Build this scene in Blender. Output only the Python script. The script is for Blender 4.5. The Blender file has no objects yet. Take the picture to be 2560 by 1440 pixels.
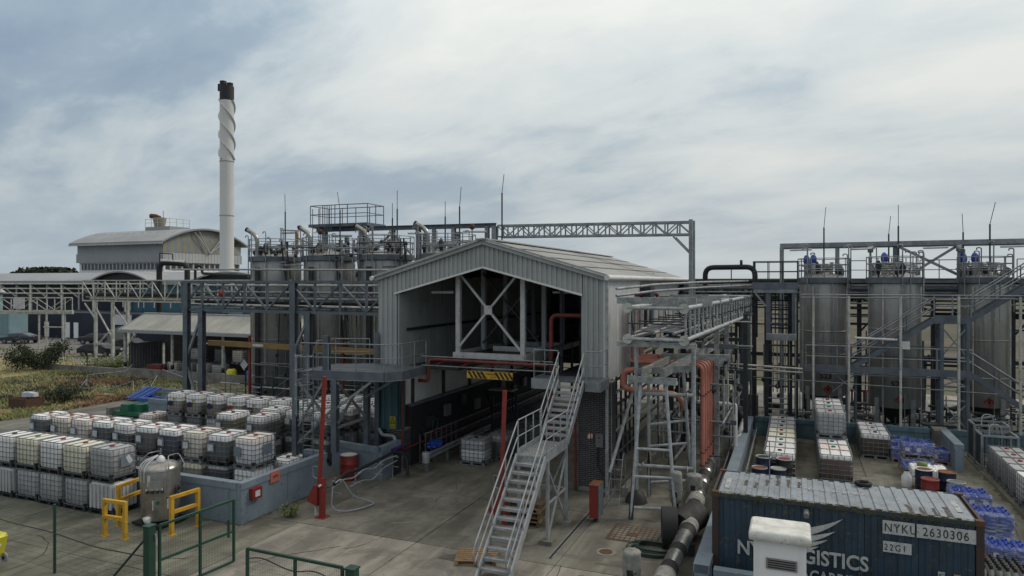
import bpy, bmesh, math, random
from mathutils import Vector, Matrix
random.seed(7)
R = math.radians
SC = bpy.context.scene
COL = SC.collection

# ---------------------------------------------------------------- camera
TH = R(22.4)
cam = bpy.data.cameras.new('camera'); co = bpy.data.objects.new('camera', cam); COL.objects.link(co)
cam.lens = 24.0; cam.sensor_width = 36.0; cam.clip_end = 6000; cam.clip_start = .1
cam.shift_y = -15 / 2560
co.location = (0, 0, 8.1); co.rotation_euler = (R(90), 0, TH)
SC.camera = co
SC.render.resolution_x = 1024; SC.render.resolution_y = 576
SC.view_settings.view_transform = 'Standard'; SC.view_settings.look = 'None'
SC.view_settings.exposure = 0.03; SC.view_settings.gamma = 1.0; SC.view_settings.use_curve_mapping = False

# ---------------------------------------------------------------- sky and sun
SUN_EL, SUN_AZ = R(42), R(48)          # azimuth from +Y towards +X
w = bpy.data.worlds.new('World'); SC.world = w; w.use_nodes = True
nt = w.node_tree; nt.nodes.clear()
def N(t, **k):
    n = nt.nodes.new(t)
    for a, b in k.items(): setattr(n, a, b)
    return n
def L(a, b): nt.links.new(a, b)
def MA(op, a, b=None, clamp=False):
    n = N('ShaderNodeMath', operation=op, use_clamp=clamp)
    for i, x in enumerate((a, b)):
        if x is None: continue
        if isinstance(x, (int, float)): n.inputs[i].default_value = x
        else: L(x, n.inputs[i])
    return n.outputs[0]
def MIX(f, a, b):
    n = N('ShaderNodeMix', data_type='RGBA')
    if isinstance(f, (int, float)): n.inputs[0].default_value = f
    else: L(f, n.inputs[0])
    for i, x in ((6, a), (7, b)):
        if isinstance(x, tuple): n.inputs[i].default_value = (*x, 1)
        else: L(x, n.inputs[i])
    return n.outputs[2]
def RAMP(v, pts):
    n = N('ShaderNodeValToRGB'); L(v, n.inputs[0]); el = n.color_ramp.elements
    while len(el) < len(pts): el.new(.5)
    for e, (p, c) in zip(el, pts):
        e.position = p; e.color = (*c, 1) if isinstance(c, tuple) else (c, c, c, 1)
    return n.outputs[0]
out = N('ShaderNodeOutputWorld'); bg = N('ShaderNodeBackground'); L(bg.outputs[0], out.inputs[0])
sky = N('ShaderNodeTexSky', sky_type='NISHITA', sun_disc=False)
sky.sun_elevation = SUN_EL; sky.sun_rotation = SUN_AZ; sky.air_density = 1.0; sky.dust_density = 2.0; sky.ozone_density = 2.0
tc = N('ShaderNodeTexCoord'); sx = N('ShaderNodeSeparateXYZ'); L(tc.outputs['Generated'], sx.inputs[0])
zz = MA('MAXIMUM', sx.outputs[2], 0.0); den = MA('ADD', zz, 0.30)
cx = MA('DIVIDE', sx.outputs[0], den); cy = MA('DIVIDE', sx.outputs[1], den)
cb = N('ShaderNodeCombineXYZ'); L(cx, cb.inputs[0]); L(cy, cb.inputs[1])
mp = N('ShaderNodeMapping'); L(cb.outputs[0], mp.inputs[0]); mp.inputs['Rotation'].default_value = (0, 0, R(38)); mp.inputs['Scale'].default_value = (.62, 1.0, 1); mp.inputs['Location'].default_value = (9.1, 2.2, 0)
def noise(vec, s, d, r, dist=0):
    n = N('ShaderNodeTexNoise'); L(vec, n.inputs['Vector']); n.inputs['Scale'].default_value = s; n.inputs['Detail'].default_value = d
    n.inputs['Roughness'].default_value = r; n.inputs['Distortion'].default_value = dist; return n.outputs[0]
n1 = noise(mp.outputs[0], .8, 3, .5, .3); n2 = noise(mp.outputs[0], 2.1, 5, .5, .3); mq = N('ShaderNodeMapping'); L(mp.outputs[0], mq.inputs[0]); mq.inputs['Scale'].default_value = (1., 1.35, 1); mq.inputs['Rotation'].default_value = (0, 0, R(-14)); n3 = noise(mq.outputs[0], 3.6, 7, .6, .3)
nn = MA('ADD', MA('ADD', MA('MULTIPLY', n1, .43), MA('MULTIPLY', n2, .33)), MA('MULTIPLY', n3, .24))
# brightness of the cloud deck towards the veiled sun
sd = Vector((math.sin(R(14)) * math.cos(R(34)), math.cos(R(14)) * math.cos(R(34)), math.sin(R(34))))
dp = N('ShaderNodeVectorMath', operation='DOT_PRODUCT'); L(tc.outputs['Generated'], dp.inputs[0]); dp.inputs[1].default_value = sd
glow = MA('POWER', MA('MAXIMUM', dp.outputs['Value'], 0.0), 3.0)
cov = MA('ADD', nn, MA('MULTIPLY', glow, .135))
cloud = RAMP(cov, [(.43, (2.45, 3.2, 4.15)), (.505, (3.2, 4.05, 4.85)), (.55, (4.7, 5.4, 5.85)), (.605, (6.0, 6.5, 6.65)), (.70, (7.3, 7.5, 7.25))])
fac = RAMP(nn, [(.36, .75), (.46, .95), (.5, 1.0)])
skyc = MIX(fac, MIX(.5, sky.outputs[0], (3.4, 4.6, 6.2)), cloud)
# haze veil low over the horizon; an overcast sky grows brighter towards the zenith
veil = RAMP(zz, [(.0, 1.0), (.06, .65), (.22, 0.0)])
vcol = MIX(MA('MULTIPLY', glow, 1.0, True), (4.7, 5.4, 5.8), (7.4, 7.5, 7.2))
skyc = MIX(MA('MULTIPLY', veil, .8), skyc, vcol)
zen = MA('ADD', .94, MA('MULTIPLY', MA('POWER', zz, 1.6), 1.15))
vm = N('ShaderNodeVectorMath', operation='SCALE'); L(skyc, vm.inputs[0]); L(zen, vm.inputs['Scale'])
skyc = MIX(RAMP(zz, [(.35, 0.), (.8, .85)]), vm.outputs[0], (9.6, 9.1, 8.2))      # warm bright zenith out of view, added to light and warm the ground
L(skyc, bg.inputs[0]); bg.inputs[1].default_value = .098

sun = bpy.data.lights.new('sun', 'SUN'); so = bpy.data.objects.new('sun', sun); COL.objects.link(so)
sun.energy = 1.4; sun.angle = R(16); sun.color = (1, .93, .83)
so.rotation_euler = Vector((-math.sin(SUN_AZ) * math.cos(SUN_EL), -math.cos(SUN_AZ) * math.cos(SUN_EL), -math.sin(SUN_EL))).to_track_quat('-Z', 'Y').to_euler()

# ---------------------------------------------------------------- materials
MATS = {}
def M(name, col, col2=None, rough=.6, metal=0., scale=1.0, lo=.42, hi=.62, streak=0., scol=None, rust=0., rcol=(.10, .045, .02), bump=0., bscale=30, rand=0., fine=.12, trans=0., drive=0.):
    kf = 1.0 if name.startswith(('tote', 'cabinet', 'lamp', 'chimney', 'label', 'stripe', 'hangar', 'white_panel', 'yellow', 'orange', 'soil', 'dry_grass', 'weed', 'red_weed', 'teal_wall', 'pale_blue', 'steel_cream')) else .74
    col = tuple(c * kf for c in col); col2 = tuple(c * kf for c in col2) if col2 else None
    m = bpy.data.materials.new(name); m.use_nodes = True; MATS[name] = m
    nt_ = m.node_tree; global nt; old = nt; nt = nt_
    b = nt.nodes['Principled BSDF']
    g = N('ShaderNodeNewGeometry'); pos = g.outputs['Position']
    col2 = col2 or tuple(c * .72 for c in col)
    f = RAMP(noise(pos, scale, 6, .6), [(lo, 0.), (hi, 1.)])
    c = MIX(f, col, col2)
    if fine:
        ff = RAMP(noise(pos, scale * 14, 3, .6), [(.35, 1.), (.7, 0.)])
        c = MIX(MA('MULTIPLY', ff, fine), c, tuple(x * .45 for x in col))
    if drive:
        mp = N('ShaderNodeMapping'); L(pos, mp.inputs[0]); mp.inputs['Scale'].default_value = (1.5, .22, 1); mp.inputs['Rotation'].default_value = (0, 0, R(6))
        s = RAMP(noise(mp.outputs[0], 1.1, 7, .65, .4), [(.46, 0.), (.62, 1.)]); c = MIX(MA('MULTIPLY', s, drive), c, tuple(x * 1.35 for x in col))
        s = RAMP(noise(pos, .9, 7, .7, .8), [(.50, 0.), (.60, 1.)]); c = MIX(MA('MULTIPLY', s, drive * 1.1), c, tuple(x * .42 for x in col))
        s = RAMP(noise(pos, 4.5, 4, .6), [(.62, 0.), (.66, 1.)]); c = MIX(MA('MULTIPLY', s, drive * .8), c, tuple(x * .45 for x in col))
    if streak:
        mp = N('ShaderNodeMapping'); L(pos, mp.inputs[0]); mp.inputs['Scale'].default_value = (3.2, 3.2, .22)
        s = RAMP(noise(mp.outputs[0], 1.4, 5, .6), [(.50, 0.), (.68, 1.)])
        c = MIX(MA('MULTIPLY', s, streak), c, scol or tuple(x * .4 for x in col))
    if rust:
        rf = RAMP(noise(pos, scale * 5 + 1.7, 6, .7), [(.60 - rust * .12, 0.), (.66 - rust * .10, 1.)])
        c = MIX(MA('MULTIPLY', rf, .85), c, rcol)
    if rand:
        oi = N('ShaderNodeObjectInfo'); h = N('ShaderNodeHueSaturation'); L(c, h.inputs['Color'])
        L(MA('ADD', 1 - rand / 2, MA('MULTIPLY', oi.outputs['Random'], rand)), h.inputs['Value']); c = h.outputs[0]
    L(c, b.inputs['Base Color'])
    rr = MA('ADD', rough - .06, MA('MULTIPLY', f, .14), True); L(rr, b.inputs['Roughness'])
    b.inputs['Metallic'].default_value = metal
    if trans: b.inputs['Transmission Weight'].default_value = trans
    if bump:
        bp = N('ShaderNodeBump'); bp.inputs['Strength'].default_value = bump; bp.inputs['Distance'].default_value = .02
        L(noise(pos, bscale, 4, .6), bp.inputs['Height']); L(bp.outputs[0], b.inputs['Normal'])
    nt = old
    return m
M('concrete', (.36, .335, .285), (.20, .187, .16), .85, scale=.38, lo=.36, hi=.64, bump=.25, bscale=22, rand=.12, fine=.25, drive=.5)
M('concrete_dark', (.04, .038, .033), None, .9, scale=.8)
M('concrete_wet_shade', (.245, .235, .195), (.11, .105, .086), .8, scale=.5, lo=.36, hi=.62, bump=.2, bscale=22, rand=.10, fine=.25, drive=.45)  # wet, dirty concrete with some shade put into its colour
M('concrete_damp', (.235, .228, .178), (.10, .098, .075), .75, scale=.5, lo=.34, hi=.62, bump=.2, bscale=22, rand=.10, fine=.3, drive=.5)
M('moss', (.07, .075, .045), (.11, .105, .08), .95, scale=5)
M('concrete_wall', (.30, .29, .26), (.18, .175, .15), .85, scale=1.2, streak=.5)
M('oil_stain', (.115, .108, .092), (.16, .15, .125), .7, scale=2.5, lo=.4, hi=.6, bump=.15, bscale=22)
M('asphalt', (.22, .215, .20), (.16, .155, .145), .9, scale=.3)
M('soil', (.26, .245, .12), (.32, .25, .14), .95, scale=.55, lo=.35, hi=.65, bump=.5, bscale=6, rust=.25, rcol=(.14, .07, .045))
M('field', (.125, .095, .065), (.07, .075, .038), .95, scale=.12, lo=.40, hi=.60)
M('far_ground', (.13, .13, .075), (.09, .10, .05), .95, scale=.02)
M('dry_grass', (.40, .37, .18), (.26, .26, .10), .9, scale=.5, rand=.2)
M('red_weed', (.27, .16, .095), (.22, .14, .08), .9, scale=1)
M('green_leaf', (.055, .075, .035), (.03, .045, .02), .8, scale=1.5)
M('weed_leaf', (.17, .21, .07), (.12, .155, .05), .8, scale=2)
M('galv', (.36, .385, .405), (.24, .26, .28), .5, .35, scale=2.5, rust=.0, streak=.2)
M('galv_bright', (.46, .48, .50), (.32, .34, .355), .5, .2, scale=2.5, streak=.2)
M('rust_dark', (.10, .082, .07), (.07, .058, .05), .85, scale=6)
M('galv_old', (.44, .465, .47), (.27, .275, .265), .6, .15, scale=4, rust=.35, rcol=(.09, .07, .05))
M('steel_blue', (.15, .178, .21), (.105, .125, .15), .5, .1, scale=2, streak=.25)
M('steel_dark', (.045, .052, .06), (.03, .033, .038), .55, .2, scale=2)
M('steel_cream', (.48, .49, .455), (.32, .325, .29), .6, .0, scale=3, rust=.3)
M('white_steel', (.58, .58, .58), (.44, .44, .43), .5, .0, scale=2.5, rust=.12)
M('stainless', (.52, .52, .50), (.38, .38, .365), .40, .45, scale=.7, lo=.35, hi=.65, streak=.7, scol=(.20, .185, .15))
M('stainless_bright', (.50, .49, .46), (.32, .31, .29), .3, .75, scale=2, streak=.3)
M('tank_green', (.075, .11, .105), (.05, .075, .072), .6, .1, scale=1)
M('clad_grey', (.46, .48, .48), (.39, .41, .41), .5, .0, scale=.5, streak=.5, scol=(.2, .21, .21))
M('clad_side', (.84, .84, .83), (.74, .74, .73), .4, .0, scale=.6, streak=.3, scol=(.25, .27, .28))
M('clad_pale', (.88, .89, .85), (.76, .78, .74), .6, scale=.8, streak=.3)
M('clad_teal', (.07, .16, .18), (.05, .12, .135), .5, .0, scale=.8, streak=.3)
M('clad_inner', (.50, .53, .52), (.36, .385, .375), .6, .0, scale=.6, streak=.4)
M('roof_sheet', (.46, .465, .455), (.39, .39, .375), .6, .0, scale=.9, fine=.2, streak=.2, rand=.08)
M('roof_curved', (.38, .39, .405), (.33, .34, .35), .5, .1, scale=.2, rand=.04)
M('shed_roof', (.52, .52, .47), (.40, .40, .36), .8, .0, scale=.4, fine=.2, rand=.1)
M('teal_wall', (.04, .13, .17), (.03, .10, .135), .5, scale=.2)
M('navy', (.012, .02, .042), (.009, .014, .03), .6, scale=.3)
M('pale_blue', (.19, .29, .32), (.14, .225, .25), .6, scale=.3)
M('hangar_grey', (.29, .30, .315), (.26, .27, .285), .6, scale=.15)
M('hangar_rib', (.44, .445, .445), (.38, .385, .385), .6, scale=.3)
M('white_panel', (.78, .79, .80), (.70, .71, .72), .6, scale=.5)
M('stripe_blue', (.20, .24, .265), (.17, .205, .23), .6, scale=.5)
M('stripe_gold', (.29, .25, .175), (.25, .215, .15), .6, scale=.5)
M('chimney_white', (.56, .56, .55), (.52, .52, .51), .5, scale=.15, streak=.15, scol=(.4, .39, .36), fine=0)
M('black_paint', (.012, .012, .013), (.018, .018, .018), .6, scale=2)
M('black_plastic', (.015, .015, .016), (.022, .022, .024), .5, scale=3)
M('bund_blue', (.25, .32, .385), (.185, .24, .285), .75, scale=.9, lo=.38, hi=.66, streak=.5, scol=(.15, .18, .20), bump=.12, rust=.08, rcol=(.10, .10, .09))
M('bund_blue_deep', (.13, .23, .28), (.08, .135, .165), .8, scale=1.0, streak=.6, scol=(.03, .05, .06))
M('yellow', (.55, .31, .02), (.42, .24, .02), .5, scale=4, rust=.1)
M('yellow_bin', (.62, .58, .03), (.5, .45, .03), .5, scale=3)
M('red', (.30, .032, .024), (.22, .027, .02), .5, scale=3, rust=.08)
M('red_cap', (.34, .03, .028), None, .5, scale=3)
M('teal_cap', (.02, .24, .20), None, .5, scale=3)
M('black_cap', (.02, .02, .022), None, .5, scale=3)
M('red_pipe', (.21, .035, .026), (.155, .028, .022), .5, scale=3)
M('orange_pipe', (.47, .18, .125), (.36, .135, .095), .55, scale=2, streak=.35, scol=(.36, .12, .09))
M('pink_sign', (.75, .22, .18), None, .6)
M('wood', (.42, .27, .14), (.30, .20, .11), .8, scale=6)
M('wood_old', (.22, .16, .10), (.15, .115, .08), .85, scale=5)
M('beam_ochre', (.36, .23, .08), (.30, .19, .07), .7, scale=2)
M('brick', (.028, .030, .036), (.045, .043, .045), .75, scale=3, rand=.5)
M('brick_joint', (.34, .34, .32), (.22, .22, .21), .9, scale=3)
M('container_blue', (.028, .062, .098), (.02, .044, .07), .6, scale=1.1, streak=.6, scol=(.012, .02, .03), rust=.13, rcol=(.10, .085, .04))
M('container_roof', (.34, .39, .435), (.25, .29, .325), .65, scale=1.4, rust=.34, rcol=(.12, .10, .085), fine=.25)
M('container_frame', (.035, .032, .034), (.07, .035, .025), .7, scale=3, rust=.2)
M('lichen', (.13, .10, .02), (.06, .055, .03), .95, scale=9)
M('white_print', (.62, .64, .64), (.48, .50, .50), .6, scale=6, rust=.15, rcol=(.12, .10, .05))
M('black_print', (.01, .01, .012), None, .6)
M('cabinet_white', (.70, .70, .71), (.66, .66, .67), .45, scale=2, fine=.05)
M('cabinet_roof', (.68, .68, .65), (.50, .50, .46), .6, scale=3, fine=.2, rust=.05, rcol=(.2, .19, .14))
M('louvre', (.30, .295, .28), None, .6)
M('fence_green', (.012, .065, .04), (.01, .05, .03), .5, scale=3)
M('mesh_green', (.02, .07, .05), None, .6)
M('grey_paint', (.50, .53, .55), (.34, .36, .365), .55, scale=5, rust=.25, rcol=(.06, .06, .055))
M('insul_grey', (.33, .33, .31), (.22, .22, .20), .8, scale=6, bump=.5, bscale=14)
M('insul_black', (.013, .013, .015), (.025, .025, .026), .75, scale=4)
M('insul_foil', (.62, .62, .60), (.45, .45, .43), .28, .85, scale=4)
M('hose_grey', (.40, .43, .46), None, .5, scale=5)
M('hose_green', (.045, .085, .065), (.03, .06, .045), .5, scale=5)
M('blue_plastic', (.022, .07, .42), (.018, .05, .30), .35, scale=3)
M('blue_pale', (.05, .13, .42), (.04, .10, .34), .4, scale=3)
M('wrap', (.55, .57, .62), (.10, .14, .42), .25, scale=5, lo=.35, hi=.55)
M('wrap_clear', (.50, .50, .47), (.35, .36, .34), .25, scale=5)
M('purple', (.10, .03, .25), None, .5)
M('rust_lid', (.24, .085, .03), (.16, .06, .03), .8, scale=5)
M('drum_blue', (.014, .024, .06), None, .4, scale=3)
M('drum_grey', (.15, .19, .22), None, .5, scale=3)
M('rust', (.13, .055, .03), (.09, .06, .04), .9, scale=6)
M('car_dark', (.012, .014, .018), (.015, .017, .022), .25, .0, fine=0)
M('car_blue', (.05, .06, .075), (.05, .062, .08), .22, .3, fine=0)
M('car_white', (.62, .63, .64), (.6, .6, .62), .25, fine=0)
M('glass', (.02, .025, .03), (.03, .035, .04), .08, fine=0)
M('glass_win', (.05, .06, .07), (.03, .04, .05), .15, fine=0, scale=.8)
M('tyre', (.012, .012, .012), None, .85)
M('wheel_rim', (.35, .35, .36), None, .3, .7)
M('plate_yellow', (.55, .42, .03), None, .5)
M('label_white', (.55, .57, .60), (.42, .45, .50), .6, scale=9, lo=.45, hi=.6)
M('label_grey', (.17, .20, .23), (.13, .155, .18), .5, scale=6)
M('ink_navy', (.012, .012, .075), None, .6)
M('green_lid', (.015, .16, .085), (.012, .12, .065), .45, scale=3)
M('canopy_grey', (.22, .225, .23), None, .6)
M('lamp_white', (.62, .63, .64), None, .4)
M('tote_white', (.80, .80, .80), (.70, .705, .70), .4, scale=2.2, fine=.05, rand=.16, streak=.12)
M('tote_cream', (.70, .64, .56), (.62, .575, .50), .4, scale=2.2, fine=.05, rand=.16, streak=.12)
M('tote_pink', (.78, .69, .64), (.70, .63, .59), .4, scale=2.2, fine=.05, rand=.16, streak=.12)
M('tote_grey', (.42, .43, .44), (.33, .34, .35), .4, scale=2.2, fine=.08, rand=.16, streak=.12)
M('tote_yellow', (.72, .70, .56), (.64, .61, .47), .4, scale=2.2, fine=.08, rand=.16, streak=.12)
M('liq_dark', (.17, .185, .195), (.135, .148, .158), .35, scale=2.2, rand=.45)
M('liq_grey', (.28, .285, .265), (.22, .225, .21), .35, scale=2.2, rand=.45)
M('liq_olive', (.29, .285, .20), (.24, .235, .16), .35, scale=2.2, rand=.45)
M('liq_navy', (.13, .145, .19), (.10, .11, .15), .35, scale=2.2, rand=.45)
M('liq_brown', (.25, .16, .135), (.18, .145, .125), .35, scale=1.5, rand=.45)
M('liq_plum', (.085, .07, .095), (.05, .045, .07), .35, scale=1.5)
M('liq_tan', (.42, .385, .34), (.35, .325, .28), .35, scale=2.2, rand=.45)
M('cage', (.27, .285, .30), (.18, .19, .20), .5, .3, scale=4)

# ---------------------------------------------------------------- helpers
def link(o):
    COL.objects.link(o); return o
def tag(o, label=None, cat=None, group=None, kind=None):
    if label: o['label'] = label
    if cat: o['category'] = cat
    if group: o['group'] = group
    if kind: o['kind'] = kind
    return o
def T(name, label, cat, loc=(0, 0, 0), group=None, rz=0):
    o = bpy.data.objects.new(name, None); o.empty_display_size = .2
    o.location = loc; o.rotation_euler = (0, 0, rz); link(o)
    INV[o.name] = (Matrix.Translation(loc) @ Matrix.Rotation(rz, 4, 'Z'))
    return tag(o, label, cat, group)
INV = {}
def wmat(p):
    return INV.get(p.name, Matrix.Identity(4)) if p else Matrix.Identity(4)
def O(name, mesh, parent, Mw=None, local=False):
    """link a mesh as ONE object; Mw is its world matrix (or the matrix in its parent when local)"""
    o = bpy.data.objects.new(name, mesh); link(o)
    Mw = Mw or Matrix.Identity(4)
    if parent:
        o.parent = parent
        if local: o.matrix_basis = Mw; INV[o.name] = wmat(parent) @ Mw
        else: o.matrix_basis = wmat(parent).inverted() @ Mw; INV[o.name] = Mw
    else: o.matrix_basis = Mw; INV[o.name] = Mw
    return o
UNIT = {}
def unit(kind, mat):
    k = (kind, mat)
    if k in UNIT: return UNIT[k]
    me = bpy.data.meshes.new(kind); bm = bmesh.new()
    if kind == 'box': bmesh.ops.create_cube(bm, size=1)
    elif kind == 'tube': bmesh.ops.create_cone(bm, cap_ends=True, segments=10, radius1=.5, radius2=.5, depth=1)
    elif kind == 'rod': bmesh.ops.create_cone(bm, cap_ends=True, segments=6, radius1=.5, radius2=.5, depth=1)
    elif kind == 'ibeam':
        t = .1
        for (a, b, c, d) in ((-.5, .5, -.5, -.5 + t), (-.5, .5, .5 - t, .5), (-t / 2, t / 2, -.5 + t, .5 - t)):
            mm = Matrix.Translation(((a + b) / 2, (c + d) / 2, 0)) @ Matrix.Diagonal((b - a, d - c, 1, 1))
            bmesh.ops.create_cube(bm, size=1, matrix=mm)
    elif kind == 'cone': bmesh.ops.create_cone(bm, cap_ends=True, segments=16, radius1=.5, radius2=.12, depth=1)
    bm.to_mesh(me); bm.free(); me.materials.append(MATS[mat])
    if kind in ('tube', 'rod', 'cone'):
        for p in me.polygons: p.use_smooth = len(p.vertices) == 4
    UNIT[k] = me; return me
def box(parent, name, mat, x0, x1, y0, y1, z0, z1, rz=0):
    c = Vector(((x0 + x1) / 2, (y0 + y1) / 2, (z0 + z1) / 2))
    return O(name, unit('box', mat), parent, Matrix.Translation(c) @ Matrix.Rotation(rz, 4, 'Z') @ Matrix.Diagonal((abs(x1 - x0), abs(y1 - y0), abs(z1 - z0), 1)))
def barmat(p, q, w_, h_, roll=0):
    p = Vector(p); q = Vector(q); d = q - p; ln = d.length or 1e-4
    z = d / ln; up = Vector((0, 0, 1)) if abs(z.z) < .98 else Vector((0, 1, 0))
    x = up.cross(z).normalized(); y = z.cross(x)
    m = Matrix((x, y, z)).transposed().to_4x4()
    return Matrix.Translation((p + q) / 2) @ m @ Matrix.Rotation(roll, 4, 'Z') @ Matrix.Diagonal((w_, h_, ln, 1))
def bar(parent, name, mat, p, q, w_, h_=None, kind='box', roll=0):
    return O(name, unit(kind, mat), parent, barmat(p, q, w_, h_ or w_, roll))
def tube(parent, name, mat, p, q, d, kind='tube'):
    return O(name, unit(kind, mat), parent, barmat(p, q, d, d))
class MB:
    """collects simple solids into ONE mesh"""
    def __init__(s): s.v = []; s.f = []; s.m = []; s.sm = []
    def add(s, vs, fs, m=0, smooth=False):
        n = len(s.v); s.v += [tuple(x) for x in vs]; s.f += [tuple(i + n for i in f) for f in fs]; s.m += [m] * len(fs); s.sm += [smooth] * len(fs); return s
    def box(s, x0, x1, y0, y1, z0, z1, m=0):
        vs = [(x, y, z) for z in (z0, z1) for y in (y0, y1) for x in (x0, x1)]
        return s.add(vs, [(0, 2, 3, 1), (4, 5, 7, 6), (0, 1, 5, 4), (2, 6, 7, 3), (0, 4, 6, 2), (1, 3, 7, 5)], m)
    def bar(s, p, q, w_, h_=None, m=0):
        mm = barmat(p, q, w_, h_ or w_)
        vs = [mm @ Vector((x, y, z)) for z in (-.5, .5) for y in (-.5, .5) for x in (-.5, .5)]
        return s.add(vs, [(0, 2, 3, 1), (4, 5, 7, 6), (0, 1, 5, 4), (2, 6, 7, 3), (0, 4, 6, 2), (1, 3, 7, 5)], m)
    def tube(s, p, q, r, n=6, m=0, r2=None, caps=True):
        p = Vector(p); q = Vector(q); z = (q - p).normalized(); up = Vector((0, 0, 1)) if abs(z.z) < .98 else Vector((0, 1, 0))
        x = up.cross(z).normalized(); y = z.cross(x); r2 = r if r2 is None else r2
        vs = [p + (x * math.cos(a) + y * math.sin(a)) * r for a in [2 * math.pi * i / n for i in range(n)]] + [q + (x * math.cos(a) + y * math.sin(a)) * r2 for a in [2 * math.pi * i / n for i in range(n)]]
        s.add(vs, [(i, (i + 1) % n, (i + 1) % n + n, i + n) for i in range(n)], m, True)
        if caps: s.add(vs, [tuple(range(n))[::-1], tuple(range(n, 2 * n))], m)
        return s
    def path(s, pts, r, n=8, m=0, closed=False, fillet=0, caps=True):
        P = [Vector(p) for p in pts]
        if fillet:
            Q = [P[0]]
            for i in range(1, len(P) - 1):
                a = (P[i - 1] - P[i]); b = (P[i + 1] - P[i]); f = min(fillet, a.length * .49, b.length * .49)
                a = P[i] + a.normalized() * f; b = P[i] + b.normalized() * f
                for t in (0, .2, .4, .6, .8, 1): Q.append(a * (1 - t) ** 2 + P[i] * 2 * t * (1 - t) + b * t * t)
            Q.append(P[-1]); P = Q
        rings = []; prev = None
        for i, p in enumerate(P):
            if closed: d = P[(i + 1) % len(P)] - P[i - 1]
            else: d = P[min(i + 1, len(P) - 1)] - P[max(i - 1, 0)]
            d = d.normalized() if d.length > 1e-6 else Vector((0, 0, 1))
            if prev is None:
                up = Vector((0, 0, 1)) if abs(d.z) < .95 else Vector((0, 1, 0)); x = up.cross(d).normalized()
            else: x = (prev - d * prev.dot(d)).normalized()
            prev = x; y = d.cross(x)
            rings.append([p + (x * math.cos(a) + y * math.sin(a)) * r for a in [2 * math.pi * k / n for k in range(n)]])
        vs = [v for rg in rings for v in rg]; fs = []; k = len(P)
        for i in range(k if closed else k - 1):
            j = (i + 1) % k
            for a in range(n): fs.append((i * n + a, i * n + (a + 1) % n, j * n + (a + 1) % n, j * n + a))
        s.add(vs, fs, m, True)
        if caps and not closed: s.add(vs, [tuple(range(n))[::-1], tuple(range((k - 1) * n, k * n))], m)
        return s
    def lathe(s, prof, c=(0, 0, 0), n=24, m=0, smooth=True):
        vs = []; fs = []
        for (r, z) in prof:
            for i in range(n):
                a = 2 * math.pi * i / n; vs.append((c[0] + r * math.cos(a), c[1] + r * math.sin(a), c[2] + z))
        for j in range(len(prof) - 1):
            for i in range(n): fs.append((j * n + i, j * n + (i + 1) % n, (j + 1) * n + (i + 1) % n, (j + 1) * n + i))
        s.add(vs, fs, m, smooth); s.add(vs, [tuple(range(n))[::-1], tuple(range((len(prof) - 1) * n, len(prof) * n))], m)
        return s
    def mesh(s, name, mats):
        me = bpy.data.meshes.new(name); me.from_pydata(s.v, [], s.f)
        for x in (mats if isinstance(mats, (list, tuple)) else [mats]): me.materials.append(MATS[x])
        me.polygons.foreach_set('material_index', s.m); me.polygons.foreach_set('use_smooth', s.sm); me.update(); return me
    def build(s, name, mats, parent=None, Mw=None, local=False):
        return O(name, s.mesh(name, mats), parent, Mw, local)
def pipe(parent, name, mat, pts, d, fillet=.25, n=10):
    return MB().path(pts, d / 2, n, fillet=fillet).build(name, mat, parent)
def prism(parent, name, mat, pts, ax, a0, a1):
    """polygon extruded along axis ax ('x','y','z'); pts in the two other axes"""
    def v(p, a): return {'x': (a, p[0], p[1]), 'y': (p[0], a, p[1]), 'z': (p[0], p[1], a)}[ax]
    n = len(pts); b = MB(); b.add([v(p, a0) for p in pts] + [v(p, a1) for p in pts], [tuple(range(n))[::-1], tuple(range(n, 2 * n))] + [(i, (i + 1) % n, (i + 1) % n + n, i + n) for i in range(n)])
    o = b.build(name, mat, parent); bm = bmesh.new(); bm.from_mesh(o.data); bmesh.ops.recalc_face_normals(bm, faces=bm.faces); bm.to_mesh(o.data); bm.free(); return o
def text(parent, name, s, mat, size, Mw, align='LEFT', ext=.003, sx=1.0, bold=0., sp=1.):
    cu = bpy.data.curves.new(name, 'FONT'); cu.body = s; cu.space_character = sp; cu.size = size; cu.extrude = ext; cu.align_x = align; cu.offset = bold; cu.resolution_u = 3
    t = bpy.data.objects.new('tmp', cu); COL.objects.link(t)
    me = bpy.data.meshes.new_from_object(t.evaluated_get(bpy.context.evaluated_depsgraph_get())); bpy.data.objects.remove(t); bpy.data.curves.remove(cu)
    me.materials.clear(); me.materials.append(MATS[mat])
    return O(name, me, parent, Mw @ Matrix.Diagonal((sx, 1, 1, 1)))
def face_front(x, y, z): return Matrix.Translation((x, y, z)) @ Matrix.Rotation(R(90), 4, 'X')          # reads from -Y
def face_right(x, y, z): return Matrix.Translation((x, y, z)) @ Matrix.Rotation(R(90), 4, 'Z') @ Matrix.Rotation(R(90), 4, 'X')  # reads from +X
def railing(parent, mat, pts, h=1.1, d=.045, step=1.2, mid=True, ends=True):
    P = [Vector(p) for p in pts]
    for i in range(len(P) - 1):
        a, b = P[i], P[i + 1]; up = Vector((0, 0, h))
        tube(parent, 'handrail', mat, a + up, b + up, d, 'rod')
        if mid: tube(parent, 'mid_rail', mat, a + up * .52, b + up * .52, d * .85, 'rod')
        n = max(1, round((b - a).length / step))
        for k in range(n + 1):
            if k == 0 and i > 0: continue
            q = a.lerp(b, k / n); tube(parent, 'rail_post', mat, q, q + up, d, 'rod')
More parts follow.
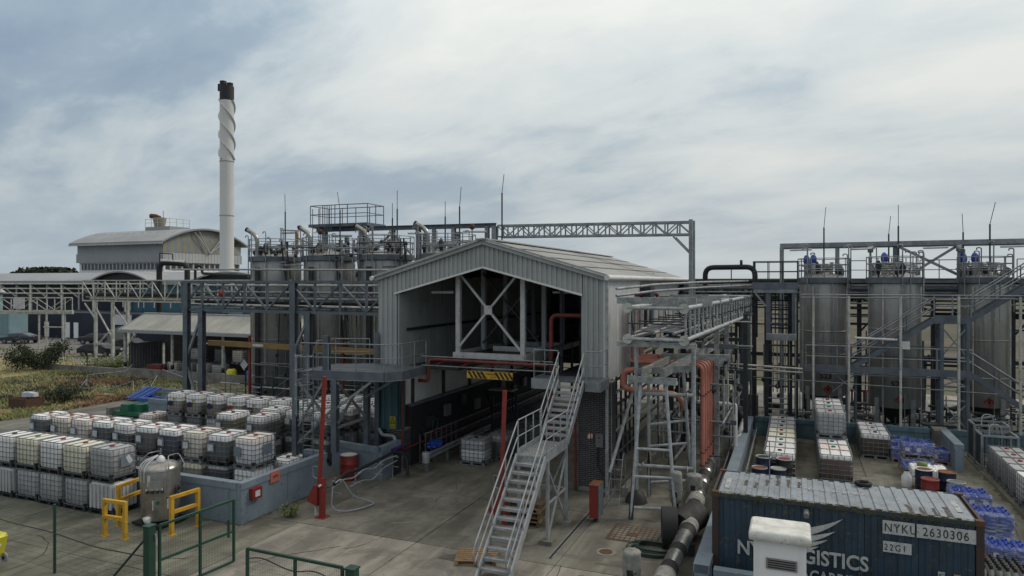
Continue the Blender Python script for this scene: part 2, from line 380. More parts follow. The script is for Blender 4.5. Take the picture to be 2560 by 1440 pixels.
def truss(parent, mat, a, b, h, bays, w_=.1, side=None, xb=False, posts=True, flip=0):
    """planar truss from a to b (bottom chord), height h; side=Vector gives a second plane and cross members"""
    a = Vector(a); b = Vector(b); up = Vector((0, 0, h)); sides = [Vector((0, 0, 0))] + ([Vector(side)] if side else [])
    for s in sides:
        bar(parent, 'chord', mat, a + s, b + s, w_); bar(parent, 'chord', mat, a + s + up, b + s + up, w_)
        for k in range(bays + 1):
            p = a.lerp(b, k / bays) + s
            if posts: bar(parent, 'upright', mat, p + up * .03, p + up * .97, w_ * .75)
            if k < bays:
                q = a.lerp(b, (k + 1) / bays) + s
                if (k + flip) % 2: bar(parent, 'diagonal_brace', mat, p + up * .05, q + up * .95, w_ * .6)
                else: bar(parent, 'diagonal_brace', mat, p + up * .95, q + up * .05, w_ * .6)
    if side:
        for k in range(bays + 1):
            p = a.lerp(b, k / bays); s = sides[1]
            bar(parent, 'cross_member', mat, p + s * .03, p + s * .97, w_ * .6); bar(parent, 'cross_member', mat, p + up + s * .03, p + up + s * .97, w_ * .6)
def cladding(parent, name, mat, o, du, length, zlo, zhi, out, pitch=.2, depth=.035, panel=1.0, style='trap'):
    """profiled metal sheets standing side by side; o origin, du unit direction, zlo/zhi functions of distance"""
    o = Vector(o); du = Vector(du); out = Vector(out); n = max(1, round(length / panel)); pw = length / n
    for k in range(n):
        s0 = k * pw; s1 = (k + 1) * pw - .006; xs = []
        m = max(1, round(pw / pitch)); pp = pw / m
        for j in range(m):
            b0 = s0 + j * pp
            if style == 'trap': xs += [(b0, 0), (b0 + pp * .42, 0), (b0 + pp * .5, 1), (b0 + pp * .92, 1)]
            else: xs += [(b0, 0), (b0 + pp * .25, .6), (b0 + pp * .5, 1), (b0 + pp * .75, .6)]
        xs.append((s1, 0))
        b = MB(); vs = []
        for (x, d) in xs:
            for z in (zlo(x), zhi(x)):
                p = o + du * x + out * (d * depth); vs.append((p.x, p.y, z))
        vb = [(Vector(v) - out * .02) for v in vs]
        L_ = len(xs)
        b.add(vs, [(2 * i, 2 * i + 2, 2 * i + 3, 2 * i + 1) for i in range(L_ - 1)], 0, style != 'trap')
        b.add([vs[0], vs[1], vs[-2], vs[-1], vb[0], vb[1], vb[-2], vb[-1]], [(4, 5, 7, 6), (0, 1, 5, 4), (2, 6, 7, 3)])
        b.build(name, mat, parent)
def ordn(i): return ['first', 'second', 'third', 'fourth', 'fifth', 'sixth', 'seventh', 'eighth', 'ninth', 'tenth', 'eleventh', 'twelfth', 'thirteenth'][i]
# ================================================================ THE SETTING
def sheet(name, mat, pts, z, kind='structure'):
    b = MB(); b.add([(x, y, z) for x, y in pts], [tuple(range(len(pts)))]); o = b.build(name, mat)
    if o.data.polygons[0].normal.z < 0: o.data.flip_normals()
    return tag(o, kind=kind)
sheet('ground', 'far_ground', [(-2500, -300), (2500, -300), (2500, 3000), (-2500, 3000)], -.10)
yard = box(None, 'yard', 'concrete_dark', -62, 16, 3, 47.2, -.094, -.03); tag(yard, kind='structure')
US = [-61.4 + 4.6 * i for i in range(17)]; VS = [4.4 + 4.7 * i for i in range(10)]
US = [-15.4 + 4.55 * i for i in range(-10, 7)]
for i in range(len(US) - 1):
    for j in range(len(VS) - 1):
        u0, u1, v0, v1 = US[i], US[i + 1], VS[j], VS[j + 1]
        if u0 < -42.8 and v0 > 23: continue
        m = 'concrete_damp' if (u0 > -3 and v0 > 17) or (u1 < -14 and v0 > 3 and v0 < 18) else 'concrete_wet_shade' if v0 > 18.2 else 'concrete'  # slabs toward the canopy coloured darker for shade as well as wet dirt
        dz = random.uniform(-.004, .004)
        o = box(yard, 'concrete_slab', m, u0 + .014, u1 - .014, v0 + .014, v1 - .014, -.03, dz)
grassland = sheet('grassland', 'soil', [(-150, 25), (-42.6, 25), (-42.6, 34), (-24, 34), (-24, 60), (-60, 60), (-150, 62)], -.03)
sheet('car_park', 'asphalt', [(-190, 58), (-48, 48.5), (-48, 75), (-190, 100)], -.024)
sheet('gravel_path', 'concrete_wall', [(-190, 52.5), (-52, 47.2), (-52, 50.5), (-190, 57.5)], -.018)
sheet('road', 'asphalt', [(-24, 47.2), (60, 47.2), (60, 53), (-24, 53)], -.024)
sheet('pavement', 'concrete', [(-24, 53), (60, 53), (60, 57), (-24, 57)], -.020)
sheet('field', 'field', [(-50, 62), (160, 62), (200, 260), (-60, 260)], -.022)

# repairs and scuffs in the slabs
rs0 = random.Random(9)
for (x, y, a_, w_, h_, m) in ((-12.9, 22.6, .3, 1.3, .30, 'concrete_wall'), (-12.2, 23.6, .2, .8, .2, 'concrete_wall'), (-13.2, 20.9, .5, 1.5, .10, 'concrete_wall'), (-12.1, 19.9, .6, 1.1, .08, 'concrete_wall'), (-8.6, 18.0, 0, 1.9, 1.3, 'concrete_dark'), (2.9, 31.6, .3, 1.2, .5, 'concrete_wall'), (2.5, 29.9, 1.1, 1.6, .35, 'concrete_wall'), (3.4, 33.0, .6, 1.5, .4, 'concrete_wet_shade'), (-15.9, 18.0, .2, .5, .2, 'concrete_wall'), (-17.5, 14.5, .7, 1.6, .5, 'concrete_dark'), (-4.6, 19.3, .4, 1.2, .4, 'concrete_dark'), (-5.7, 17.6, .9, 1.4, .4, 'concrete_dark')):
    n_ = 16; b = MB(); pts = [(x + math.cos(a_) * w_ / 2 * math.cos(q) * k - math.sin(a_) * h_ / 2 * math.sin(q) * k, y + math.sin(a_) * w_ / 2 * math.cos(q) * k + math.cos(a_) * h_ / 2 * math.sin(q) * k, .0065) for q, k in [(6.283 * i / n_, rs0.uniform(.55, 1.25)) for i in range(n_)]]
    b.add(pts, [tuple(range(n_))]); b.build('surface_scuff', m if m != 'concrete_dark' else 'oil_stain', yard)
def crack(x, y, a, n_, seed):
    rr = random.Random(seed); b = MB(); pts = []
    for i in range(n_): pts.append((x, y)); a += rr.uniform(-.5, .5); x += math.cos(a) * .35; y += math.sin(a) * .35
    for (p, q) in zip(pts, pts[1:]): d = Vector((q[1] - p[1], p[0] - q[0], 0)).normalized() * rr.uniform(.006, .014); b.add([(p[0] - d.x, p[1] - d.y, .0072), (q[0] - d.x, q[1] - d.y, .0072), (q[0] + d.x, q[1] + d.y, .0072), (p[0] + d.x, p[1] + d.y, .0072)], [(0, 1, 2, 3)])
    b.build('crack', 'concrete_dark', yard)
for k_, c_ in enumerate(((-14.6, 15.2, .5, 9), (-12.6, 17.2, 1.2, 6), (-5.9, 15.5, 1.1, 10), (-10.2, 21.4, .4, 8), (-12.8, 24.6, -.3, 9), (1.2, 24.2, .6, 10), (3.3, 28.0, 1.4, 9), (-22.4, 14.4, .1, 12), (-17.9, 13.4, 1.0, 8), (-4.8, 17.0, .3, 7), (6.6, 26.0, 1.4, 10))): crack(*c_, k_)
def moss_line(p, q, seed, wd=.09):
    rr = random.Random(seed); b = MB(); P_ = Vector((*p, .0068)); Q_ = Vector((*q, .0068)); n_ = int((Q_ - P_).length / .18); d = (Q_ - P_).normalized(); s_ = Vector((d.y, -d.x, 0)); a_ = []
    for i in range(n_ + 1): c_ = P_.lerp(Q_, i / n_); a_ += [tuple(c_), tuple(c_ + s_ * wd * rr.uniform(.15, 1.6) * (1 if rr.random() > .2 else .2))]
    b.add(a_, [(2 * i, 2 * i + 1, 2 * i + 3, 2 * i + 2) for i in range(n_)]); b.build('moss_line', 'moss', yard)
for k_, (p, q, w_) in enumerate((((-17.02, 22.2), (-17.02, 17.6), -.14), ((-33, 17.60), (-17.0, 17.60), .12), ((-15.6, 25.3), (-18.2, 23.98), .12), ((-1.95, 38.0), (-1.95, 18), .22), ((6.2, 38.4), (-1.9, 38.4), -.22), ((-2.36, 15), (-2.36, 30), -.2), ((-7.8, 25.55), (-6.4, 25.55), .14), ((7.4, 25), (7.4, 34), -.18), ((-15.45, 26.5), (-15.45, 40), .3))): moss_line(p, q, k_, w_)
# grass and weeds: countless blades
def blades(name, mats, zones, seed, hmin, hmax, wid=.03):
    rnd = random.Random(seed); b = MB()
    for (poly, n, k) in zones:
        xs = [p[0] for p in poly]; ys = [p[1] for p in poly]; c = 0
        while c < n:
            x = rnd.uniform(min(xs), max(xs)); y = rnd.uniform(min(ys), max(ys)); ins = False; j = len(poly) - 1
            for i in range(len(poly)):
                if (poly[i][1] > y) != (poly[j][1] > y) and x < (poly[j][0] - poly[i][0]) * (y - poly[i][1]) / (poly[j][1] - poly[i][1]) + poly[i][0]: ins = not ins
                j = i
            if not ins: continue
            c += 1
            nz = math.sin(x * .9 + 1.3 * math.sin(y * .7)) * math.sin(y * 1.1 + math.sin(x * .5))
            if rnd.random() > .55 + .45 * nz: continue
            h = rnd.uniform(hmin, hmax) * k * (1 + .5 * nz); a = rnd.uniform(0, math.pi); dx, dy = math.cos(a) * wid * k * 1.4, math.sin(a) * wid * k * 1.4
            lx, ly = rnd.gauss(0, .35) * h, rnd.gauss(0, .35) * h
            mi = 0 if nz + rnd.gauss(0, .4) < .75 else 1
            if math.sin(x * .31 + 2) * math.sin(y * .45 + .6 * math.sin(x * .3)) + rnd.gauss(0, .25) > .62: mi = 2
            b.add([(x - dx, y - dy, -.04), (x + dx, y + dy, -.04), (x + lx + dx * .4, y + ly + dy * .4, h * .75), (x + lx * 1.6, y + ly * 1.6, h)], [(0, 1, 2), (0, 2, 3)], mi)
    return tag(b.build(name, mats), 'rough grass and weeds beyond the yard', 'grass', kind='stuff')
blades('rough_grass', ['dry_grass', 'weed_leaf', 'red_weed'], [([(-62, 25.6), (-42.9, 25.6), (-42.9, 34.5), (-25, 34.5), (-25, 42), (-66, 44)], 42000, .62), ([(-110, 34), (-62, 26), (-66, 52), (-120, 56)], 20000, .8), ([(-43.6, 25.6), (-42.5, 25.6), (-42.5, 34.3), (-35, 35.2), (-43.6, 35)], 6000, 1.1)], 3, .10, .34)

def bush(name, label, x, y, r, h, n, mat, seed, leaf=.09, spread=1.0):
    rnd = random.Random(seed); t = T(name, label, 'bush', (x, y, 0)); s = MB(); b = MB()
    tips = []
    for k in range(16):
        a = rnd.uniform(0, 6.28); q = rnd.uniform(.25, 1) ** .5; p = Vector((math.cos(a) * r * q, math.sin(a) * r * q, h * rnd.uniform(.45, 1) * (1 - .35 * q))); tips.append(p)
        s.path([(0, 0, 0), p * .5 + Vector((0, 0, h * .12)), p], .018, 4)
    for k in range(n):
        tp = rnd.choice(tips); p = tp * rnd.uniform(.45, 1.08) + Vector([rnd.gauss(0, .13 * r * spread) for _ in range(3)])
        if p.z < .03: p.z = .03
        d = Vector([rnd.gauss(0, 1) for _ in range(3)]).normalized() * leaf; e = d.cross(Vector([rnd.gauss(0, 1) for _ in range(3)])).normalized() * leaf * .6
        b.add([p - d, p + e, p + d, p - e], [(0, 1, 2, 3)])
    s.build('stem', 'wood_old', t, Matrix.Translation((x, y, 0))); b.build('foliage', mat, t, Matrix.Translation((x, y, 0)))
bush('bush', 'large dark green bush growing through the wire fence left of the grey pylon legs', -64.6, 41.5, 2.3, 3.5, 4200, 'green_leaf', 1, .10)
bush('bush', 'small spiky green bush in the rough grass behind the red crate', -46.2, 31.3, 1.25, 1.45, 2200, 'green_leaf', 2, .06)
bush('bush', 'yellow green weed clump beside the blue plastic pallets', -41.0, 35.0, .7, .7, 900, 'weed_leaf', 3, .05)
bush('weed', 'leafy weed at the foot of the blue wall behind the red barrier post', -16.05, 18.9, .35, .55, 500, 'weed_leaf', 4, .045)
bush('bush', 'low green hedge growing beside the dark hatchback at the shed', -60.5, 46.0, 2.6, .8, 2600, 'weed_leaf', 5, .08)

def woodland(name, label, pts, seed, n, leaf):
    rnd = random.Random(seed); b = MB()
    for k in range(n):
        i = rnd.random() * (len(pts) - 1); a = pts[int(i)]; c = pts[int(i) + 1]; t_ = i - int(i)
        x = a[0] + (c[0] - a[0]) * t_; y = a[1] + (c[1] - a[1]) * t_; H = a[2] + (c[2] - a[2]) * t_
        H *= .8 + .2 * math.sin(x * .21) * math.sin(x * .083 + 1)
        p = Vector((x + rnd.gauss(0, 2), y + rnd.gauss(0, 5), H * (1 - rnd.random() ** 2 * .98)))
        d = Vector([rnd.gauss(0, 1) for _ in range(3)]).normalized() * leaf; e = d.cross(Vector([rnd.gauss(0, 1) for _ in range(3)])).normalized() * leaf
        b.add([p - d, p + e, p + d, p - e], [(0, 1, 2, 3)])
    tag(b.build(name, 'green_leaf'), label, 'trees', kind='stuff')
def cp(px, Y):
    X = (px - 1280) * Y / 1707; return (X * math.cos(TH) - Y * math.sin(TH), X * math.sin(TH) + Y * math.cos(TH))
woodland('wood', 'distant clump of dark trees on the horizon behind the curved roofs', [(*cp(64, 420), 9), (*cp(84, 420), 17), (*cp(120, 420), 19), (*cp(150, 420), 17.5), (*cp(178, 420), 10)], 5, 9000, 1.6)
woodland('hedge', 'distant hedge line behind the fields on the right', [(*cp(1640, 300), 6), (*cp(1800, 300), 7.5), (*cp(2100, 290), 7), (*cp(2700, 280), 7.5)], 6, 9000, 1.0)
woodland('hedge', 'distant hedge line along the left horizon', [(*cp(-250, 500), 7), (*cp(60, 500), 8), (*cp(700, 500), 8)], 8, 6000, 1.3)

# ---------------------------------------------------------------- far hangar
U0, V0, U1, V1 = -111.0, 94.9, -135.3, 115.0
h = T('hangar', 'tall grey hangar with curved roof and blue and gold sunburst gable', 'building', (U0, V0, 0))
box(h, 'wall', 'white_panel', U1 + .4, U0 - .4, V0 + .4, V1 - .4, 0, 11.95)
box(h, 'wall', 'hangar_grey', U1, U0, V0, V1, 11.95, 13.75).data = unit('box', 'hangar_grey')
box(h, 'wall', 'hangar_grey', U1 + .15, U0 - .15, V0 + .15, V1 - .15, 13.75, 15.6)
cladding(h, 'rib_panel', 'hangar_rib', (U0 + .02, V0, 0), (0, 1, 0), V1 - V0, lambda s: 11.9, lambda s: 13.75, (1, 0, 0), .8, .06, 4)
W_ = V1 - V0; ZC = 15.6; RISE = 3.0
def arcz(t): return ZC + RISE * (1 - (2 * t - 1) ** 2)
b = MB(); n = 24; vs = []
for i in range(n + 1):
    t_ = i / n; y = V0 - .9 + (W_ + 1.8) * t_; z = arcz(t_)
    vs += [(U1 - .9, y, z), (U0 + .9, y, z), (U1 - .9, y, z + .35), (U0 + .9, y, z + .35)]
for i in range(n):
    a = i * 4; b.add(vs, []) if i == 0 else None
b = MB(); b.add(vs, [f for i in range(n) for f in ((4 * i, 4 * i + 4, 4 * i + 5, 4 * i + 1), (4 * i + 2, 4 * i + 3, 4 * i + 7, 4 * i + 6), (4 * i + 1, 4 * i + 5, 4 * i + 7, 4 * i + 3), (4 * i, 4 * i + 2, 4 * i + 6, 4 * i + 4))] + [(0, 1, 3, 2), (4 * n, 4 * n + 2, 4 * n + 3, 4 * n + 1)], 0, True)
rf = b.build('roof', 'roof_curved', h); rf.data.polygons.foreach_set('use_smooth', [False] * len(rf.data.polygons))
for i in range(1, 12): bar(rf, 'roof_seam', 'roof_sheet', (U1 - .9 + i * 2.17, V0 - .9, arcz(0) + .36), (U1 - .9 + i * 2.17, V0 + 4, arcz(.235) + .40), .08, .05)
# sunburst gable: wedges fanning from a point low on the right of centre
fx, fz = V0 + W_ * .54, 13.9; xg = U0 - .1; Fy, Fz = V0 + 2.0, 31.0; b = MB()
def gtop(yb):
    z = 13.8
    while z < 19:
        y = Fy + (yb - Fy) * (Fz - z) / (Fz - 13.8)
        if y < V0 or z > arcz((y - V0 + .9) / (W_ + 1.8)) - .1: break
        z += .05
    return (xg, Fy + (yb - Fy) * (Fz - z) / (Fz - 13.8), z)
nst = 28; sw_ = (W_ + 3.6) / nst
for k in range(nst):
    y0 = V0 + k * sw_; y1 = y0 + sw_ * .99; ym = (y0 + y1) / 2
    if y0 > V1: bot = [(xg, min(q_, V1), 13.8) for q_ in (y0, y1)]
    b.add([(xg, y0, 13.8), (xg, y1, 13.8), gtop(y1), gtop(ym), gtop(y0)], [(0, 1, 2, 3, 4)], (k + 1) % 2) if y1 <= V1 else None
b.build('stripe_panel', ['stripe_blue', 'stripe_gold'], h)
for dy, z1 in ((-4.4, 18.1), (-3.1, 18.3), (4.2, 17.9), (5.6, 17.4)):
    tube(h, 'strut', 'white_steel', (U0 + .5, fx, fz), (U0 + .5, fx + dy * .9, z1), .22)
nw = 19
for i in range(nw + 3):
    x = U1 + 1 + i * (U0 - U1 - 1.4) / (nw + 3); wn = box(h, 'window', 'glass_win', x + .12, x + .90, V0 + .33, V0 + .45, 10.55, 11.75)
    box(wn, 'frame', 'white_steel', x + .80, x + 1.08, V0 + .26, V0 + .40, 10.5, 11.8)
for i in range(14):
    y = V0 + .8 + i * 1.36; wn = box(h, 'window', 'glass_win', U0 - .46, U0 - .33, y + .1, y + 1.0, 10.55, 11.75)
    box(wn, 'frame', 'white_steel', U0 - .42, U0 - .28, y + .95, y + 1.25, 10.5, 11.8)
box(h, 'gutter', 'white_steel', U1 - .9, U0 + .9, V0 - 1.05, V0 - .85, 15.35, 15.6)
rt = T('roof_plant', 'square plant room with rusty cyclone and railings on top of the curved hangar roof', 'rooftop plant', (-122, 104, 18))
box(rt, 'housing', 'hangar_grey', -125.6, -118.6, 103, 108, 17.6, 19.6)
MB().lathe([(1.0, 0), (1.3, 1.6), (1.3, 2.0)], (-123.2, 104.5, 19.6), 12).build('cyclone', 'stripe_gold', rt)
MB().path([(-123.2, 104.5, 21.5), (-124.0, 104.2, 21.9), (-125.2, 104, 22.0)], .5, 8).build('exhaust_duct', 'rust', rt)
railing(rt, 'steel_cream', [(-125.6, 103, 19.6), (-118.6, 103, 19.6), (-118.6, 108, 19.6)], 1.6, .09, 1.7)
tube(rt, 'mast', 'steel_dark', (-121.6, 104, 19.6), (-121.6, 104, 23), .1)

# ---------------------------------------------------------------- chimney
cx_, cy_ = -88.23, 88.02
c = T('chimney', 'tall white steel chimney with spiral strakes and a black top', 'chimney', (cx_, cy_, 0))
MB().lathe([(1.12, 0), (1.12, 19.2)], (cx_, cy_, 0), 32).build('lower_section', 'chimney_white', c)
MB().lathe([(1.12, 19.24), (1.12, 28.3)], (cx_, cy_, 0), 32).build('middle_section', 'chimney_white', c)
MB().lathe([(1.12, 28.34), (1.12, 38.6)], (cx_, cy_, 0), 32).build('upper_section', 'chimney_white', c)
for z in (19.2, 28.3): MB().lathe([(1.19, 0), (1.19, .12)], (cx_, cy_, z), 32).build('joint_ring', 'hangar_grey', c)
for k in range(3):
    b = MB(); vs = []
    for i in range(61):
        t_ = i / 60; a = -t_ * 2 * math.pi * 1.08 + k * 2.094 + .5; z = 28.6 + 10.0 * t_
        for r in (1.10, 1.38): vs.append((cx_ + r * math.cos(a), cy_ + r * math.sin(a), z))
        for r in (1.10, 1.38): vs.append((cx_ + r * math.cos(a), cy_ + r * math.sin(a), z + .18))
    b.add(vs, [f for i in range(60) for f in ((4 * i, 4 * i + 1, 4 * i + 5, 4 * i + 4), (4 * i + 2, 4 * i + 6, 4 * i + 7, 4 * i + 3), (4 * i + 1, 4 * i + 3, 4 * i + 7, 4 * i + 5))])
    b.build('spiral_strake', 'chimney_white', c)
MB().lathe([(1.14, 38.6), (1.14, 41.0)], (cx_, cy_, 0), 24).build('black_top', 'black_paint', c)
MB().lathe([(.55, 0), (.55, .9)], (cx_ - .5, cy_ - .3, 41), 16).build('flue', 'black_paint', c)
MB().lathe([(.5, 0), (.5, .6)], (cx_ + .5, cy_ + .2, 41), 16).build('flue', 'black_paint', c)
MB().lathe([(.35, 0), (.35, 1.1)], (cx_ - 1.1, cy_ - .45, 40.3), 12).build('lug', 'black_paint', c)

# ---------------------------------------------------------------- long low works building
e = T('works_building', 'long low works building with pale curved roof, navy and teal walls', 'building', (-100, 76, 0))
b = MB(); prof = [(75, 8.3), (77, 8.9), (80, 9.5), (84, 9.75), (90, 9.5)]
b.add([(x, y, z) for (y, z) in prof for x in (-190, -60)], [(2 * i, 2 * i + 1, 2 * i + 3, 2 * i + 2) for i in range(4)], 0, True)
b.build('roof', 'roof_curved', e)
box(e, 'eave', 'hangar_grey', -190, -60, 74.9, 75.1, 7.7, 8.3)
box(e, 'wall', 'navy', -190, -97.4, 77, 90, 0, 8.2); box(e, 'wall', 'teal_wall', -97.4, -60.2, 76.0, 90, 0, 8.0)
for k in range(9): box(e, 'wall_panel', 'pale_blue' if k in (3, 5) else 'teal_wall', -97 + k * 4, -97 + k * 4 + 3.9, 75.88, 75.98, 3.4, 7.6)
for k in range(15): tube(e, 'column', 'white_steel' if k % 3 else 'steel_cream', (-150 + k * 3.9, 75.6, 0), (-150 + k * 3.9, 75.6, 7.7), .3)
for k in range(14): bar(e, 'diagonal_brace', 'steel_cream', (-150 + k * 3.9, 75.5, 7.6), (-146.1 + k * 3.9, 75.5, 5.6), .16)
for (ua, ub, zc) in ((-101.6, -88.9, 9.55), (-80.5, -66.5, 9.35)):
    vs = []; n = 16; b = MB()
    for i in range(n + 1):
        t_ = i / n; x = ua + (ub - ua) * t_; z = 8.1 + (zc - 8.1) * (1 - (2 * t_ - 1) ** 2)
        vs += [(x, 73.4, z), (x, 73.4, z + .22), (x, 82, z + .22)]
    b.add(vs, [f for i in range(n) for f in ((3 * i, 3 * i + 3, 3 * i + 4, 3 * i + 1), (3 * i + 1, 3 * i + 4, 3 * i + 5, 3 * i + 2))])
    b.build('barrel_roof', 'roof_curved', e)
    b = MB(); b.add([(vs[3 * i][0], 74.0, vs[3 * i][2]) for i in range(n + 1)], [tuple(range(n + 1))]); b.build('arch_recess', 'black_paint', e)
a = T('office_block', 'navy blue office wall with white sign board and pale doors behind the parked cars', 'building', (-95, 68, 0))
box(a, 'wall', 'navy', -112, -74, 66.5, 74, 0, 3.7); box(a, 'sign_board', 'label_white', -87.6, -83.6, 66.38, 66.49, 2.2, 3.6)
for x in (-101.5, -97, -95.2): box(a, 'door', 'white_panel', x, x + .9, 66.4, 66.49, .1, 2.3)
for i in range(4): pipe(a, 'roof_rail', 'white_steel', [(-88 + i * 3, 67, 4.6), (-88 + i * 3, 67, 5.8), (-86 + i * 3, 67, 5.8), (-86 + i * 3, 67, 4.6)], .14)
b = T('blue_store', 'pale blue corrugated steel store at the left edge behind the grey coupe', 'container', (-100, 56, 0))
cladding(b, 'side_sheet', 'pale_blue', (-112, 60.5, 0), (1, 0, 0), 12.2, lambda s: .9, lambda s: 3.9, (0, -1, 0), .35, .05, 1.4)
box(b, 'body', 'pale_blue', -112, -99.8, 60.53, 63, .3, 3.95)
g = T('gate_hut', 'small pale hut with pitched white roof on the walkway at the left edge', 'hut', (-74, 44, 5))
box(g, 'wall', 'pale_blue', -81, -78.6, 44.6, 47, 4.9, 7.0); prism(g, 'roof', 'white_steel', [(-81.2, 7.9), (-79.9, 7.7), (-78.3, 7.0), (-78.4, 6.9), (-81.2, 6.9)], 'y', 44.4, 47.2)

# grey inflatable-like curved shelter behind the cars
cs = T('curved_shelter', 'grey curved smoking shelter standing between the dark parked cars', 'shelter', (-78, 60, 0))
vs = []; n = 10; bb = MB()
for i in range(n + 1):
    a_ = math.pi * i / n * .62; vs += [(-80.0 + 3.4 * (1 - math.cos(a_)), 60, 2.7 * math.sin(a_)), (-80.0 + 3.4 * (1 - math.cos(a_)), 64, 2.7 * math.sin(a_))]
bb.add(vs, [(2 * i, 2 * i + 1, 2 * i + 3, 2 * i + 2) for i in range(n)], 0, True); bb.build('shell', 'roof_curved', cs)
bb = MB(); bb.add([vs[2 * i] for i in range(n + 1)] + [(-76, 60, 0)], [tuple(range(n + 2))]); bb.build('end_panel', 'canopy_grey', cs)

# ---------------------------------------------------------------- cars
def car(label, x, y, rz, body, ln=4.4, wd=1.8, ht=1.42, hatch=True, plate=False):
    t = T('parked_car', label, 'car', (x, y, 0), 'cars parked by the works building', rz)
    X = lambda f: (f - .5) * ln
    if hatch: pr = [(0, .35), (.0, .75), (.02, .95), (.22, 1.02), (.36, ht - .03), (.5, ht), (.8, ht - .04), (.95, 1.0), (.995, .9), (1, .4)]
    else: pr = [(0, .35), (.0, .68), (.03, .8), (.26, .93), (.40, ht - .06), (.52, ht), (.66, ht - .05), (.86, .98), (.985, .9), (1, .4)]
    b = MB(); n = len(pr); ys = [-.5, -.46, .46, .5]
    def sec(yf, k):
        res = []
        for (f, z) in pr:
            up = max(0, z - .95) / (ht - .95) if z > .95 else 0
            res.append((X(f) * (1 - .02 * k), yf * wd * (1 - .22 * up), z if not k else .35 + (z - .35) * .93))
        return res
    A = sec(-.5, 1); B = sec(-.44, 0); C = sec(.44, 0); D = sec(.5, 1)
    vs = A + B + C + D
    b.add(vs, [(s * n + i, s * n + (i + 1) % n, (s + 1) * n + (i + 1) % n, (s + 1) * n + i) for s in range(3) for i in range(n)], 0, False)
    b.add(A, [tuple(range(n))]); b.add(D, [tuple(range(n))[::-1]])
    o = b.build('body', body, t, local=True); bm = bmesh.new(); bm.from_mesh(o.data); bmesh.ops.remove_doubles(bm, verts=bm.verts, dist=.001); bmesh.ops.recalc_face_normals(bm, faces=bm.faces); bm.to_mesh(o.data); bm.free()
    gl = .245 if hatch else .27
    for s in (-1, 1):
        b = MB(); q = [(X(gl + .04), 1.0), (X(.39), ht - .1), (X(.66), ht - .1), (X(.84 if hatch else .80), 1.0)]
        b.add([(px, s * wd * (.455 if z < 1.1 else .375), z) for px, z in q] + [(px, s * wd * (.40 if z < 1.1 else .34), z) for px, z in q], [(0, 1, 2, 3), (4, 5, 6, 7), (0, 1, 5, 4), (2, 3, 7, 6), (1, 2, 6, 5), (0, 3, 7, 4)]); b.build('side_window', 'glass', t, local=True)
        for f in (.18, .80):
            wv = MB().tube((X(f), s * wd * .40, .32), (X(f), s * wd * .505, .32), .33, 16).build('wheel', 'tyre', t, local=True)
            MB().tube((X(f), s * wd * .44, .32), (X(f), s * wd * .512, .32), .21, 10).build('rim', 'wheel_rim', wv, local=True)
    for f0, z0, f1, z1, nm in ((.235, 1.03, .355, ht - .07, 'windscreen'), (.955, 1.02, .815, ht - .09, 'rear_window') if hatch else (.86, 1.0, .68, ht - .09, 'rear_window')):
        b = MB(); o_ = -.03 if nm == 'windscreen' else .03
        b.add([(X(f0) + o_, -wd * .40, z0), (X(f0) + o_, wd * .40, z0), (X(f1) + o_, wd * .33, z1), (X(f1) + o_, -wd * .33, z1)], [(0, 1, 2, 3)]); b.build(nm, 'glass', t, local=True)
    for s in (-1, 1):
        box(t, 'headlight', 'lamp_white', 0, 1, 0, 1, 0, 1).matrix_basis = Matrix.Translation((X(.012), s * wd * .36, .72)) @ Matrix.Diagonal((.12, .32, .14, 1))
        box(t, 'tail_light', 'red', 0, 1, 0, 1, 0, 1).matrix_basis = Matrix.Translation((X(.985), s * wd * .40, .82)) @ Matrix.Diagonal((.1, .2, .2, 1))
    if plate: box(t, 'number_plate', 'plate_yellow', 0, 1, 0, 1, 0, 1).matrix_basis = Matrix.Translation((X(1.003), 0, .72)) @ Matrix.Diagonal((.03, .9, .16, 1))
car('metallic dark grey coupe parked at the left edge of the gravel', -95.0, 59.0, R(22), 'car_blue', 4.7, 1.85, 1.38, False)
car('black hatchback with yellow number plate parked closest to the shed', -70.2, 51.9, R(195), 'car_dark', 4.2, plate=True)
car('dark car half hidden directly behind the black hatchback', -73.2, 58.0, R(190), 'car_dark', 4.3)
car('dark hatchback parked between the pylon legs and the curved shelter', -84.4, 62.0, R(20), 'car_dark', 4.1)
car('white car seen under the shed roof behind the corrugated screen', -64.0, 59.0, R(25), 'car_white', 4.4, 1.8, 1.45, False)
# ---------------------------------------------------------------- open shed with pale roof
s = T('open_shed', 'open sided shed with pale sheet roof and black and white banded posts', 'shed', (-48, 46, 0))
xa, xb = -55.0, -34.0
for k in range(21):
    x = xa + k; b = MB(); m = 4; vs = []
    for j in range(m * 2 + 1):
        xx = x + j * (1 - .01) / (m * 2); d = .04 * (j % 2)
        vs += [(xx, 42.6, 3.92 + d), (xx, 45.1, 5.2 + d), (xx, 47.6, 3.92 + d)]
    b.add(vs, [(3 * i + q, 3 * i + 3 + q, 3 * i + 4 + q, 3 * i + 1 + q) for i in range(m * 2) for q in (0, 1)]); b.build('roof_sheet', 'shed_roof', s)
box(s, 'gutter', 'hangar_grey', xa - .2, xb, 42.4, 42.62, 3.66, 3.92); box(s, 'ridge_cap', 'white_steel', xa, xb, 45.0, 45.2, 5.22, 5.32)
bar(s, 'verge', 'hangar_grey', (xa - .05, 42.5, 3.84), (xa - .05, 45.1, 5.12), .1, .22)
for q in (0, 1): box(s, 'purlin', 'steel_dark', xa, xb, 43.6 + 1.6 * q, 43.7 + 1.6 * q, 4.2 + .25 * q, 4.35 + .25 * q)
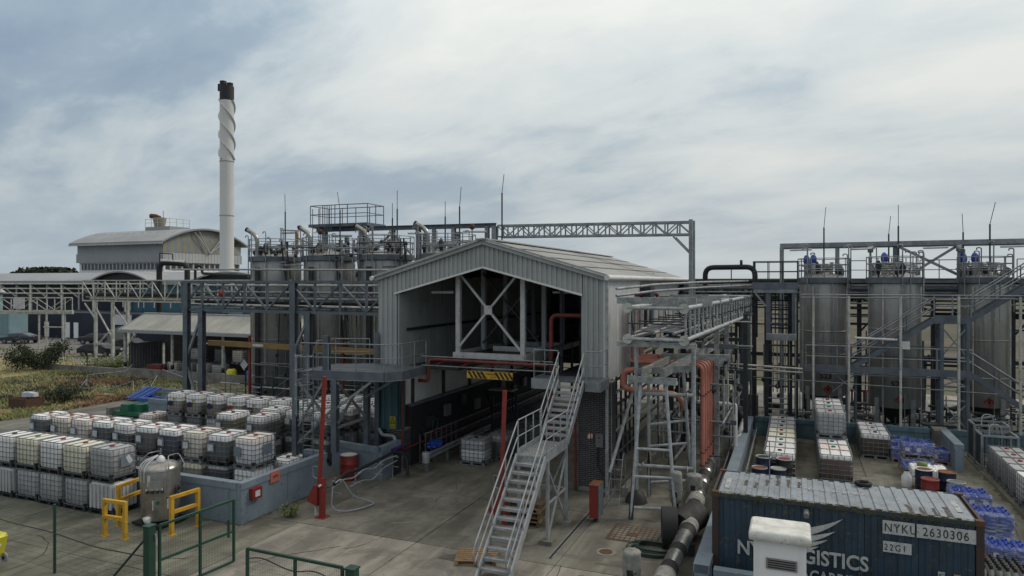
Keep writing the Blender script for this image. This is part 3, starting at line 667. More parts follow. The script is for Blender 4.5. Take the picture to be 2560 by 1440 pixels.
box(s, 'back_wall', 'rust_dark', xa + .5, xb, 46.8, 46.95, 0, 4.2); box(s, 'floor', 'concrete_wet_shade', xa, xb, 42, 46.8, -.02, .004)  # floor coloured dark to stand in for the shade inside the shed
cladding(s, 'side_sheet', 'canopy_grey', (xa + .3, 43.2, 0), (0, 1, 0), 3.5, lambda q: .3, lambda q: 2.6, (1, 0, 0), .3, .05, 1.1)
for x in (-54.9, -49.2, -43.5, -38.0):
    p = tube(s, 'post', 'steel_cream', (x, 43.0, 0), (x, 43.0, 3.75), .26)
    tube(p, 'band', 'black_paint', (x, 43.0, .6), (x, 43.0, 1.0), .275); tube(p, 'band', 'white_print', (x, 43.0, .3), (x, 43.0, .6), .275)
box(None, 'low_wall', 'concrete_wall', -54.0, -34, 41.6, 41.8, -.02, .72)
tag(bpy.data.objects['low_wall'], 'low grey concrete wall along the front of the open shed', 'wall')
k_ = box(None, 'low_wall', 'concrete_wall', -66, -54.6, 42.2, 42.5, -.02, .5); tag(k_, 'low dark kerb wall running from the bush to the shed corner', 'wall')

# ---------------------------------------------------------------- left pipe bridges
t = T('pipe_bridge', 'pale grey truss pipe bridge crossing in front of the works building', 'pipe bridge', (-60, 48, 0))
truss(t, 'steel_cream', (-65.5, 46.6, 6.25), (-35.5, 45.6, 6.25), 2.0, 18, .11)
truss(t, 'galv_old', (-65.5, 48.2, 6.25), (-35.5, 47.2, 6.25), 2.0, 9, .09)
for k in range(3): tube(t, 'pipe', 'stainless' if k else 'insul_black', (-66, 47 + .4 * k, 6.9 - .25 * k), (-35.5, 46 + .4 * k, 6.9 - .25 * k), .22 if k else .4)
for x, y in ((-63.6, 46.6), (-61.2, 46.6), (-61.2, 48.2)):
    bar(t, 'leg', 'steel_cream', (x, y, 0), (x, y, 6.2), .24)
for p, q in (((-63.6, 46.6, 5.6), (-61.2, 46.6, 2.6)), ((-63.6, 46.6, 1.8), (-61.2, 46.6, 3.6)), ((-61.2, 46.6, 5.9), (-58.2, 46.6, 3.0)), ((-58.2, 46.5, 3.0), (-60.8, 46.6, .2)), ((-65.2, 46.6, 6.0), (-63.6, 46.6, 4.4))): bar(t, 'diagonal_brace', 'steel_cream', p, q, .11)
bar(t, 'cross_member', 'steel_cream', (-63.6, 46.6, 2.0), (-61.2, 46.6, 2.0), .14)
t = T('walkway', 'cream steel walkway with lattice sides at the left edge on thin legs', 'walkway', (-72, 45, 0))
truss(t, 'steel_cream', (-82, 42.2, 5.15), (-68.3, 47.5, 5.15), 1.35, 8, .09, (.5, -1.1, 0))
bar(t, 'floor_beam', 'steel_cream', (-82, 42.2, 5.0), (-68.2, 47.5, 5.0), .3, .36)
for (x, y) in ((-69.0, 47.2), (-70.0, 46.0), (-71.6, 46.3), (-68.3, 46.5)): tube(t, 'leg', 'steel_cream', (x, y, 0), (x, y, 5.0), .18)
for z in (1.1, 3.5): tube(t, 'cross_member', 'steel_cream', (-70.9, 46.3, z), (-68.3, 46.9, z), .12)
box(t, 'notice_board', 'label_white', -73.6, -71.9, 45.0, 45.06, 5.4, 6.5)
for z in (6.9, 7.4, 7.9): tube(t, 'pipe', 'steel_cream', (-90, 44, z), (-62, 51, z), .13)
for k in range(7): tube(t, 'upright', 'steel_cream', (-86 + 3.6 * k, 45 + .9 * k, 5), (-86 + 3.6 * k, 45 + .9 * k, 7.9), .14)

def loop_pipe(name, label, mat, pts, d, f):
    p = T(name, label, 'pipe', pts[0]); pipe(p, 'insulated_pipe', mat, pts, d, f, 14); return p
lp = loop_pipe('expansion_loop', 'tall black insulated pipe loop rising above the pale truss bridge', 'insul_black', [(*cp(398, 66), 4.2), (*cp(398, 66), 10.0), (*cp(468, 66), 9.85), (*cp(468, 66), 6)], .52, .7)
pipe(lp, 'top_cladding', 'insul_foil', [(*cp(403, 66), 10.12), (*cp(463, 66), 9.98)], .44, 0)
pipe(lp, 'guard_rail', 'black_paint', [(*cp(399, 66), 10), (*cp(399, 66), 10.9), (*cp(432, 66), 10.8), (*cp(432, 66), 9.9)], .10, .05)
loop_pipe('pipe_run', 'black insulated pipe with small loop beside the foot of the chimney', 'insul_black', [(*cp(488, 64), 8.2), (*cp(488, 64), 9.6), (*cp(505, 64), 9.6), (*cp(505, 64), 8.9), (*cp(640, 58), 8.6)], .24, .3)
loop_pipe('pipe_run', 'thin grey vapour pipe running level across the steel tanks', 'stainless', [(*cp(430, 44), 8.9), (*cp(600, 41), 8.85), (*cp(820, 39.4), 8.8), (*cp(990, 37.6), 8.75)], .11, .1)

# near grey blue bridge
t = T('pipe_bridge', 'dark blue grey truss pipe bridge crossing in front of the steel tanks', 'pipe bridge', (-26, 30, 0))
A_ = (-34.0, 30.4, 6.45); B_ = (-17.0, 29.6, 6.45)
truss(t, 'steel_blue', A_, B_, 1.65, 10, .15, (0, 1.5, 0), flip=1)
for k, (z, m, d) in enumerate(((6.75, 'insul_foil', .18), (7.15, 'galv', .16), (7.5, 'galv', .14), (6.9, 'insul_black', .2), (7.9, 'white_steel', .13), (7.2, 'steel_dark', .16))):
    tube(t, 'pipe', m, (-33.8, 30.7 + .18 * k, z), (-17, 29.9 + .18 * k, z), d)
for x in (-33.5, -32.3, -25.2, -24.2):
    y = 30.3 if x < -30 else 29.9
    bar(t, 'leg', 'steel_blue', (x, y, 0), (x, y, 8.1 if x in (-33.5, -25.2) else 6.5), .34, .3, 'ibeam')
for p, q in (((-33.5, 30.3, 3.6), (-32.3, 30.3, 6.2)), ((-33.5, 30.3, 3.0), (-32.3, 30.3, .4)), ((-25.2, 29.9, 4.3), (-24.2, 29.9, 6.2))): bar(t, 'diagonal_brace', 'galv', p, q, .13)
lb = T('alarm_beacon', 'red alarm beacon fixed on the blue grey truss bridge', 'beacon', (-30.1, 30, 7.2)); MB().lathe([(.05, -.22), (.1, -.15), (.13, 0), (.09, .16), (.03, .22)], (-30.6, 30.05, 7.45), 10).build('lens', 'red', lb)
wb = T('service_beam', 'long ochre timber coloured beam fixed level in front of the steel tanks', 'beam', (-26, 31.5, 0))
bar(wb, 'beam', 'beam_ochre', (-33.0, 31.5, 4.4), (-19.6, 31.0, 4.35), .22, .30)
box(wb, 'label_plate', 'label_white', -29.3, -28.5, 31.18, 31.25, 4.33, 4.47)
for x in (-30.0, -23.3): tube(wb, 'bracket_post', 'red', (x, 31.7, 0), (x, 31.7, 4.9), .16)

# ---------------------------------------------------------------- steel tanks
def bend_text(parent, s_, mat, size, cx0, cy0, rad, ang, z):
    o = text(parent, 'lettering', s_, mat, size, Matrix.Identity(4), 'CENTER', .006, bold=.01)
    for v in o.data.vertices:
        a = ang + v.co.x / rad; r = rad + .02 + v.co.z; v.co = (cx0 + r * math.cos(a), cy0 + r * math.sin(a), z + v.co.y)
    o.matrix_basis = wmat(parent).inverted()
def curved_plate(parent, name, mat, cx0, cy0, rad, ang, z, pts, off=.012):
    n = len(pts); b = MB()
    b.add([(cx0 + (rad + o_) * math.cos(ang + x / rad), cy0 + (rad + o_) * math.sin(ang + x / rad), z + y) for o_ in (0, off) for x, y in pts], [tuple(range(n, 2 * n))] + [(i, (i + 1) % n, (i + 1) % n + n, i + n) for i in range(n)])
    return b.build(name, mat, parent)
def top_gear(t, u, v, rad, z, seed, blue=False):
    rnd = random.Random(seed)
    # guard rail ring as one part, posts, toe band
    MB().lathe([(rad + .03, -.32), (rad + .16, -.30), (rad + .16, 0), (rad + .03, 0)], (u, v, z), 36, smooth=False).build('toe_band', 'steel_blue', t)
    b = MB(); rr = rad + .12
    for hh in (.38, .74, 1.1): b.path([(u + rr * math.cos(a), v + rr * math.sin(a), z + hh) for a in [2 * math.pi * i / 28 for i in range(28)]], .024, 5, closed=True)
    for i in range(12):
        a = 2 * math.pi * i / 12; b.tube((u + rr * math.cos(a), v + rr * math.sin(a), z - .3), (u + rr * math.cos(a), v + rr * math.sin(a), z + 1.1), .026, 5)
    b.build('guard_rail', 'galv', t)
    MB().lathe([(rad * .98, 0), (rad * .7, .16), (rad * .3, .3), (.01, .34)], (u, v, z), 28).build('dome', 'stainless', t)
    # nozzles, valves and instrument pipes
    b = MB()
    for k in range(15):
        a = rnd.uniform(0, 6.28); q = rnd.uniform(.2, .9) * rad; x, y = u + q * math.cos(a), v + q * math.sin(a); h0 = rnd.uniform(.25, .9); r = rnd.uniform(.03, .1)
        b.tube((x, y, z), (x, y, z + h0), r, 8); b.tube((x, y, z + h0 * .55), (x, y, z + h0 * .55 + .05), r * 1.8, 8); b.tube((x, y, z + h0), (x, y, z + h0 + .05), r * 1.9, 8)
        if rnd.random() < .6:
            a2 = rnd.uniform(0, 6.28); b.tube((x, y, z + h0 * .8), (x + .5 * math.cos(a2), y + .5 * math.sin(a2), z + h0 * .8), r * .6, 6); b.tube((x - .12, y, z + h0 + .12), (x + .12, y, z + h0 + .12), .02, 5)
    b.build('valve_cluster', 'stainless_bright', t)
    b = MB()
    for k in range(7):
        a = rnd.uniform(0, 6.28); q = rnd.uniform(.4, .95) * rad; x, y = u + q * math.cos(a), v + q * math.sin(a); h0 = rnd.uniform(.35, .8)
        b.lathe([(.05, 0), (.14, h0 * .4), (.16, h0 * .7), (.06, h0)], (x, y, z + .1), 8)
        b.tube((x, y, z), (x, y, z + .3), .05, 6)
    b.build('actuator_cluster', 'steel_dark', t)
    for k in range(6):
        a = rnd.uniform(3.6, 6.0) if k < 4 else rnd.uniform(0, 3.1); q = rad + .2; x, y = u + q * math.cos(a), v + q * math.sin(a); h0 = rnd.uniform(1.2, 1.9)
        MB().path([(x, y, z - rnd.uniform(.4, 2.0)), (x, y, z + h0), (x - .22, y, z + h0), (x - .22, y, z + h0 - .12)], .032, 6, fillet=.08).build('swan_neck_pipe', 'galv', t)
    b = MB()
    for k in range(4):
        y = v - rad * .7 + k * rad * .45; b.path([(u - rad * .8, y, z + .1), (u - rad * .8, y, z + .5 + .1 * k), (u + rad * .8, y, z + .5 + .1 * k), (u + rad * .8, y, z + .1)], .035, 6, fillet=.1)
    b.build('manifold', 'galv', t)
def steel_tank(label, u, v, D, z0, zt, seed, seams, group, blue=False, cone=False, sign=None, signz=0, diamond=0):
    t = T('steel_tank', label, 'tank', (u, v, 0), group); rad = D / 2
    MB().lathe([(rad - .03, z0), (rad, z0 + .04), (rad, zt - .45), (rad - .03, zt - .25), (rad - .14, zt - .06), (rad - .3, zt)], (u, v, 0), 48).build('shell', 'stainless', t)
    for z in seams: MB().lathe([(rad + .001, -.03), (rad + .028, -.025), (rad + .028, .025), (rad + .001, .03)], (u, v, z), 48).build('weld_band', 'stainless', t)
    ang = math.atan2(-v, -u)
    for k in range(4): 
        a = ang - 1.15 + k * .74; rr = rad + .12; x, y = u + rr * math.cos(a), v + rr * math.sin(a)
        tube(t, 'down_pipe', 'steel_cream' if k % 2 else 'galv', (x, y, .3), (x, y, zt - (.5 if k % 2 else .2)), .07 if k % 2 else .05)
    for k in range(3):
        a = ang - .5 + k * .55; x, y = u + (rad + .008) * math.cos(a), v + (rad + .008) * math.sin(a)
        zz0 = z0 + (zt - z0) * .33 * k; bar(t, 'weld_seam', 'stainless', (x, y, zz0), (x, y, zz0 + (zt - z0) * .33), .03)
    if cone:
        MB().lathe([(.18, -1.0), (.25, -.85), (rad - .25, -.12), (rad - .03, 0)], (u, v, z0), 36).build('cone_bottom', 'steel_dark', t)
        tube(t, 'outlet', 'steel_dark', (u, v, 0), (u, v, z0 - .9), .3)
        for a in (ang - .75, ang + .75, ang + 2.4, ang - 2.4):
            x, y = u + (rad - .02) * math.cos(a), v + (rad - .02) * math.sin(a); lg = bar(t, 'leg', 'galv_old', (x, y, 0), (x, y, z0 + .5), .22, .22, 'ibeam'); box(lg, 'foot_plate', 'galv_old', x - .22, x + .22, y - .22, y + .22, 0, .04)
    else: MB().lathe([(rad + .12, 0), (rad + .12, z0 + .02), (rad, z0 + .02)], (u, v, 0), 32).build('plinth', 'concrete_wall', t)
    top_gear(t, u, v, rad, zt, seed)
    if sign: bend_text(t, sign, 'black_print', .42, u, v, rad, ang + .0 + (.28 if not blue else .10), signz)
    if diamond:
        for kk, r_ in ((0, .28),): curved_plate(t, 'hazard_diamond', 'red', u, v, rad + .01, ang + .18, diamond, [(-r_, 0), (0, -r_), (r_, 0), (0, r_)])
        curved_plate(t, 'flame_mark', 'black_print', u, v, rad + .024, ang + .18, diamond, [(-.05, -.06), (.05, -.06), (.07, .02), (0, .12), (-.07, .02)], .004)
    if blue:
        for k in (0, 1) if seed % 2 else (0,):
            x, y = u - .55 - .35 * k, v - .5 + .9 * k
            vp = tube(t, 'vent_stack', 'stainless', (x, y, zt), (x, y, zt + .95), .30)
            MB().lathe([(.16, 0), (.18, .1), (.17, .32), (.10, .46), (.02, .5)], (x, y, zt + .85), 14).build('blue_hood', 'blue_plastic', vp)
    else:
        x, y = u - .75, v - .9
        MB().path([(x, y, zt - .1), (x, y, zt + 1.35), (x - .75, y - .1, zt + 1.75)], .135, 12, fillet=.45).build('vent_pipe', 'stainless_bright', t)
        MB().path([(x - .70, y - .09, zt + 1.73), (x - .80, y - .11, zt + 1.78)], .15, 12).build('vent_cowl', 'black_paint', t)
    return t
G1 = 'row of steel process tanks left of the gable canopy'
steel_tank('leftmost tall steel tank, nearest the chimney in the left tank row', -30.9, 35, 3.1, .5, 9.7, 1, (8.9, 6.9, 4.5, 2.2), G1)
steel_tank('second tall steel tank from the chimney in the left tank row', -26.7, 35, 3.1, .5, 9.7, 2, (7.2, 4.4, 2.0), G1)
steel_tank('third tall steel tank from the chimney, marked S 37 and partly behind the canopy', -22.6, 35, 3.1, .5, 9.7, 3, (7.2, 4.4, 2.0), G1, sign='S 37', signz=4.25)
steel_tank('fourth steel tank of the left row, only its railed top visible above the gable', -18.5, 35, 3.1, .5, 9.7, 4, (7.2, 4.4), G1)
G2 = 'row of steel tanks on the right behind the stairs'
steel_tank('left one of the three right steel tanks, marked S23 with a red diamond', 1.62, 43.6, 2.5, 1.65, 8.35, 11, (5.3, 4.0), G2, True, True, 'S23', 2.65, 2.02)
steel_tank('middle one of the three right steel tanks with red diamond near its cone', 5.07, 42.0, 2.5, 1.45, 8.35, 12, (5.6, 3.2), G2, True, True, 'S21', 2.6, 1.9)
steel_tank('right one of the three right steel tanks, behind the steel stairs', 9.57, 43.9, 2.3, 1.45, 8.35, 13, (5.0, 3.0), G2, True, True, None, 0, 1.75)

# dark back row behind the left tanks
for i, x in enumerate((-28.8, -24.6, -20.5)):
    t = T('steel_tank', ('first', 'second', 'third')[i] + ' dark tank showing in the gap behind the left tank row, counted from the left', 'tank', (x, 39.5, 0), 'dark tanks in the back row')
    MB().lathe([(1.3, 0), (1.3, 8.6), (1.0, 8.9), (.01, 9.1)], (x, 39.5, 0), 24).build('shell', 'steel_dark', t)
    MB().lathe([(1.42, -.2), (1.42, 0)], (x, 39.5, 8.8), 24).build('toe_band', 'steel_dark', t)

# lightning rods
def rod(label, px, Y, zt, zb, lean=0, grp='thin lightning rods above the tanks'):
    x, y = cp(px, Y); t = T('lightning_rod', label, 'lightning rod', (x, y, zb), grp); zm = zb + (zt - zb) * .72
    tube(t, 'mast', 'steel_dark', (x, y, zb), (x, y, zm), .085); tube(t, 'tip', 'steel_dark', (x, y, zm), (x + lean, y, zt), .035, 'rod')
for i, (px, Y, ytop, yb, le) in enumerate(((713, 44, 486, 640, -.03), (850, 42.5, 480, 640, -.2), (981, 41.5, 508, 640, 0), (993, 41, 476, 640, 0), (1113, 40.5, 503, 640, 0), (1149, 40, 468, 640, .1), (1255, 38, 436, 600, .12), (2060, 39.5, 518, 700, .1), (2222, 40, 540, 700, .1), (2246, 38, 512, 700, 0), (2408, 39, 534, 700, -.05), (2475, 37, 506, 700, .25))):
    lab = ['lightning rod rising from the tank nearest the chimney', 'lightning rod beside the railed look-out platform on the gantry', 'shorter of the two close lightning rods above the third left tank', 'taller of the two close lightning rods above the third left tank', 'short thin lightning rod left of the tall one above the gable slope', 'tall lightning rod above the left slope of the gable', 'tallest lightning rod, standing at the left end of the lattice gantry', 'lightning rod rising from the tank marked S23', 'shorter lightning rod above the middle right tank', 'taller lightning rod above the middle right tank', 'shorter lightning rod beside the gantry column at the right', 'leaning lightning rod above the right tank by the stairs'][i]
    rod(lab, px, Y, 8.1 - (ytop - 705) * Y / 1707, 8.1 - (yb - 705) * Y / 1707, le)

# ---------------------------------------------------------------- gantry behind the left tanks
t = T('gantry', 'grey gantry over the left tanks with long lattice beam reaching over the canopy', 'gantry', (-18, 38, 0))
bar(t, 'beam', 'steel_blue', (-30.1, 38, 11.65), (-16.7, 38, 11.55), .24, .28, 'ibeam')
for x, m in ((-29.4, .3), (-26.4, .28), (-24.0, .24), (-22.1, .24), (-21.0, .2), (-19.6, .24), (-17.3, .24), (-16.8, .3)): bar(t, 'column', 'galv', (x, 38, 0), (x, 38, 11.5), m, m, 'ibeam')
for x in (-29.2, -20.4, -22.9): bar(t, 'column', 'steel_blue', (x, 40.2, 0), (x, 40.2, 11.4), .24)
for p, q in (((-26.3, 38, 11.3), (-24.1, 38, 9.4)), ((-26.3, 38, 9.4), (-24.1, 38, 11.3)), ((-24, 38, 11.3), (-22.2, 38, 9.4))): bar(t, 'diagonal_brace', 'galv', p, q, .12)
truss(t, 'galv', (-16.6, 38, 10.85), (-5.2, 38, 10.7), .68, 17, .10, (0, .9, 0))
for y in (38, 38.9): bar(t, 'column', 'galv', (-5.15, y, 0), (-5.15, y, 11.5), .2)
for y in (38, 38.9): bar(t, 'knee_brace', 'galv', (-6.1, y, 10.6), (-5.25, y, 9.7), .09)
for k in range(6): bar(t, 'lattice_brace', 'galv', (-5.15, 38.05, 1.5 + k * 1.6), (-5.15, 38.85, 3.0 + k * 1.6), .06)
for x in (-28.6, -25.6, -22.7, -18.8):
    l = tube(t, 'light_fitting', 'lamp_white', (x, 37.7, 11.2), (x + 1.6, 37.7, 11.15), .13)
t2 = T('lookout_platform', 'railed steel platform with cage ladder on top of the gantry over the left tanks', 'platform', (-28, 38, 11.9))
box(t2, 'deck', 'steel_blue', -30.3, -25.6, 37.4, 39.6, 11.78, 11.98)
railing(t2, 'steel_blue', [(-30.2, 39.5, 11.98), (-30.2, 37.5, 11.98), (-27.2, 37.5, 11.98), (-25.7, 37.6, 11.98), (-25.7, 39.5, 11.98), (-30.2, 39.5, 11.98)], 1.25, .06, 1.1)
for k in range(5): tube(t2, 'cage_bar', 'steel_blue', (-28.9 + .14 * k, 37.3, 11.4), (-28.9 + .14 * k, 37.3, 13.2), .045, 'rod')
for k in range(12): tube(t2, 'ladder_rung', 'steel_blue', (-29.9, 37.35, 8.6 + .28 * k), (-29.4, 37.35, 8.6 + .28 * k), .04, 'rod')
for x in (-29.9, -29.4): tube(t2, 'ladder_stile', 'steel_blue', (x, 37.35, 8.4), (x, 37.35, 13.0), .05, 'rod')
t3 = T('lamp_frame', 'lamp arm with long white fitting and yellow jib on top of the leftmost tank', 'lamp', (-31, 36, 9.7))
pipe(t3, 'arm', 'galv', [(-31.4, 36, 9.8), (-31.4, 36, 11.55), (-29.9, 36, 11.45)], .08, .12); tube(t3, 'light_fitting', 'lamp_white', (-31.3, 36, 11.35), (-30.0, 36, 11.35), .16)
bar(t3, 'jib_post', 'beam_ochre', (-30.1, 36, 9.9), (-30.1, 36, 11.4), .16); bar(t3, 'jib_arm', 'beam_ochre', (-30.1, 36, 11.0), (-28.9, 36, 10.55), .08); bar(t3, 'jib_arm', 'beam_ochre', (-30.1, 36, 10.4), (-28.9, 36, 10.5), .08)
for i, x in enumerate((-28.6, -25.0, -21.3, -17.6)):
    f = T('float_valve', ['reddish valve head on a pole above the first left tank', 'reddish valve head on a pole above the second left tank', 'reddish valve head on a pole above the third left tank', 'reddish valve head on a pole above the fourth left tank'][i], 'valve', (x, 36.5, 9.5), 'valve heads on poles above the left tanks')
    tube(f, 'pole', 'galv', (x, 36.5, 9.0), (x, 36.5, 11.3), .07); MB().lathe([(.05, 0), (.17, .08), (.17, .25), (.06, .36)], (x, 36.5, 11.2), 10).build('head', 'rust', f)

# ---------------------------------------------------------------- gable canopy building
UL, UR, UM = -16.75, -6.65, -11.7
VF, VB = 25.35, 46.0
ZE, ZR = 8.28, 9.75
cb = T('canopy_building', 'grey ribbed steel canopy building with open gable front on black brick piers', 'building', (UM, VF, 0))
def zroof(x): return ZR - abs(x - UM) * (ZR - ZE) / (UM - UL)
# gable fascia: lower edge follows the pitched opening
def zfas(x):
    if x < -15.85 or x > -7.35: return None
    return (ZR - 1.02) - abs(x - UM) * .262
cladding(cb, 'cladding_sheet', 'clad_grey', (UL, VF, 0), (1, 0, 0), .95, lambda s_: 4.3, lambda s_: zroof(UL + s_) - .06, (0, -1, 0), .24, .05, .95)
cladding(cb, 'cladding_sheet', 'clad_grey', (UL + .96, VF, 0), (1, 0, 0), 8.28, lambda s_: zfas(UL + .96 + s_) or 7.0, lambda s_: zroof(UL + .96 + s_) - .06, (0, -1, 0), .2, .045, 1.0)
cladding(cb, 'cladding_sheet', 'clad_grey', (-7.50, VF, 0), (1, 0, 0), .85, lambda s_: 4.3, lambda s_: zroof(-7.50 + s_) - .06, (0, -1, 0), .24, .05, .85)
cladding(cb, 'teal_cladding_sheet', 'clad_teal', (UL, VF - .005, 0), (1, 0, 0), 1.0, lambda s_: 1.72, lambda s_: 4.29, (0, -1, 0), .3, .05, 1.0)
box(cb, 'jamb_return', 'clad_grey', -15.78, -15.72, VF + .02, VF + .9, 4.3, 7.6); box(cb, 'jamb_return', 'clad_teal', -15.74, -15.70, VF + .02, VF + .5, 1.72, 4.29)
box(cb, 'jamb_return', 'clad_grey', -7.56, -7.50, VF + .02, VF + .8, 4.3, 7.6)
for sg in (-1, 1):
    xe = UM + sg * (UM - UL) + sg * .12
    bar(cb, 'verge_trim', 'clad_grey', (UM, VF - .14, ZR + .02), (xe, VF - .14, zroof(xe) + .02), .06, .26)
    xi = UM + sg * 4.2; bar(cb, 'opening_trim', 'clad_side', (UM, VF - .08, ZR - 1.05), (xi, VF - .08, ZR - 1.05 - 4.2 * .262), .08, .08)
# roof sheets
ns = 21; sl = (VB - VF + .5) / ns
for k in range(ns):
    v0 = VF - .25 + k * sl
    for sg in (-1, 1):
        xe = UM + sg * (UM - UL + .18); b = MB(); vs = []; m = 5
        for j in range(m * 2 + 1):
            y = v0 + j * (sl - .012) / (m * 2); d = .035 * (j % 2)
            vs += [(UM, y, ZR + .05 + d), (xe, y, zroof(xe) + .05 + d)]
        b.add(vs, [(2 * i, 2 * i + 2, 2 * i + 3, 2 * i + 1) for i in range(m * 2)])
        b.build('roof_sheet', 'roof_sheet', cb)
for sg in (-1, 1):
    xe = UM + sg * (UM - UL + .1)
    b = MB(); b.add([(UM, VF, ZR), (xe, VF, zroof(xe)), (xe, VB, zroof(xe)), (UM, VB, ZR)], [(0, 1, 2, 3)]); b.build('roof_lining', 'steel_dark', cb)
bar(cb, 'ridge_cap', 'roof_sheet', (UM, VF - .25, ZR + .1), (UM, VB + .2, ZR + .1), .45, .05)
for k in (1, 2, 3): bar(cb, 'roof_joint', 'roof_sheet', (UM + k * 1.28, VF - .2, zroof(UM + k * 1.28) + .10), (UM + k * 1.28, VB, zroof(UM + k * 1.28) + .10), .12, .02)
tube(cb, 'gutter', 'clad_side', (UR + .18, VF - .3, ZE - .02), (UR + .18, VB, ZE - .02), .22)
tube(cb, 'gutter', 'clad_side', (UL - .18, VF - .3, ZE - .02), (UL - .18, VB, ZE - .02), .2)
# right flank
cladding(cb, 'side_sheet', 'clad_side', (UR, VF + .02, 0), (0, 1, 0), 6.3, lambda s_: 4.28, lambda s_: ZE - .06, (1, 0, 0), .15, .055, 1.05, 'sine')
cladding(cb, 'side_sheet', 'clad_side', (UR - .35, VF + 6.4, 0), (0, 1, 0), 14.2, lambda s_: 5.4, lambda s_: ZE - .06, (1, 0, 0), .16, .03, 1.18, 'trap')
box(cb, 'corner_trim', 'clad_side', UR - .02, UR + .06, VF - .06, VF + .10, 4.2, ZE - .05)
tube(cb, 'rain_pipe', 'grey_paint', (UR + .12, VF - .08, 0), (UR + .12, VF - .08, ZE - .1), .13)
box(cb, 'inner_wall', 'black_paint', UR - .6, UR - .5, VF + 1, 45, 5.9, ZE - .1)
for k in range(6): box(cb, 'inner_screen', 'steel_dark', -13.0 + .95 * k, -12.1 + .95 * k, 39.0, 39.08, 6.6, 8.6)
# left wall seen from inside
for k in range(18):
    v0 = VF + .6 + k * 1.1
    box(cb, 'lining_panel', 'clad_inner', -15.86, -15.80, v0 + .01, v0 + 1.09, 4.35, 6.02); box(cb, 'lining_panel', 'clad_inner', -15.86, -15.80, v0 + .01, v0 + 1.09, 6.06, 8.3)
    box(cb, 'lining_panel', 'clad_pale', -15.78, -15.72, v0 + .01, v0 + 1.09, 2.72, 4.28)
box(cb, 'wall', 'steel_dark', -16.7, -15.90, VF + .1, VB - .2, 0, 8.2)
tube(cb, 'wall_rail', 'steel_dark', (-15.7, VF + .6, 6.02), (-15.7, VB, 6.02), .12)
for k in range(7): bar(cb, 'wall_post', 'steel_dark', (-15.66, 26.4 + 2.9 * k, 2.3), (-15.66, 26.4 + 2.9 * k, 4.25), .12)
box(cb, 'floor_slab', 'steel_dark', -15.75, -13.3, VF + .9, VB, 4.28, 4.42)
# brick lower wall and piers
BR = unit('box', 'brick')
def bricks(parent, axis, o, length, z0, z1, face, cap, joint_depth):
    """courses of single bricks standing 8 mm proud of the mortar; beyond cap the rest is one mesh"""
    rows = int((z1 - z0) / .075); n = 0; rest = MB()
    for r_ in range(rows):
        x = -.1125 if r_ % 2 else 0.
        while x < length - .03:
            a = max(x, 0) + .005; b_ = min(x + .225, length) - .005; z = z0 + r_ * .075; x += .225
            if b_ - a < .03: continue
            c_ = Vector(o); d = .05 if axis == 'x' else 0
            if axis == 'x': ce = c_ + Vector(((a + b_) / 2, 0, z + .0375)); sc = (b_ - a - .006, .05, .058)
            else: ce = c_ + Vector((0, (a + b_) / 2, z + .0375)); sc = (.05, b_ - a - .006, .058)
            if COUNT[0] < cap:
                O('brick', BR, parent, Matrix.Translation(ce) @ Matrix.Diagonal((*sc, 1))); COUNT[0] += 1
            else: rest.box(ce.x - sc[0] / 2, ce.x + sc[0] / 2, ce.y - sc[1] / 2, ce.y + sc[1] / 2, ce.z - sc[2] / 2, ce.z + sc[2] / 2)
    if rest.v: tag(rest.build('brickwork', 'brick', parent), kind='stuff')
COUNT = [0]
pr = T('brick_pier', 'tall dark brick pier behind the steel stairs at the right of the canopy mouth', 'pier', (-7.1, 25.9, 0))
box(pr, 'core', 'brick_joint', -7.745, -6.428, 25.597, 26.27, 0, 4.26)
bricks(pr, 'x', (-7.75, 25.615, .16), 1.3, 0, 4.1, -1, 300, 0); bricks(pr, 'y', (-6.445, 25.64, .16), .62, 0, 4.1, 1, 300, 0)
pl = T('brick_pier', 'short dark brick pier under the teal cladding at the left of the canopy mouth', 'pier', (-16.1, 25.9, 0)); COUNT[0] = 0
box(pl, 'core', 'brick_joint', -16.385, -15.588, 25.417, 26.1, 0, 1.72)
bricks(pl, 'x', (-16.39, 25.435, .02), .77, 0, 1.7, -1, 300, 0); bricks(pl, 'y', (-15.605, 25.45, .02), .65, 0, 1.7, 1, 300, 0)
COUNT[0] = 999; box(cb, 'lower_wall', 'concrete_dark', -15.88, -15.60, 26.1, VB, 0, 2.68); bricks(cb, 'y', (-15.585, 26.1, 0), 19.5, 0, 2.62, 1, 0, 0)
box(cb, 'sill', 'steel_blue', -15.72, -15.5, 26.1, VB, 2.62, 2.72)
# back end of the bay: dark screen with gaps
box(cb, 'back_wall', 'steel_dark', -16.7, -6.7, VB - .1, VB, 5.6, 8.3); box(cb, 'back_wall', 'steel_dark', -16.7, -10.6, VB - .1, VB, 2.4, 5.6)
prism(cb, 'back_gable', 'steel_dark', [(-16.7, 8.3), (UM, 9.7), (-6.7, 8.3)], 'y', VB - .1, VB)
for k in range(11): bar(cb, 'back_column', 'steel_dark', (-16.2 + .95 * k, VB - .3, 0), (-16.2 + .95 * k, VB - .3, 8.3), .16)
for k in range(9): tube(cb, 'back_pipe', 'steel_dark', (-16, VB - .6, 4.4 + .42 * k), (-6.9, VB - .6, 4.4 + .42 * k), .11)

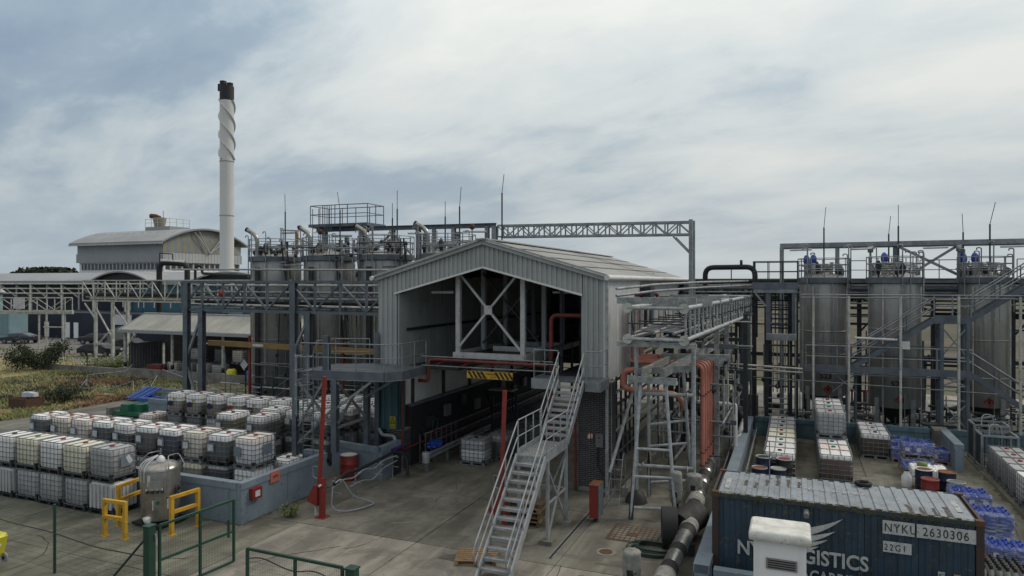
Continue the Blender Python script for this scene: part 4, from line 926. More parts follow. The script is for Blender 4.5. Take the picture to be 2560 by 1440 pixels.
# hanging frames with cross braces
hf = T('drop_frame', 'pale steel frame with cross bracing hanging inside the gable opening', 'steel frame', (-11.7, 26, 5.1))
for i, v in enumerate((25.95, 28.5, 31.1, 35.0)):
    for x in (-13.15, -10.2): bar(hf, 'post', 'white_steel' if i == 0 else 'hangar_grey', (x, v, 5.0), (x, v, zroof(x) - .1), .19, .19, 'ibeam' if i else 'box')
    if i == 0:
        zt = 8.55; bar(hf, 'cross_brace', 'white_steel', (-13.15, v - .05, 5.3), (-10.3, v - .05, zt), .09); bar(hf, 'cross_brace', 'white_steel', (-13.15, v - .05, zt), (-10.3, v - .05, 5.3), .09)
        box(hf, 'gusset_plate', 'white_steel', -11.9, -11.55, v - .13, v - .08, 6.75, 7.12)
bar(hf, 'floor_beam', 'white_steel', (-13.35, 25.9, 5.0), (-10.1, 25.9, 5.0), .16, .26)
for x in (-13.3, -10.15): bar(hf, 'floor_beam', 'white_steel', (x, 25.9, 5.0), (x, 36, 5.0), .2, .24)
for v in (28.4, 31): box(hf, 'tray', 'white_steel', -12.6, -10.3, v - .1, v + .12, 4.98, 5.2)
for p, q in (((-13.15, 28.4, 5.3), (-10.3, 28.4, 8.5)), ((-13.15, 28.4, 8.5), (-10.3, 28.4, 5.3))): bar(hf, 'rear_brace', 'steel_dark', p, q, .08)
box(hf, 'tray_floor', 'steel_dark', -13.2, -10.3, 26.1, 36, 4.9, 4.96)
for i, (x, v) in enumerate(((-14.3, 26.6), (-9.3, 28.5))):
    l = T('strip_light', ('long white strip light hanging under the left half of the canopy', 'small white lamp hanging under the right half of the canopy')[i], 'lamp', (x, v, 7.7))
    tube(l, 'fitting', 'lamp_white', (x - .5, v, 7.65), (x + .5, v + .15, 7.65), .13); tube(l, 'hanger', 'steel_dark', (x, v, 7.7), (x, v, zroof(x) - .1), .03, 'rod')
rp = T('fire_main', 'red fire main pipe entering the canopy from the right and along the opening sill', 'pipe', (-10, 25.6, 5))
pipe(rp, 'pipe', 'red_pipe', [(-7.6, 26.4, 6.75), (-9.15, 26.4, 6.75), (-9.15, 26.4, 2.0)], .19, .3, 12)
MB().tube((-7.85, 26.4, 6.75), (-7.8, 26.4, 6.75), .17, 12).build('flange', 'red_pipe', rp)
pipe(rp, 'pipe', 'red_pipe', [(-8.9, 25.25, 4.82), (-13.9, 25.25, 4.85), (-14.1, 25.1, 4.85), (-14.15, 25.1, 3.95), (-14.6, 25.1, 3.95)], .14, .12, 10)
for k in range(3): tube(rp, 'spray_arm', 'red_pipe', (-13.4 + 1.2 * k, 25.3, 4.8), (-13.6 + 1.2 * k, 24.6, 4.7), .05)
pipe(rp, 'riser', 'red_pipe', [(-15.5, 25.3, 4.2), (-15.5, 25.3, .9), (-15.45, 29, .9)], .11, .1, 8)
hr = T('sill_rail', 'thin grey pipe rail along the sill of the gable opening', 'rail', (-12, 25, 4.6))
for z in (5.0, 4.62): tube(hr, 'rail', 'galv', (-14.4, 25.0, z), (-8.6, 25.0, z), .05, 'rod')
# height sign
hs = T('height_sign', 'yellow and black striped headroom board hanging in the canopy mouth', 'sign', (-11.3, 25.0, 4.35))
box(hs, 'board', 'yellow', -12.28, -10.27, 24.97, 25.0, 4.20, 4.50)
def stripe(x): prism(hs, 'black_stripe', 'black_print', [(x, 4.215), (x + .1, 4.215), (x - .08, 4.485), (x - .18, 4.485)], 'y', 24.962, 24.969)
for k in range(4): stripe(-12.07 + k * .19)
for k in range(4):
    stripe(-10.88 + k * .19)
text(hs, 'lettering', 'Max. Headroom', 'black_print', .13, face_front(-11.31, 24.965, 4.37), 'CENTER', .002)
text(hs, 'lettering', "4.25m   14' 0\"", 'black_print', .12, face_front(-11.31, 24.965, 4.235), 'CENTER', .002)
for x in (-12.1, -10.5): tube(hs, 'chain', 'steel_dark', (x, 24.99, 4.5), (x, 25.2, 5.0), .02, 'rod')
ws = T('warning_sign', 'small yellow triangle warning sign on the teal cladding', 'sign', (-15.95, 25.2, 2))
box(ws, 'plate', 'plate_yellow', -16.12, -15.84, 25.25, 25.27, 1.78, 2.30)
prism(ws, 'triangle', 'black_print', [(-16.11, 1.99), (-15.85, 1.99), (-15.98, 2.27)], 'y', 25.243, 25.249); prism(ws, 'triangle_inner', 'plate_yellow', [(-16.06, 2.015), (-15.90, 2.015), (-15.98, 2.21)], 'y', 25.236, 25.241)
text(ws, 'lettering', 'EX', 'black_print', .09, face_front(-15.98, 25.232, 2.03), 'CENTER', .001)
text(ws, 'lettering', 'Danger', 'black_print', .07, face_front(-15.98, 25.244, 1.86), 'CENTER', .001)

# thin pipework between and in front of the left tanks
rl = random.Random(31)
lw = T('tank_pipework', 'thin vertical and level pipes crowding the gaps of the left steel tank row', 'pipework', (-26, 33, 0))
for k in range(46):
    x = rl.choice([-28.8, -24.6, -20.5]) + rl.gauss(0, .55); z0_ = rl.uniform(0, 7); m = rl.choice(['steel_dark', 'galv', 'galv_old', 'steel_dark', 'steel_cream']); tube(lw, 'riser', m, (x, rl.uniform(33.2, 34.6), z0_), (x, 33.6, min(z0_ + rl.uniform(1.5, 7), 10.6)), rl.choice([.05, .07, .1]))
for k in range(26):
    x = rl.uniform(-32, -19); z = rl.choice([rl.uniform(1, 4), rl.uniform(8.6, 10.4)]); tube(lw, 'pipe', rl.choice(['galv', 'steel_dark', 'stainless']), (x, 33.1, z), (x + rl.uniform(1, 4), 33.1, z), rl.choice([.05, .07]))
b = MB()
for k in range(44):
    x, z = rl.choice([-28.8, -24.6, -20.5]) + rl.gauss(0, .9), rl.choice([rl.uniform(.6, 3.5), rl.uniform(9.4, 10.3)]); b.lathe([(.04, 0), (.1, .05), (.1, .16), (.04, .24)], (x, 33.3, z), 7)
tag(b.build('valve_cluster', 'steel_dark', lw), kind='stuff')
for k in range(4): box(lw, 'cable_tray', 'steel_dark', -31.0 + 4.1 * k, -30.7 + 4.1 * k, 33.2, 33.3, .5, 9.0)
# ================================================================ CAGED LIQUID TOTES
BMESH = {}
def rrect(hw, hd, r, n=3):
    P = []
    for cx0, cy0, a0 in ((hw - r, hd - r, 0), (-hw + r, hd - r, 90), (-hw + r, -hd + r, 180), (hw - r, -hd + r, 270)):
        for i in range(n + 1): a = R(a0 + 90 * i / n); P.append((cx0 + r * math.cos(a), cy0 + r * math.sin(a)))
    return P
def bottle_mesh(w, d, lvl, body, liq, ribs=0):
    k = ('b', w, d, lvl, body, liq, ribs)
    if k in BMESH: return BMESH[k]
    z0, z1 = .17, 1.10; zl = z0 + (z1 - z0) * lvl; b = MB(); zs = [(z0, .05), (z0 + .04, .0)]
    if z0 + .06 < zl < z1 - .08: zs += [(zl, 0), (zl + .002, 0)]
    zs += [(z1 - .07, 0), (z1 - .02, .02), (z1, .07)]
    rings = []
    for z, ins in zs:
        rg = rrect(w / 2 - .02 - ins, d / 2 - .02 - ins, .13 - ins * .4); rings.append([(x, y, z) for x, y in rg])
    n = len(rings[0]); vs = [p for r in rings for p in r]
    for j in range(len(rings) - 1):
        b.add([], []); 
    b.v = vs
    for j in range(len(rings) - 1):
        for i in range(n):
            b.f.append((j * n + i, j * n + (i + 1) % n, (j + 1) * n + (i + 1) % n, (j + 1) * n + i)); b.m.append(1 if rings[j + 1][0][2] <= zl + .0005 else 0); b.sm.append(True)
    b.f.append(tuple(range((len(rings) - 1) * n, len(rings) * n))); b.m.append(0); b.sm.append(False)
    # top panels between the recessed channels
    for i in (-1, 0, 1): b.box(i * w * .31 - w * .135, i * w * .31 + w * .135, -d * .40, d * .40, z1 - .01, z1 + .022, 0) if w > d else b.box(-w * .40, w * .40, i * d * .31 - d * .135, i * d * .31 + d * .135, z1 - .01, z1 + .022, 0)
    if ribs:
        for i in range(6):
            x = -w / 2 + .12 + i * (w - .24) / 5; b.box(x - .05, x + .05, -d / 2 - .012, -d / 2 + .03, .2, 1.02, 0)
            y = -d / 2 + .12 + i * (d - .24) / 5; b.box(w / 2 - .03, w / 2 + .012, y - .05, y + .05, .2, 1.02, 0)
    BMESH[k] = b.mesh('bottle', [body, liq]); return BMESH[k]
def cage_mesh(w, d, mat='cage', top=True):
    k = ('c', w, d, mat, top)
    if k in BMESH: return BMESH[k]
    b = MB(); rg = rrect(w / 2 + .005, d / 2 + .005, .09, 2)
    for z in (.17, .36, .545, .73, .915, 1.13): b.path([(x, y, z) for x, y in rg], .0125 if z < 1 else .016, 4, closed=True)
    for ax, ln, off in (('x', w, d / 2 + .012), ('y', d, w / 2 + .012)):
        n = 5 if ln > 1.1 else 4
        for i in range(n + 1):
            q = -ln / 2 + .085 + i * (ln - .17) / n
            for s in (-1, 1):
                p = (q, s * off) if ax == 'x' else (s * off, q); b.tube((*p, .13), (*p, 1.13), .0105, 4, caps=False)
    if top:
        for q in (-.17, .17):
            if w > d: b.tube((q * w, -d / 2, 1.13), (q * w, d / 2, 1.13), .014, 4)
            else: b.tube((-w / 2, q * d, 1.13), (w / 2, q * d, 1.13), .014, 4)
    BMESH[k] = b.mesh('cage', mat); return BMESH[k]
def pallet_mesh(w, d, mat='galv'):
    k = ('p', w, d, mat)
    if k in BMESH: return BMESH[k]
    b = MB()
    b.box(-w / 2, w / 2, -d / 2, d / 2, .115, .14)
    for x in (-w / 2 + .07, 0, w / 2 - .07):
        for y in (-d / 2 + .07, 0, d / 2 - .07): b.box(x - .06, x + .06, y - .06, y + .06, .0, .115)
    for y in (-d / 2 + .07, d / 2 - .07): b.box(-w / 2, w / 2, y - .05, y + .05, 0, .02)
    for sx_ in (-1, 1):
        for sy_ in (-1, 1): b.box(sx_ * w / 2 - .13 * sx_ - .0, sx_ * (w / 2 - .005), sy_ * (d / 2 - .13), sy_ * (d / 2 - .005), .14, .27, 1)
    BMESH[k] = b.mesh('pallet', [mat, 'black_plastic']); return BMESH[k]
CAP = MB().lathe([(.085, 0), (.085, .05), (.06, .06), (.01, .065)], (0, 0, 0), 12)
def unitmesh(key, mb, mats):
    if key not in BMESH: BMESH[key] = mb.mesh(key[0], mats)
    return BMESH[key]
def tote(label, x0, y0, z, w, d, body='tote_white', liq=None, lvl=0., cap='red_cap', group='caged liquid totes', plate=None, cage='cage', sticker=None, ribs=0, pal='galv', jit=True):
    cx0, cy0 = x0 + w / 2, y0 + d / 2
    rz = random.uniform(-.035, .035) if jit else 0
    t = T('liquid_tote', label, 'liquid tote', (cx0 + random.uniform(-.02, .02), cy0 + random.uniform(-.03, .03), z), group, rz); I = Matrix.Identity(4)
    O('bottle', bottle_mesh(w, d, lvl, body, liq or body, ribs), t, I, True)
    if not ribs: O('cage', cage_mesh(w, d, cage), t, I, True)
    O('pallet', pallet_mesh(w, d, pal), t, I, True)
    if cap: O('cap', unitmesh(('cap', cap), CAP, cap), t, Matrix.Translation((random.uniform(-.03, .03), random.uniform(-.03, .03), 1.118)), True)
    if plate:
        pm, side = plate; hw = .17
        if side == 'f': M_ = Matrix.Translation((-w * .27, -d / 2 - .03, .66)) @ Matrix.Diagonal((.34, .012, .34, 1))
        else: M_ = Matrix.Translation((w / 2 + .03, .08, .66)) @ Matrix.Diagonal((.012, .48, .38, 1))
        O('label_plate', unit('box', 'label_grey'), t, M_, True)
        if pm == 'paper':
            O('paper_label', unit('box', 'label_white'), t, Matrix.Translation((-w * .27 + random.uniform(-.04, .04), -d / 2 - .039, .66 + random.uniform(-.03, .03))) @ Matrix.Rotation(random.uniform(-.15, .15), 4, 'Y') @ Matrix.Diagonal((.24, .006, .23, 1)), True)
        if pm == 'torn':
            O('torn_label', unit('box', 'label_white'), t, Matrix.Translation((w / 2 + .038, .16, .70)) @ Matrix.Rotation(.5, 4, 'X') @ Matrix.Diagonal((.006, .16, .3, 1)), True)
    if sticker:
        for (m, px, pz, sw, sh) in sticker:
            b = MB(); rr = random.Random(len(m) * 31 + int(abs(x0) * 10)); n = 9
            pts = [(sw / 2 * math.cos(6.283 * i / n) * rr.uniform(.7, 1.15), sh / 2 * math.sin(6.283 * i / n) * rr.uniform(.6, 1.2)) for i in range(n)] if m in ('ink_navy', 'red') else [(-sw / 2, -sh / 2), (sw / 2, -sh / 2), (sw / 2, sh / 2), (-sw / 2, sh / 2)]
            n = len(pts); b.add([(px + a, -d / 2 - .034, pz + c_) for a, c_ in pts] + [(px + a, -d / 2 - .028, pz + c_) for a, c_ in pts], [tuple(range(n)), tuple(range(n, 2 * n))[::-1]] + [(i, n + i, n + (i + 1) % n, (i + 1) % n) for i in range(n)])
            b.build('sticker', m, t, I, True)
    return t
random.seed(21)
capn = {'red_cap': 'red', 'teal_cap': 'teal', 'black_cap': 'black'}
# A: the stack row nearest the camera, long side to the front
AU = [('tote_grey', None, 0, 'red_cap', 'grey bottled', ('torn', 'r')), ('tote_yellow', None, 0, 'red_cap', 'yellow stained', None), ('tote_white', None, 0, 'red_cap', 'clean white', None), ('tote_yellow', None, 0, 'teal_cap', 'cream white', None), ('tote_white', None, 0, 'black_cap', 'white', None)]
for k, (bd, lq, lv, cp_, ds, plt_) in enumerate(AU):
    x = -22.95 - 1.33 * k
    tote(f'{ds} tote, {capn[cp_]} cap, {ordn(k)} from right, upper tier of row nearest the fence', x, 16.5, 1.15, 1.2, 1.0, bd, lq, lv, cp_, plate=plt_, pal='steel_dark')
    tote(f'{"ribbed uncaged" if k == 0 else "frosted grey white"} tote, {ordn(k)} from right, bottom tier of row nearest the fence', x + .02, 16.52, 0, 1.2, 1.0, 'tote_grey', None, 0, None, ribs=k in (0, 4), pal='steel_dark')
# B: front row inside the blue walled bund
BU = [('tote_pink', 'tote_white', .80, 'white tote with faint pink top', ('plain', 'r')), ('tote_white', 'liq_dark', .78, 'tote of dark liquid', ('paper', 'f')), ('tote_cream', None, 0, 'cream coloured tote', ('paper', 'f')), ('tote_white', 'liq_navy', .80, 'tote of slate blue liquid', ('paper', 'f')), ('tote_white', 'liq_grey', .82, 'tote of olive grey liquid', ('paper', 'f')), ('tote_white', 'liq_dark', .66, 'tote two thirds full of black', ('paper', 'f')), ('tote_white', 'liq_dark', .78, 'tote nearly full of black', ('paper', 'f')), ('tote_pink', None, 0, 'pinkish white tote', ('paper', 'f')), ('tote_pink', 'tote_cream', .85, 'pinkish cream tote', ('paper', 'f')), ('tote_white', 'liq_dark', .85, 'dark filled tote', ('paper', 'f'))]
low = [('tote_white', 'liq_navy', .3), ('tote_grey', 'liq_navy', .9), ('tote_yellow', 'liq_tan', .8), ('tote_white', None, 0), ('tote_grey', 'liq_grey', .8)]
for k, (bd, lq, lv, ds, plt_) in enumerate(BU):
    x = -19.42 - 1.28 * k + random.uniform(-.03, .03)
    t = tote(f'{ds}, {ordn(k)} from right, front upper tier behind the blue wall', x, 19.62, 1.15, 1.0, 1.2, bd, lq, lv, 'red_cap', plate=plt_, sticker=[('red', .08, .22, .1, .14)] if k == 1 else None, pal='galv' if k in (0, 2) else 'steel_dark')
    if k == 0: O('label_plate', unit('box', 'label_grey'), t, Matrix.Translation((-.27, -.63, .62)) @ Matrix.Diagonal((.34, .012, .36, 1)), True)
    bd, lq, lv = low[k % 5]; tote(f'half hidden bottom tote under the {ordn(k)} stack from the right, close behind the blue wall', x, 19.62, 0, 1.0, 1.2, bd, lq, lv, None)
tote('white tote with black cap standing alone at ground level beside the blue wall', -19.1, 21.15, 0, 1.0, 1.2, 'tote_white', 'liq_grey', .7, 'black_cap')
# D: middle stacks
for i, (x, y, bd, lq, lv, cp_, ds) in enumerate(((-23.7, 22.9, 'tote_white', 'liq_olive', .75, 'black_cap', 'olive filled tote with black cap on the left middle stack of the bund'), (-22.0, 23.0, 'tote_white', 'liq_grey', .72, 'red_cap', 'grey olive filled tote with red cap on the right middle stack of the bund'), (-22.7, 24.5, 'tote_white', 'liq_tan', .7, 'black_cap', 'tote with black cap standing behind the two middle stacks'), (-21.3, 24.6, 'tote_white', 'liq_grey', .62, 'teal_cap', 'tote with teal cap behind the ladder tower leg'), (-19.9, 24.7, 'tote_white', 'liq_grey', .5, None, 'capless tote seen through the ladder tower bracing'))):
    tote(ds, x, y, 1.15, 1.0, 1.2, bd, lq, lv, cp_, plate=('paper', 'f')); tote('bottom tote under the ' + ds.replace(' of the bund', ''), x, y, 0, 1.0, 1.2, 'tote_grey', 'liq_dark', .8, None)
# E: back row
EU = ['ink_navy', 'ink_navy', 'ink_navy', 'red', 'ink_navy', None, None, None, 'ink_navy', 'ink_navy', None]
for k in range(11):
    x = -30.45 + 1.32 * k; st = [('plate_yellow', .05, .86, .15, .11)] + ([(EU[k], -.18, .62, .42, .3)] if EU[k] else []); cp_ = 'red_cap' if k not in (3, 6) else ('black_cap' if k == 6 else None)
    ds = {'ink_navy': 'torn navy label', 'red': 'large red label', None: 'no large label'}[EU[k]]
    tote(f'tote with {ds}, {ordn(k)} from left, back upper tier of the bund', x, 26.2 + .03 * k, 1.15, 1.0, 1.2, 'tote_white', 'liq_tan', .62, cp_, sticker=st if k not in (5, 6, 7) else None)
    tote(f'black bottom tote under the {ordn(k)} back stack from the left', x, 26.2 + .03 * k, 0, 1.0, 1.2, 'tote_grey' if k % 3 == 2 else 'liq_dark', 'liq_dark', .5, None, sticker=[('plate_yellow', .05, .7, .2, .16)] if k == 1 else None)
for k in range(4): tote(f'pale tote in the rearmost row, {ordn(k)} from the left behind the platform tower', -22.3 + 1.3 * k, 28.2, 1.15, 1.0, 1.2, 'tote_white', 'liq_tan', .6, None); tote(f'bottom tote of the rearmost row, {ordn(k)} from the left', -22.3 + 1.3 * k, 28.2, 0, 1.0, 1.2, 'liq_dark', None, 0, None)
tote('low tote with red cap standing alone left of the navy labelled stacks', -32.0, 25.8, .0, 1.0, 1.2, 'tote_pink', 'tote_cream', .8, 'red_cap')
# H: under the canopy
for k, (x, y, w_, d_, bd, lq, lv) in enumerate(((-13.72, 27.2, 1.2, 1.0, 'tote_grey', 'tote_white', .5), (-13.0, 28.5, 1.0, 1.2, 'tote_grey', 'liq_dark', .7), (-12.9, 29.9, 1.0, 1.2, 'liq_dark', None, 0), (-12.7, 31.3, 1.0, 1.2, 'tote_grey', None, 0), (-12.4, 32.8, 1.0, 1.2, 'tote_grey', 'liq_grey', .6))):
    tote(f'grimy tote standing under the canopy, {ordn(k)} from the front', x, y, 0, w_, d_, bd, lq, lv, ('black_cap', 'teal_cap', 'red_cap', None, 'black_cap')[k])
# I, J, K, L: right hand bund
IC = ['black_cap', 'black_cap', 'teal_cap', 'black_cap', 'red_cap', 'black_cap', 'black_cap', 'black_cap']
IB = ['tote_white', 'tote_white', 'tote_white', 'tote_yellow', 'tote_yellow', 'tote_grey', 'tote_grey', 'tote_grey']
for k in range(8): tote(f'{ {"tote_white": "white", "tote_yellow": "cream", "tote_grey": "grey"}[IB[k]]} tote with {capn[IC[k]]} cap, {ordn(k)} from front in row beside long blue kerb', -1.12, 29.9 + 1.04 * k, 0, 1.2, 1.0, IB[k], 'liq_plum' if k == 0 else 'liq_grey', .72, IC[k], 'totes in the right hand bund', cage='galv')
for k, (bd, lq, cp_) in enumerate((('tote_white', 'liq_brown', None), ('tote_pink', 'liq_plum', 'teal_cap'), ('tote_white', 'liq_grey', 'teal_cap'), ('tote_grey', None, None), ('tote_grey', None, None), ('tote_grey', None, None), ('tote_grey', None, None))):
    t = tote(f'{"red brown filled" if k == 0 else "grimy"} tote, {ordn(k)} from front, floor level, middle row of right bund', 1.0, 30.35 + 1.04 * k, 0, 1.2, 1.0, bd, lq, .72 if k else .84, cp_, 'totes in the right hand bund', cage='galv')
for k, (bd, cp_) in enumerate((('tote_grey', 'red_cap'), ('tote_grey', 'teal_cap'), ('tote_white', 'black_cap'), ('tote_white', 'red_cap'))):
    tote(f'pale blue grey tote with {capn[cp_]} cap, {ordn(k)} from front, on tall middle stack', .95, 33.45 + 1.04 * k, 1.16, 1.2, 1.0, bd, None, 0, cp_, 'totes in the right hand bund', cage='galv', ribs=0)
for k, cp_ in enumerate(('black_cap', 'teal_cap', 'red_cap')):
    tote(f'brown filled tote with {capn[cp_]} cap, {ordn(k)} from front, by the blue back wall', 2.9, 35.2 + 1.02 * k, 0, 1.2, 1.0, 'tote_white', 'liq_brown', .80 if k == 0 else .7, cp_, 'totes in the right hand bund', cage='galv')
LC = [('tote_grey', 'black_cap', 'black_plastic'), ('tote_white', 'black_cap', 'cage'), ('tote_white', 'black_cap', 'cage'), ('tote_white', 'black_cap', 'cage'), ('tote_grey', 'black_cap', 'cage'), ('tote_grey', 'red_cap', 'cage'), ('tote_grey', 'red_cap', 'cage'), ('tote_grey', 'red_cap', 'cage')]
for k, (bd, cp_, cg) in enumerate(LC): tote(f'{"black caged" if cg == "black_plastic" else "white" if bd == "tote_white" else "grey sided"} tote with {capn[cp_]} cap, {ordn(k)} from front in right edge row', 7.5 + .02 * k, 26.3 + 1.06 * k, 0, 1.2, 1.0, bd, None, 0, cp_, 'totes in the right hand bund', cage=cg)
tote('dark blue printed tote at the right edge, nearest the camera in its row', 7.52, 25.2, 0, 1.2, 1.0, 'drum_blue', None, 0, 'black_cap', 'totes in the right hand bund', cage='black_plastic')
for k in range(2):
    t = T('steel_stillage', f'empty grey steel frame stillage, {"nearer" if k == 0 else "farther"} of the two behind the red capped totes', 'stillage', (8.2, 35.3 + 1.3 * k, 0), 'empty stillages')
    x0, x1, y0, y1 = 7.5, 8.8, 34.85 + 1.3 * k, 36.0 + 1.3 * k; H_ = 1.5 + .2 * k
    for x in (x0, x1):
        for y in (y0, y1): bar(t, 'corner_post', 'galv', (x, y, 0), (x, y, H_), .09)
    for z in (.12, H_):
        for p, q in (((x0, y0), (x1, y0)), ((x1, y0), (x1, y1)), ((x1, y1), (x0, y1)), ((x0, y1), (x0, y0))): bar(t, 'rail', 'galv', (*p, z), (*q, z), .08)
    for j in range(6): bar(t, 'side_bar', 'steel_dark', (x0, y0 + .1 + j * .19, .1), (x0, y0 + .1 + j * .19, H_), .03); bar(t, 'front_bar', 'steel_dark', (x0 + .1 + j * .22, y0, .1), (x0 + .1 + j * .22, y0, H_), .03)
    pipe(t, 'hose', 'hose_grey', [(x0 + .3, y0 + .2, H_), (x0 + .35, y0 + .3, H_ + .45), (x0 + .75, y0 + .35, H_ + .45), (x0 + .8, y0 + .4, H_)], .05, .2)
for k in range(6): tote(f'dusty tote stored in the dark under the shed roof, {ordn(k)} from the left', -50.6 + 1.7 * k + (.6 if k > 3 else 0), 43.6, 0 if k < 4 else 1.3, 1.2, 1.0, 'tote_grey' if k % 2 else 'tote_cream', None, 0, None, 'totes stored in the open shed')
for k in range(3): tote(f'upper dusty tote under the shed roof, {ordn(k)} from the left', -49.4 + 2.9 * k, 44.9, 1.16, 1.2, 1.0, ('tote_cream', 'liq_grey', 'tote_white')[k], None, 0, None, 'totes stored in the open shed')

# ---------------------------------------------------------------- blue bund walls
def wall(name, label, mat, segs, h, th=.2, cap=True, piece=2.3):
    t = T(name, label, 'wall', (*segs[0][0], 0))
    for (p, q) in segs:
        p = Vector((*p, 0)); q = Vector((*q, 0)); L_ = (q - p).length; n = max(1, round(L_ / piece)); d = (q - p) / L_
        for k in range(n):
            a = p + d * (k * L_ / n + .006); c_ = p + d * ((k + 1) * L_ / n - .006)
            bar(t, 'wall_panel', mat, a + Vector((0, 0, h / 2)), c_ + Vector((0, 0, h / 2)), th, h)
            if cap: bar(t, 'coping', mat, a + Vector((0, 0, h - .10)), c_ + Vector((0, 0, h - .10)), th + .06, .22)
    return t
wall('bund_wall', 'pale blue bund wall before the totes, with red box and pink sign', 'bund_blue', [((-33.0, 17.72), (-17.24, 17.72)), ((-17.14, 17.62), (-17.14, 22.15)), ((-17.24, 22.25), (-18.2, 22.25))], 1.36)
wall('bund_wall', 'pale blue bund wall section beside the left brick pier under the platform', 'bund_blue', [((-18.2, 24.1), (-15.75, 23.72)), ((-15.68, 23.8), (-15.68, 25.3))], 1.33)
wall('bund_wall', 'grey blue end wall behind the green plastic lids', 'bund_blue', [((-33.4, 27.7), (-22.5, 27.9))], 1.55)
wall('bund_wall', 'weathered low grey blue wall behind the navy labelled totes', 'bund_blue', [((-36, 30.8), (-17, 31.0))], 1.5)
wall('bund_wall', 'long pale blue kerb wall running away on the left of the right hand bund', 'bund_blue', [((-2.15, 17.75), (-2.15, 38.4))], .95, .34, piece=1.9)
wall('bund_wall', 'pale blue wall in front of the shipping container at the bottom edge', 'bund_blue', [((-1.85, 17.75), (5.5, 17.75))], .93, .22)
wall('bund_wall', 'deep blue back wall of the right hand bund below the steel tanks', 'bund_blue_deep', [((-1.9, 38.55), (6.15, 38.55)), ((6.9, 38.55), (12.5, 38.55))], .95, .25)
t = T('concrete_pier', 'stained concrete plinth with steel base at the gap of the blue back wall', 'plinth', (6.5, 38.2, 0)); box(t, 'block', 'concrete_wall', 6.2, 6.85, 37.6, 38.7, 0, 1.05); box(t, 'base_plate', 'steel_dark', 5.9, 7.3, 38.75, 39.3, 1.0, 1.12)
wall('stub_wall', 'short grey blue stub wall standing end on right of the blue wrapped pallets', 'bund_blue', [((6.55, 37.4), (6.55, 34.2))], 1.15, .3)
t = T('call_point_box', 'small red box fixed to the corner of the pale blue bund wall', 'alarm box', (-17, 18.2, 1)); box(t, 'case', 'red', -17.03, -16.88, 17.98, 18.42, .72, 1.10); box(t, 'window', 'label_white', -16.879, -16.87, 18.10, 18.32, .80, 1.0)
t = T('bund_sign', 'small pink sign on the coping of the pale blue bund wall', 'sign', (-17, 19.1, 1.3)); box(t, 'plate', 'pink_sign', -17.00, -16.98, 18.95, 19.42, 1.02, 1.40); text(t, 'lettering', 'HPM', 'black_print', .13, face_right(-16.976, 19.18, 1.17), 'CENTER', .002)
tube(None, 'wall_conduit', 'galv', (-17.015, 17.53, 0), (-17.0, 17.53, 1.2), .03); o = bpy.data.objects['wall_conduit']; o.matrix_basis = Matrix.Translation((-.55, .03, 0)) @ o.matrix_basis; tag(o, 'thin vertical conduit on the front of the blue bund wall', 'conduit')

# ---------------------------------------------------------------- steel vessel, yellow barriers
t = T('pressure_vessel', 'stainless steel cryogenic vessel with domed top, valves and green diamond label', 'vessel', (-19.7, 16.75, 0)); x, y, r = -19.7, 16.75, .60
MB().lathe([(r * .96, .22), (r, .28), (r, 1.86), (r * .97, 1.92), (r * .78, 2.01), (r * .4, 2.07), (.01, 2.09)], (x, y, 0), 36).build('shell', 'stainless_bright', t)
MB().lathe([(r + .004, -.02), (r + .012, 0), (r + .004, .02)], (x, y, 1.84), 36).build('weld_band', 'stainless_bright', t)
for k in range(4): a = .5 + k * 1.57; bar(t, 'leg', 'steel_dark', (x + .5 * math.cos(a), y + .5 * math.sin(a), 0), (x + .5 * math.cos(a), y + .5 * math.sin(a), .3), .1)
box(t, 'base', 'black_plastic', x - .62, x + .62, y - .6, y + .6, .06, .14)
MB().lathe([(.14, 0), (.13, .1), (.06, .18), (.01, .2)], (x, y, 2.07), 16).build('dome_cap', 'lamp_white', t); tube(t, 'spindle', 'galv', (x, y, 2.3), (x, y, 2.5), .04)
for k in range(5): a = 3.6 + k * .28; pipe(t, 'frosted_pipe', 'lamp_white', [(x + .1 * math.cos(a), y + .1 * math.sin(a), 2.28), (x + .5 * math.cos(a), y + .5 * math.sin(a), 2.12), (x + .645 * math.cos(a), y + .645 * math.sin(a), 1.95), (x + .645 * math.cos(a), y + .645 * math.sin(a), 1.5)], .024, .1, 6)
for s_ in (-1, 1): pipe(t, 'handle_rail', 'galv', [(x + s_ * .66, y - .25, 1.2), (x + s_ * .66, y - .25, 2.05), (x + s_ * .45, y - .1, 2.32), (x + s_ * .42, y + .35, 2.3), (x + s_ * .62, y + .4, 1.95)], .035, .1, 6)
a0 = math.atan2(-y, -x)
box(t, 'control_panel', 'stainless', x + .10, x + .60, y - .60, y - .50, 1.25, 1.55).matrix_basis = wmat(t).inverted() @ Matrix.Translation((x + .40 * .95, y - .52, 1.42)) @ Matrix.Rotation(R(35), 4, 'Z') @ Matrix.Diagonal((.42, .05, .3, 1))
for k in range(4): xx = x + .16 + .13 * k; yy = y - .66 + .085 * k; MB().lathe([(.04, 0), (.055, .04), (.02, .12)], (xx, yy, 1.17), 8).build('valve', 'steel_dark', t); tube(t, 'gauge', 'lamp_white', (xx, yy - .03, 1.30), (xx, yy - .01, 1.30), .075)
curved_plate(t, 'label_plate', 'label_white', x, y, r, a0 - .02, .80, [(-.24, -.2), (.24, -.2), (.24, .2), (-.24, .2)], .012); curved_plate(t, 'green_diamond', 'green_lid', x, y, r + .012, a0 - .15, .83, [(-.075, 0), (0, -.075), (.075, 0), (0, .075)], .006)
curved_plate(t, 'header_strip', 'ink_navy', x, y, r + .012, a0 - .02, .97, [(-.24, -.02), (.24, -.02), (.24, .02), (-.24, .02)], .005)
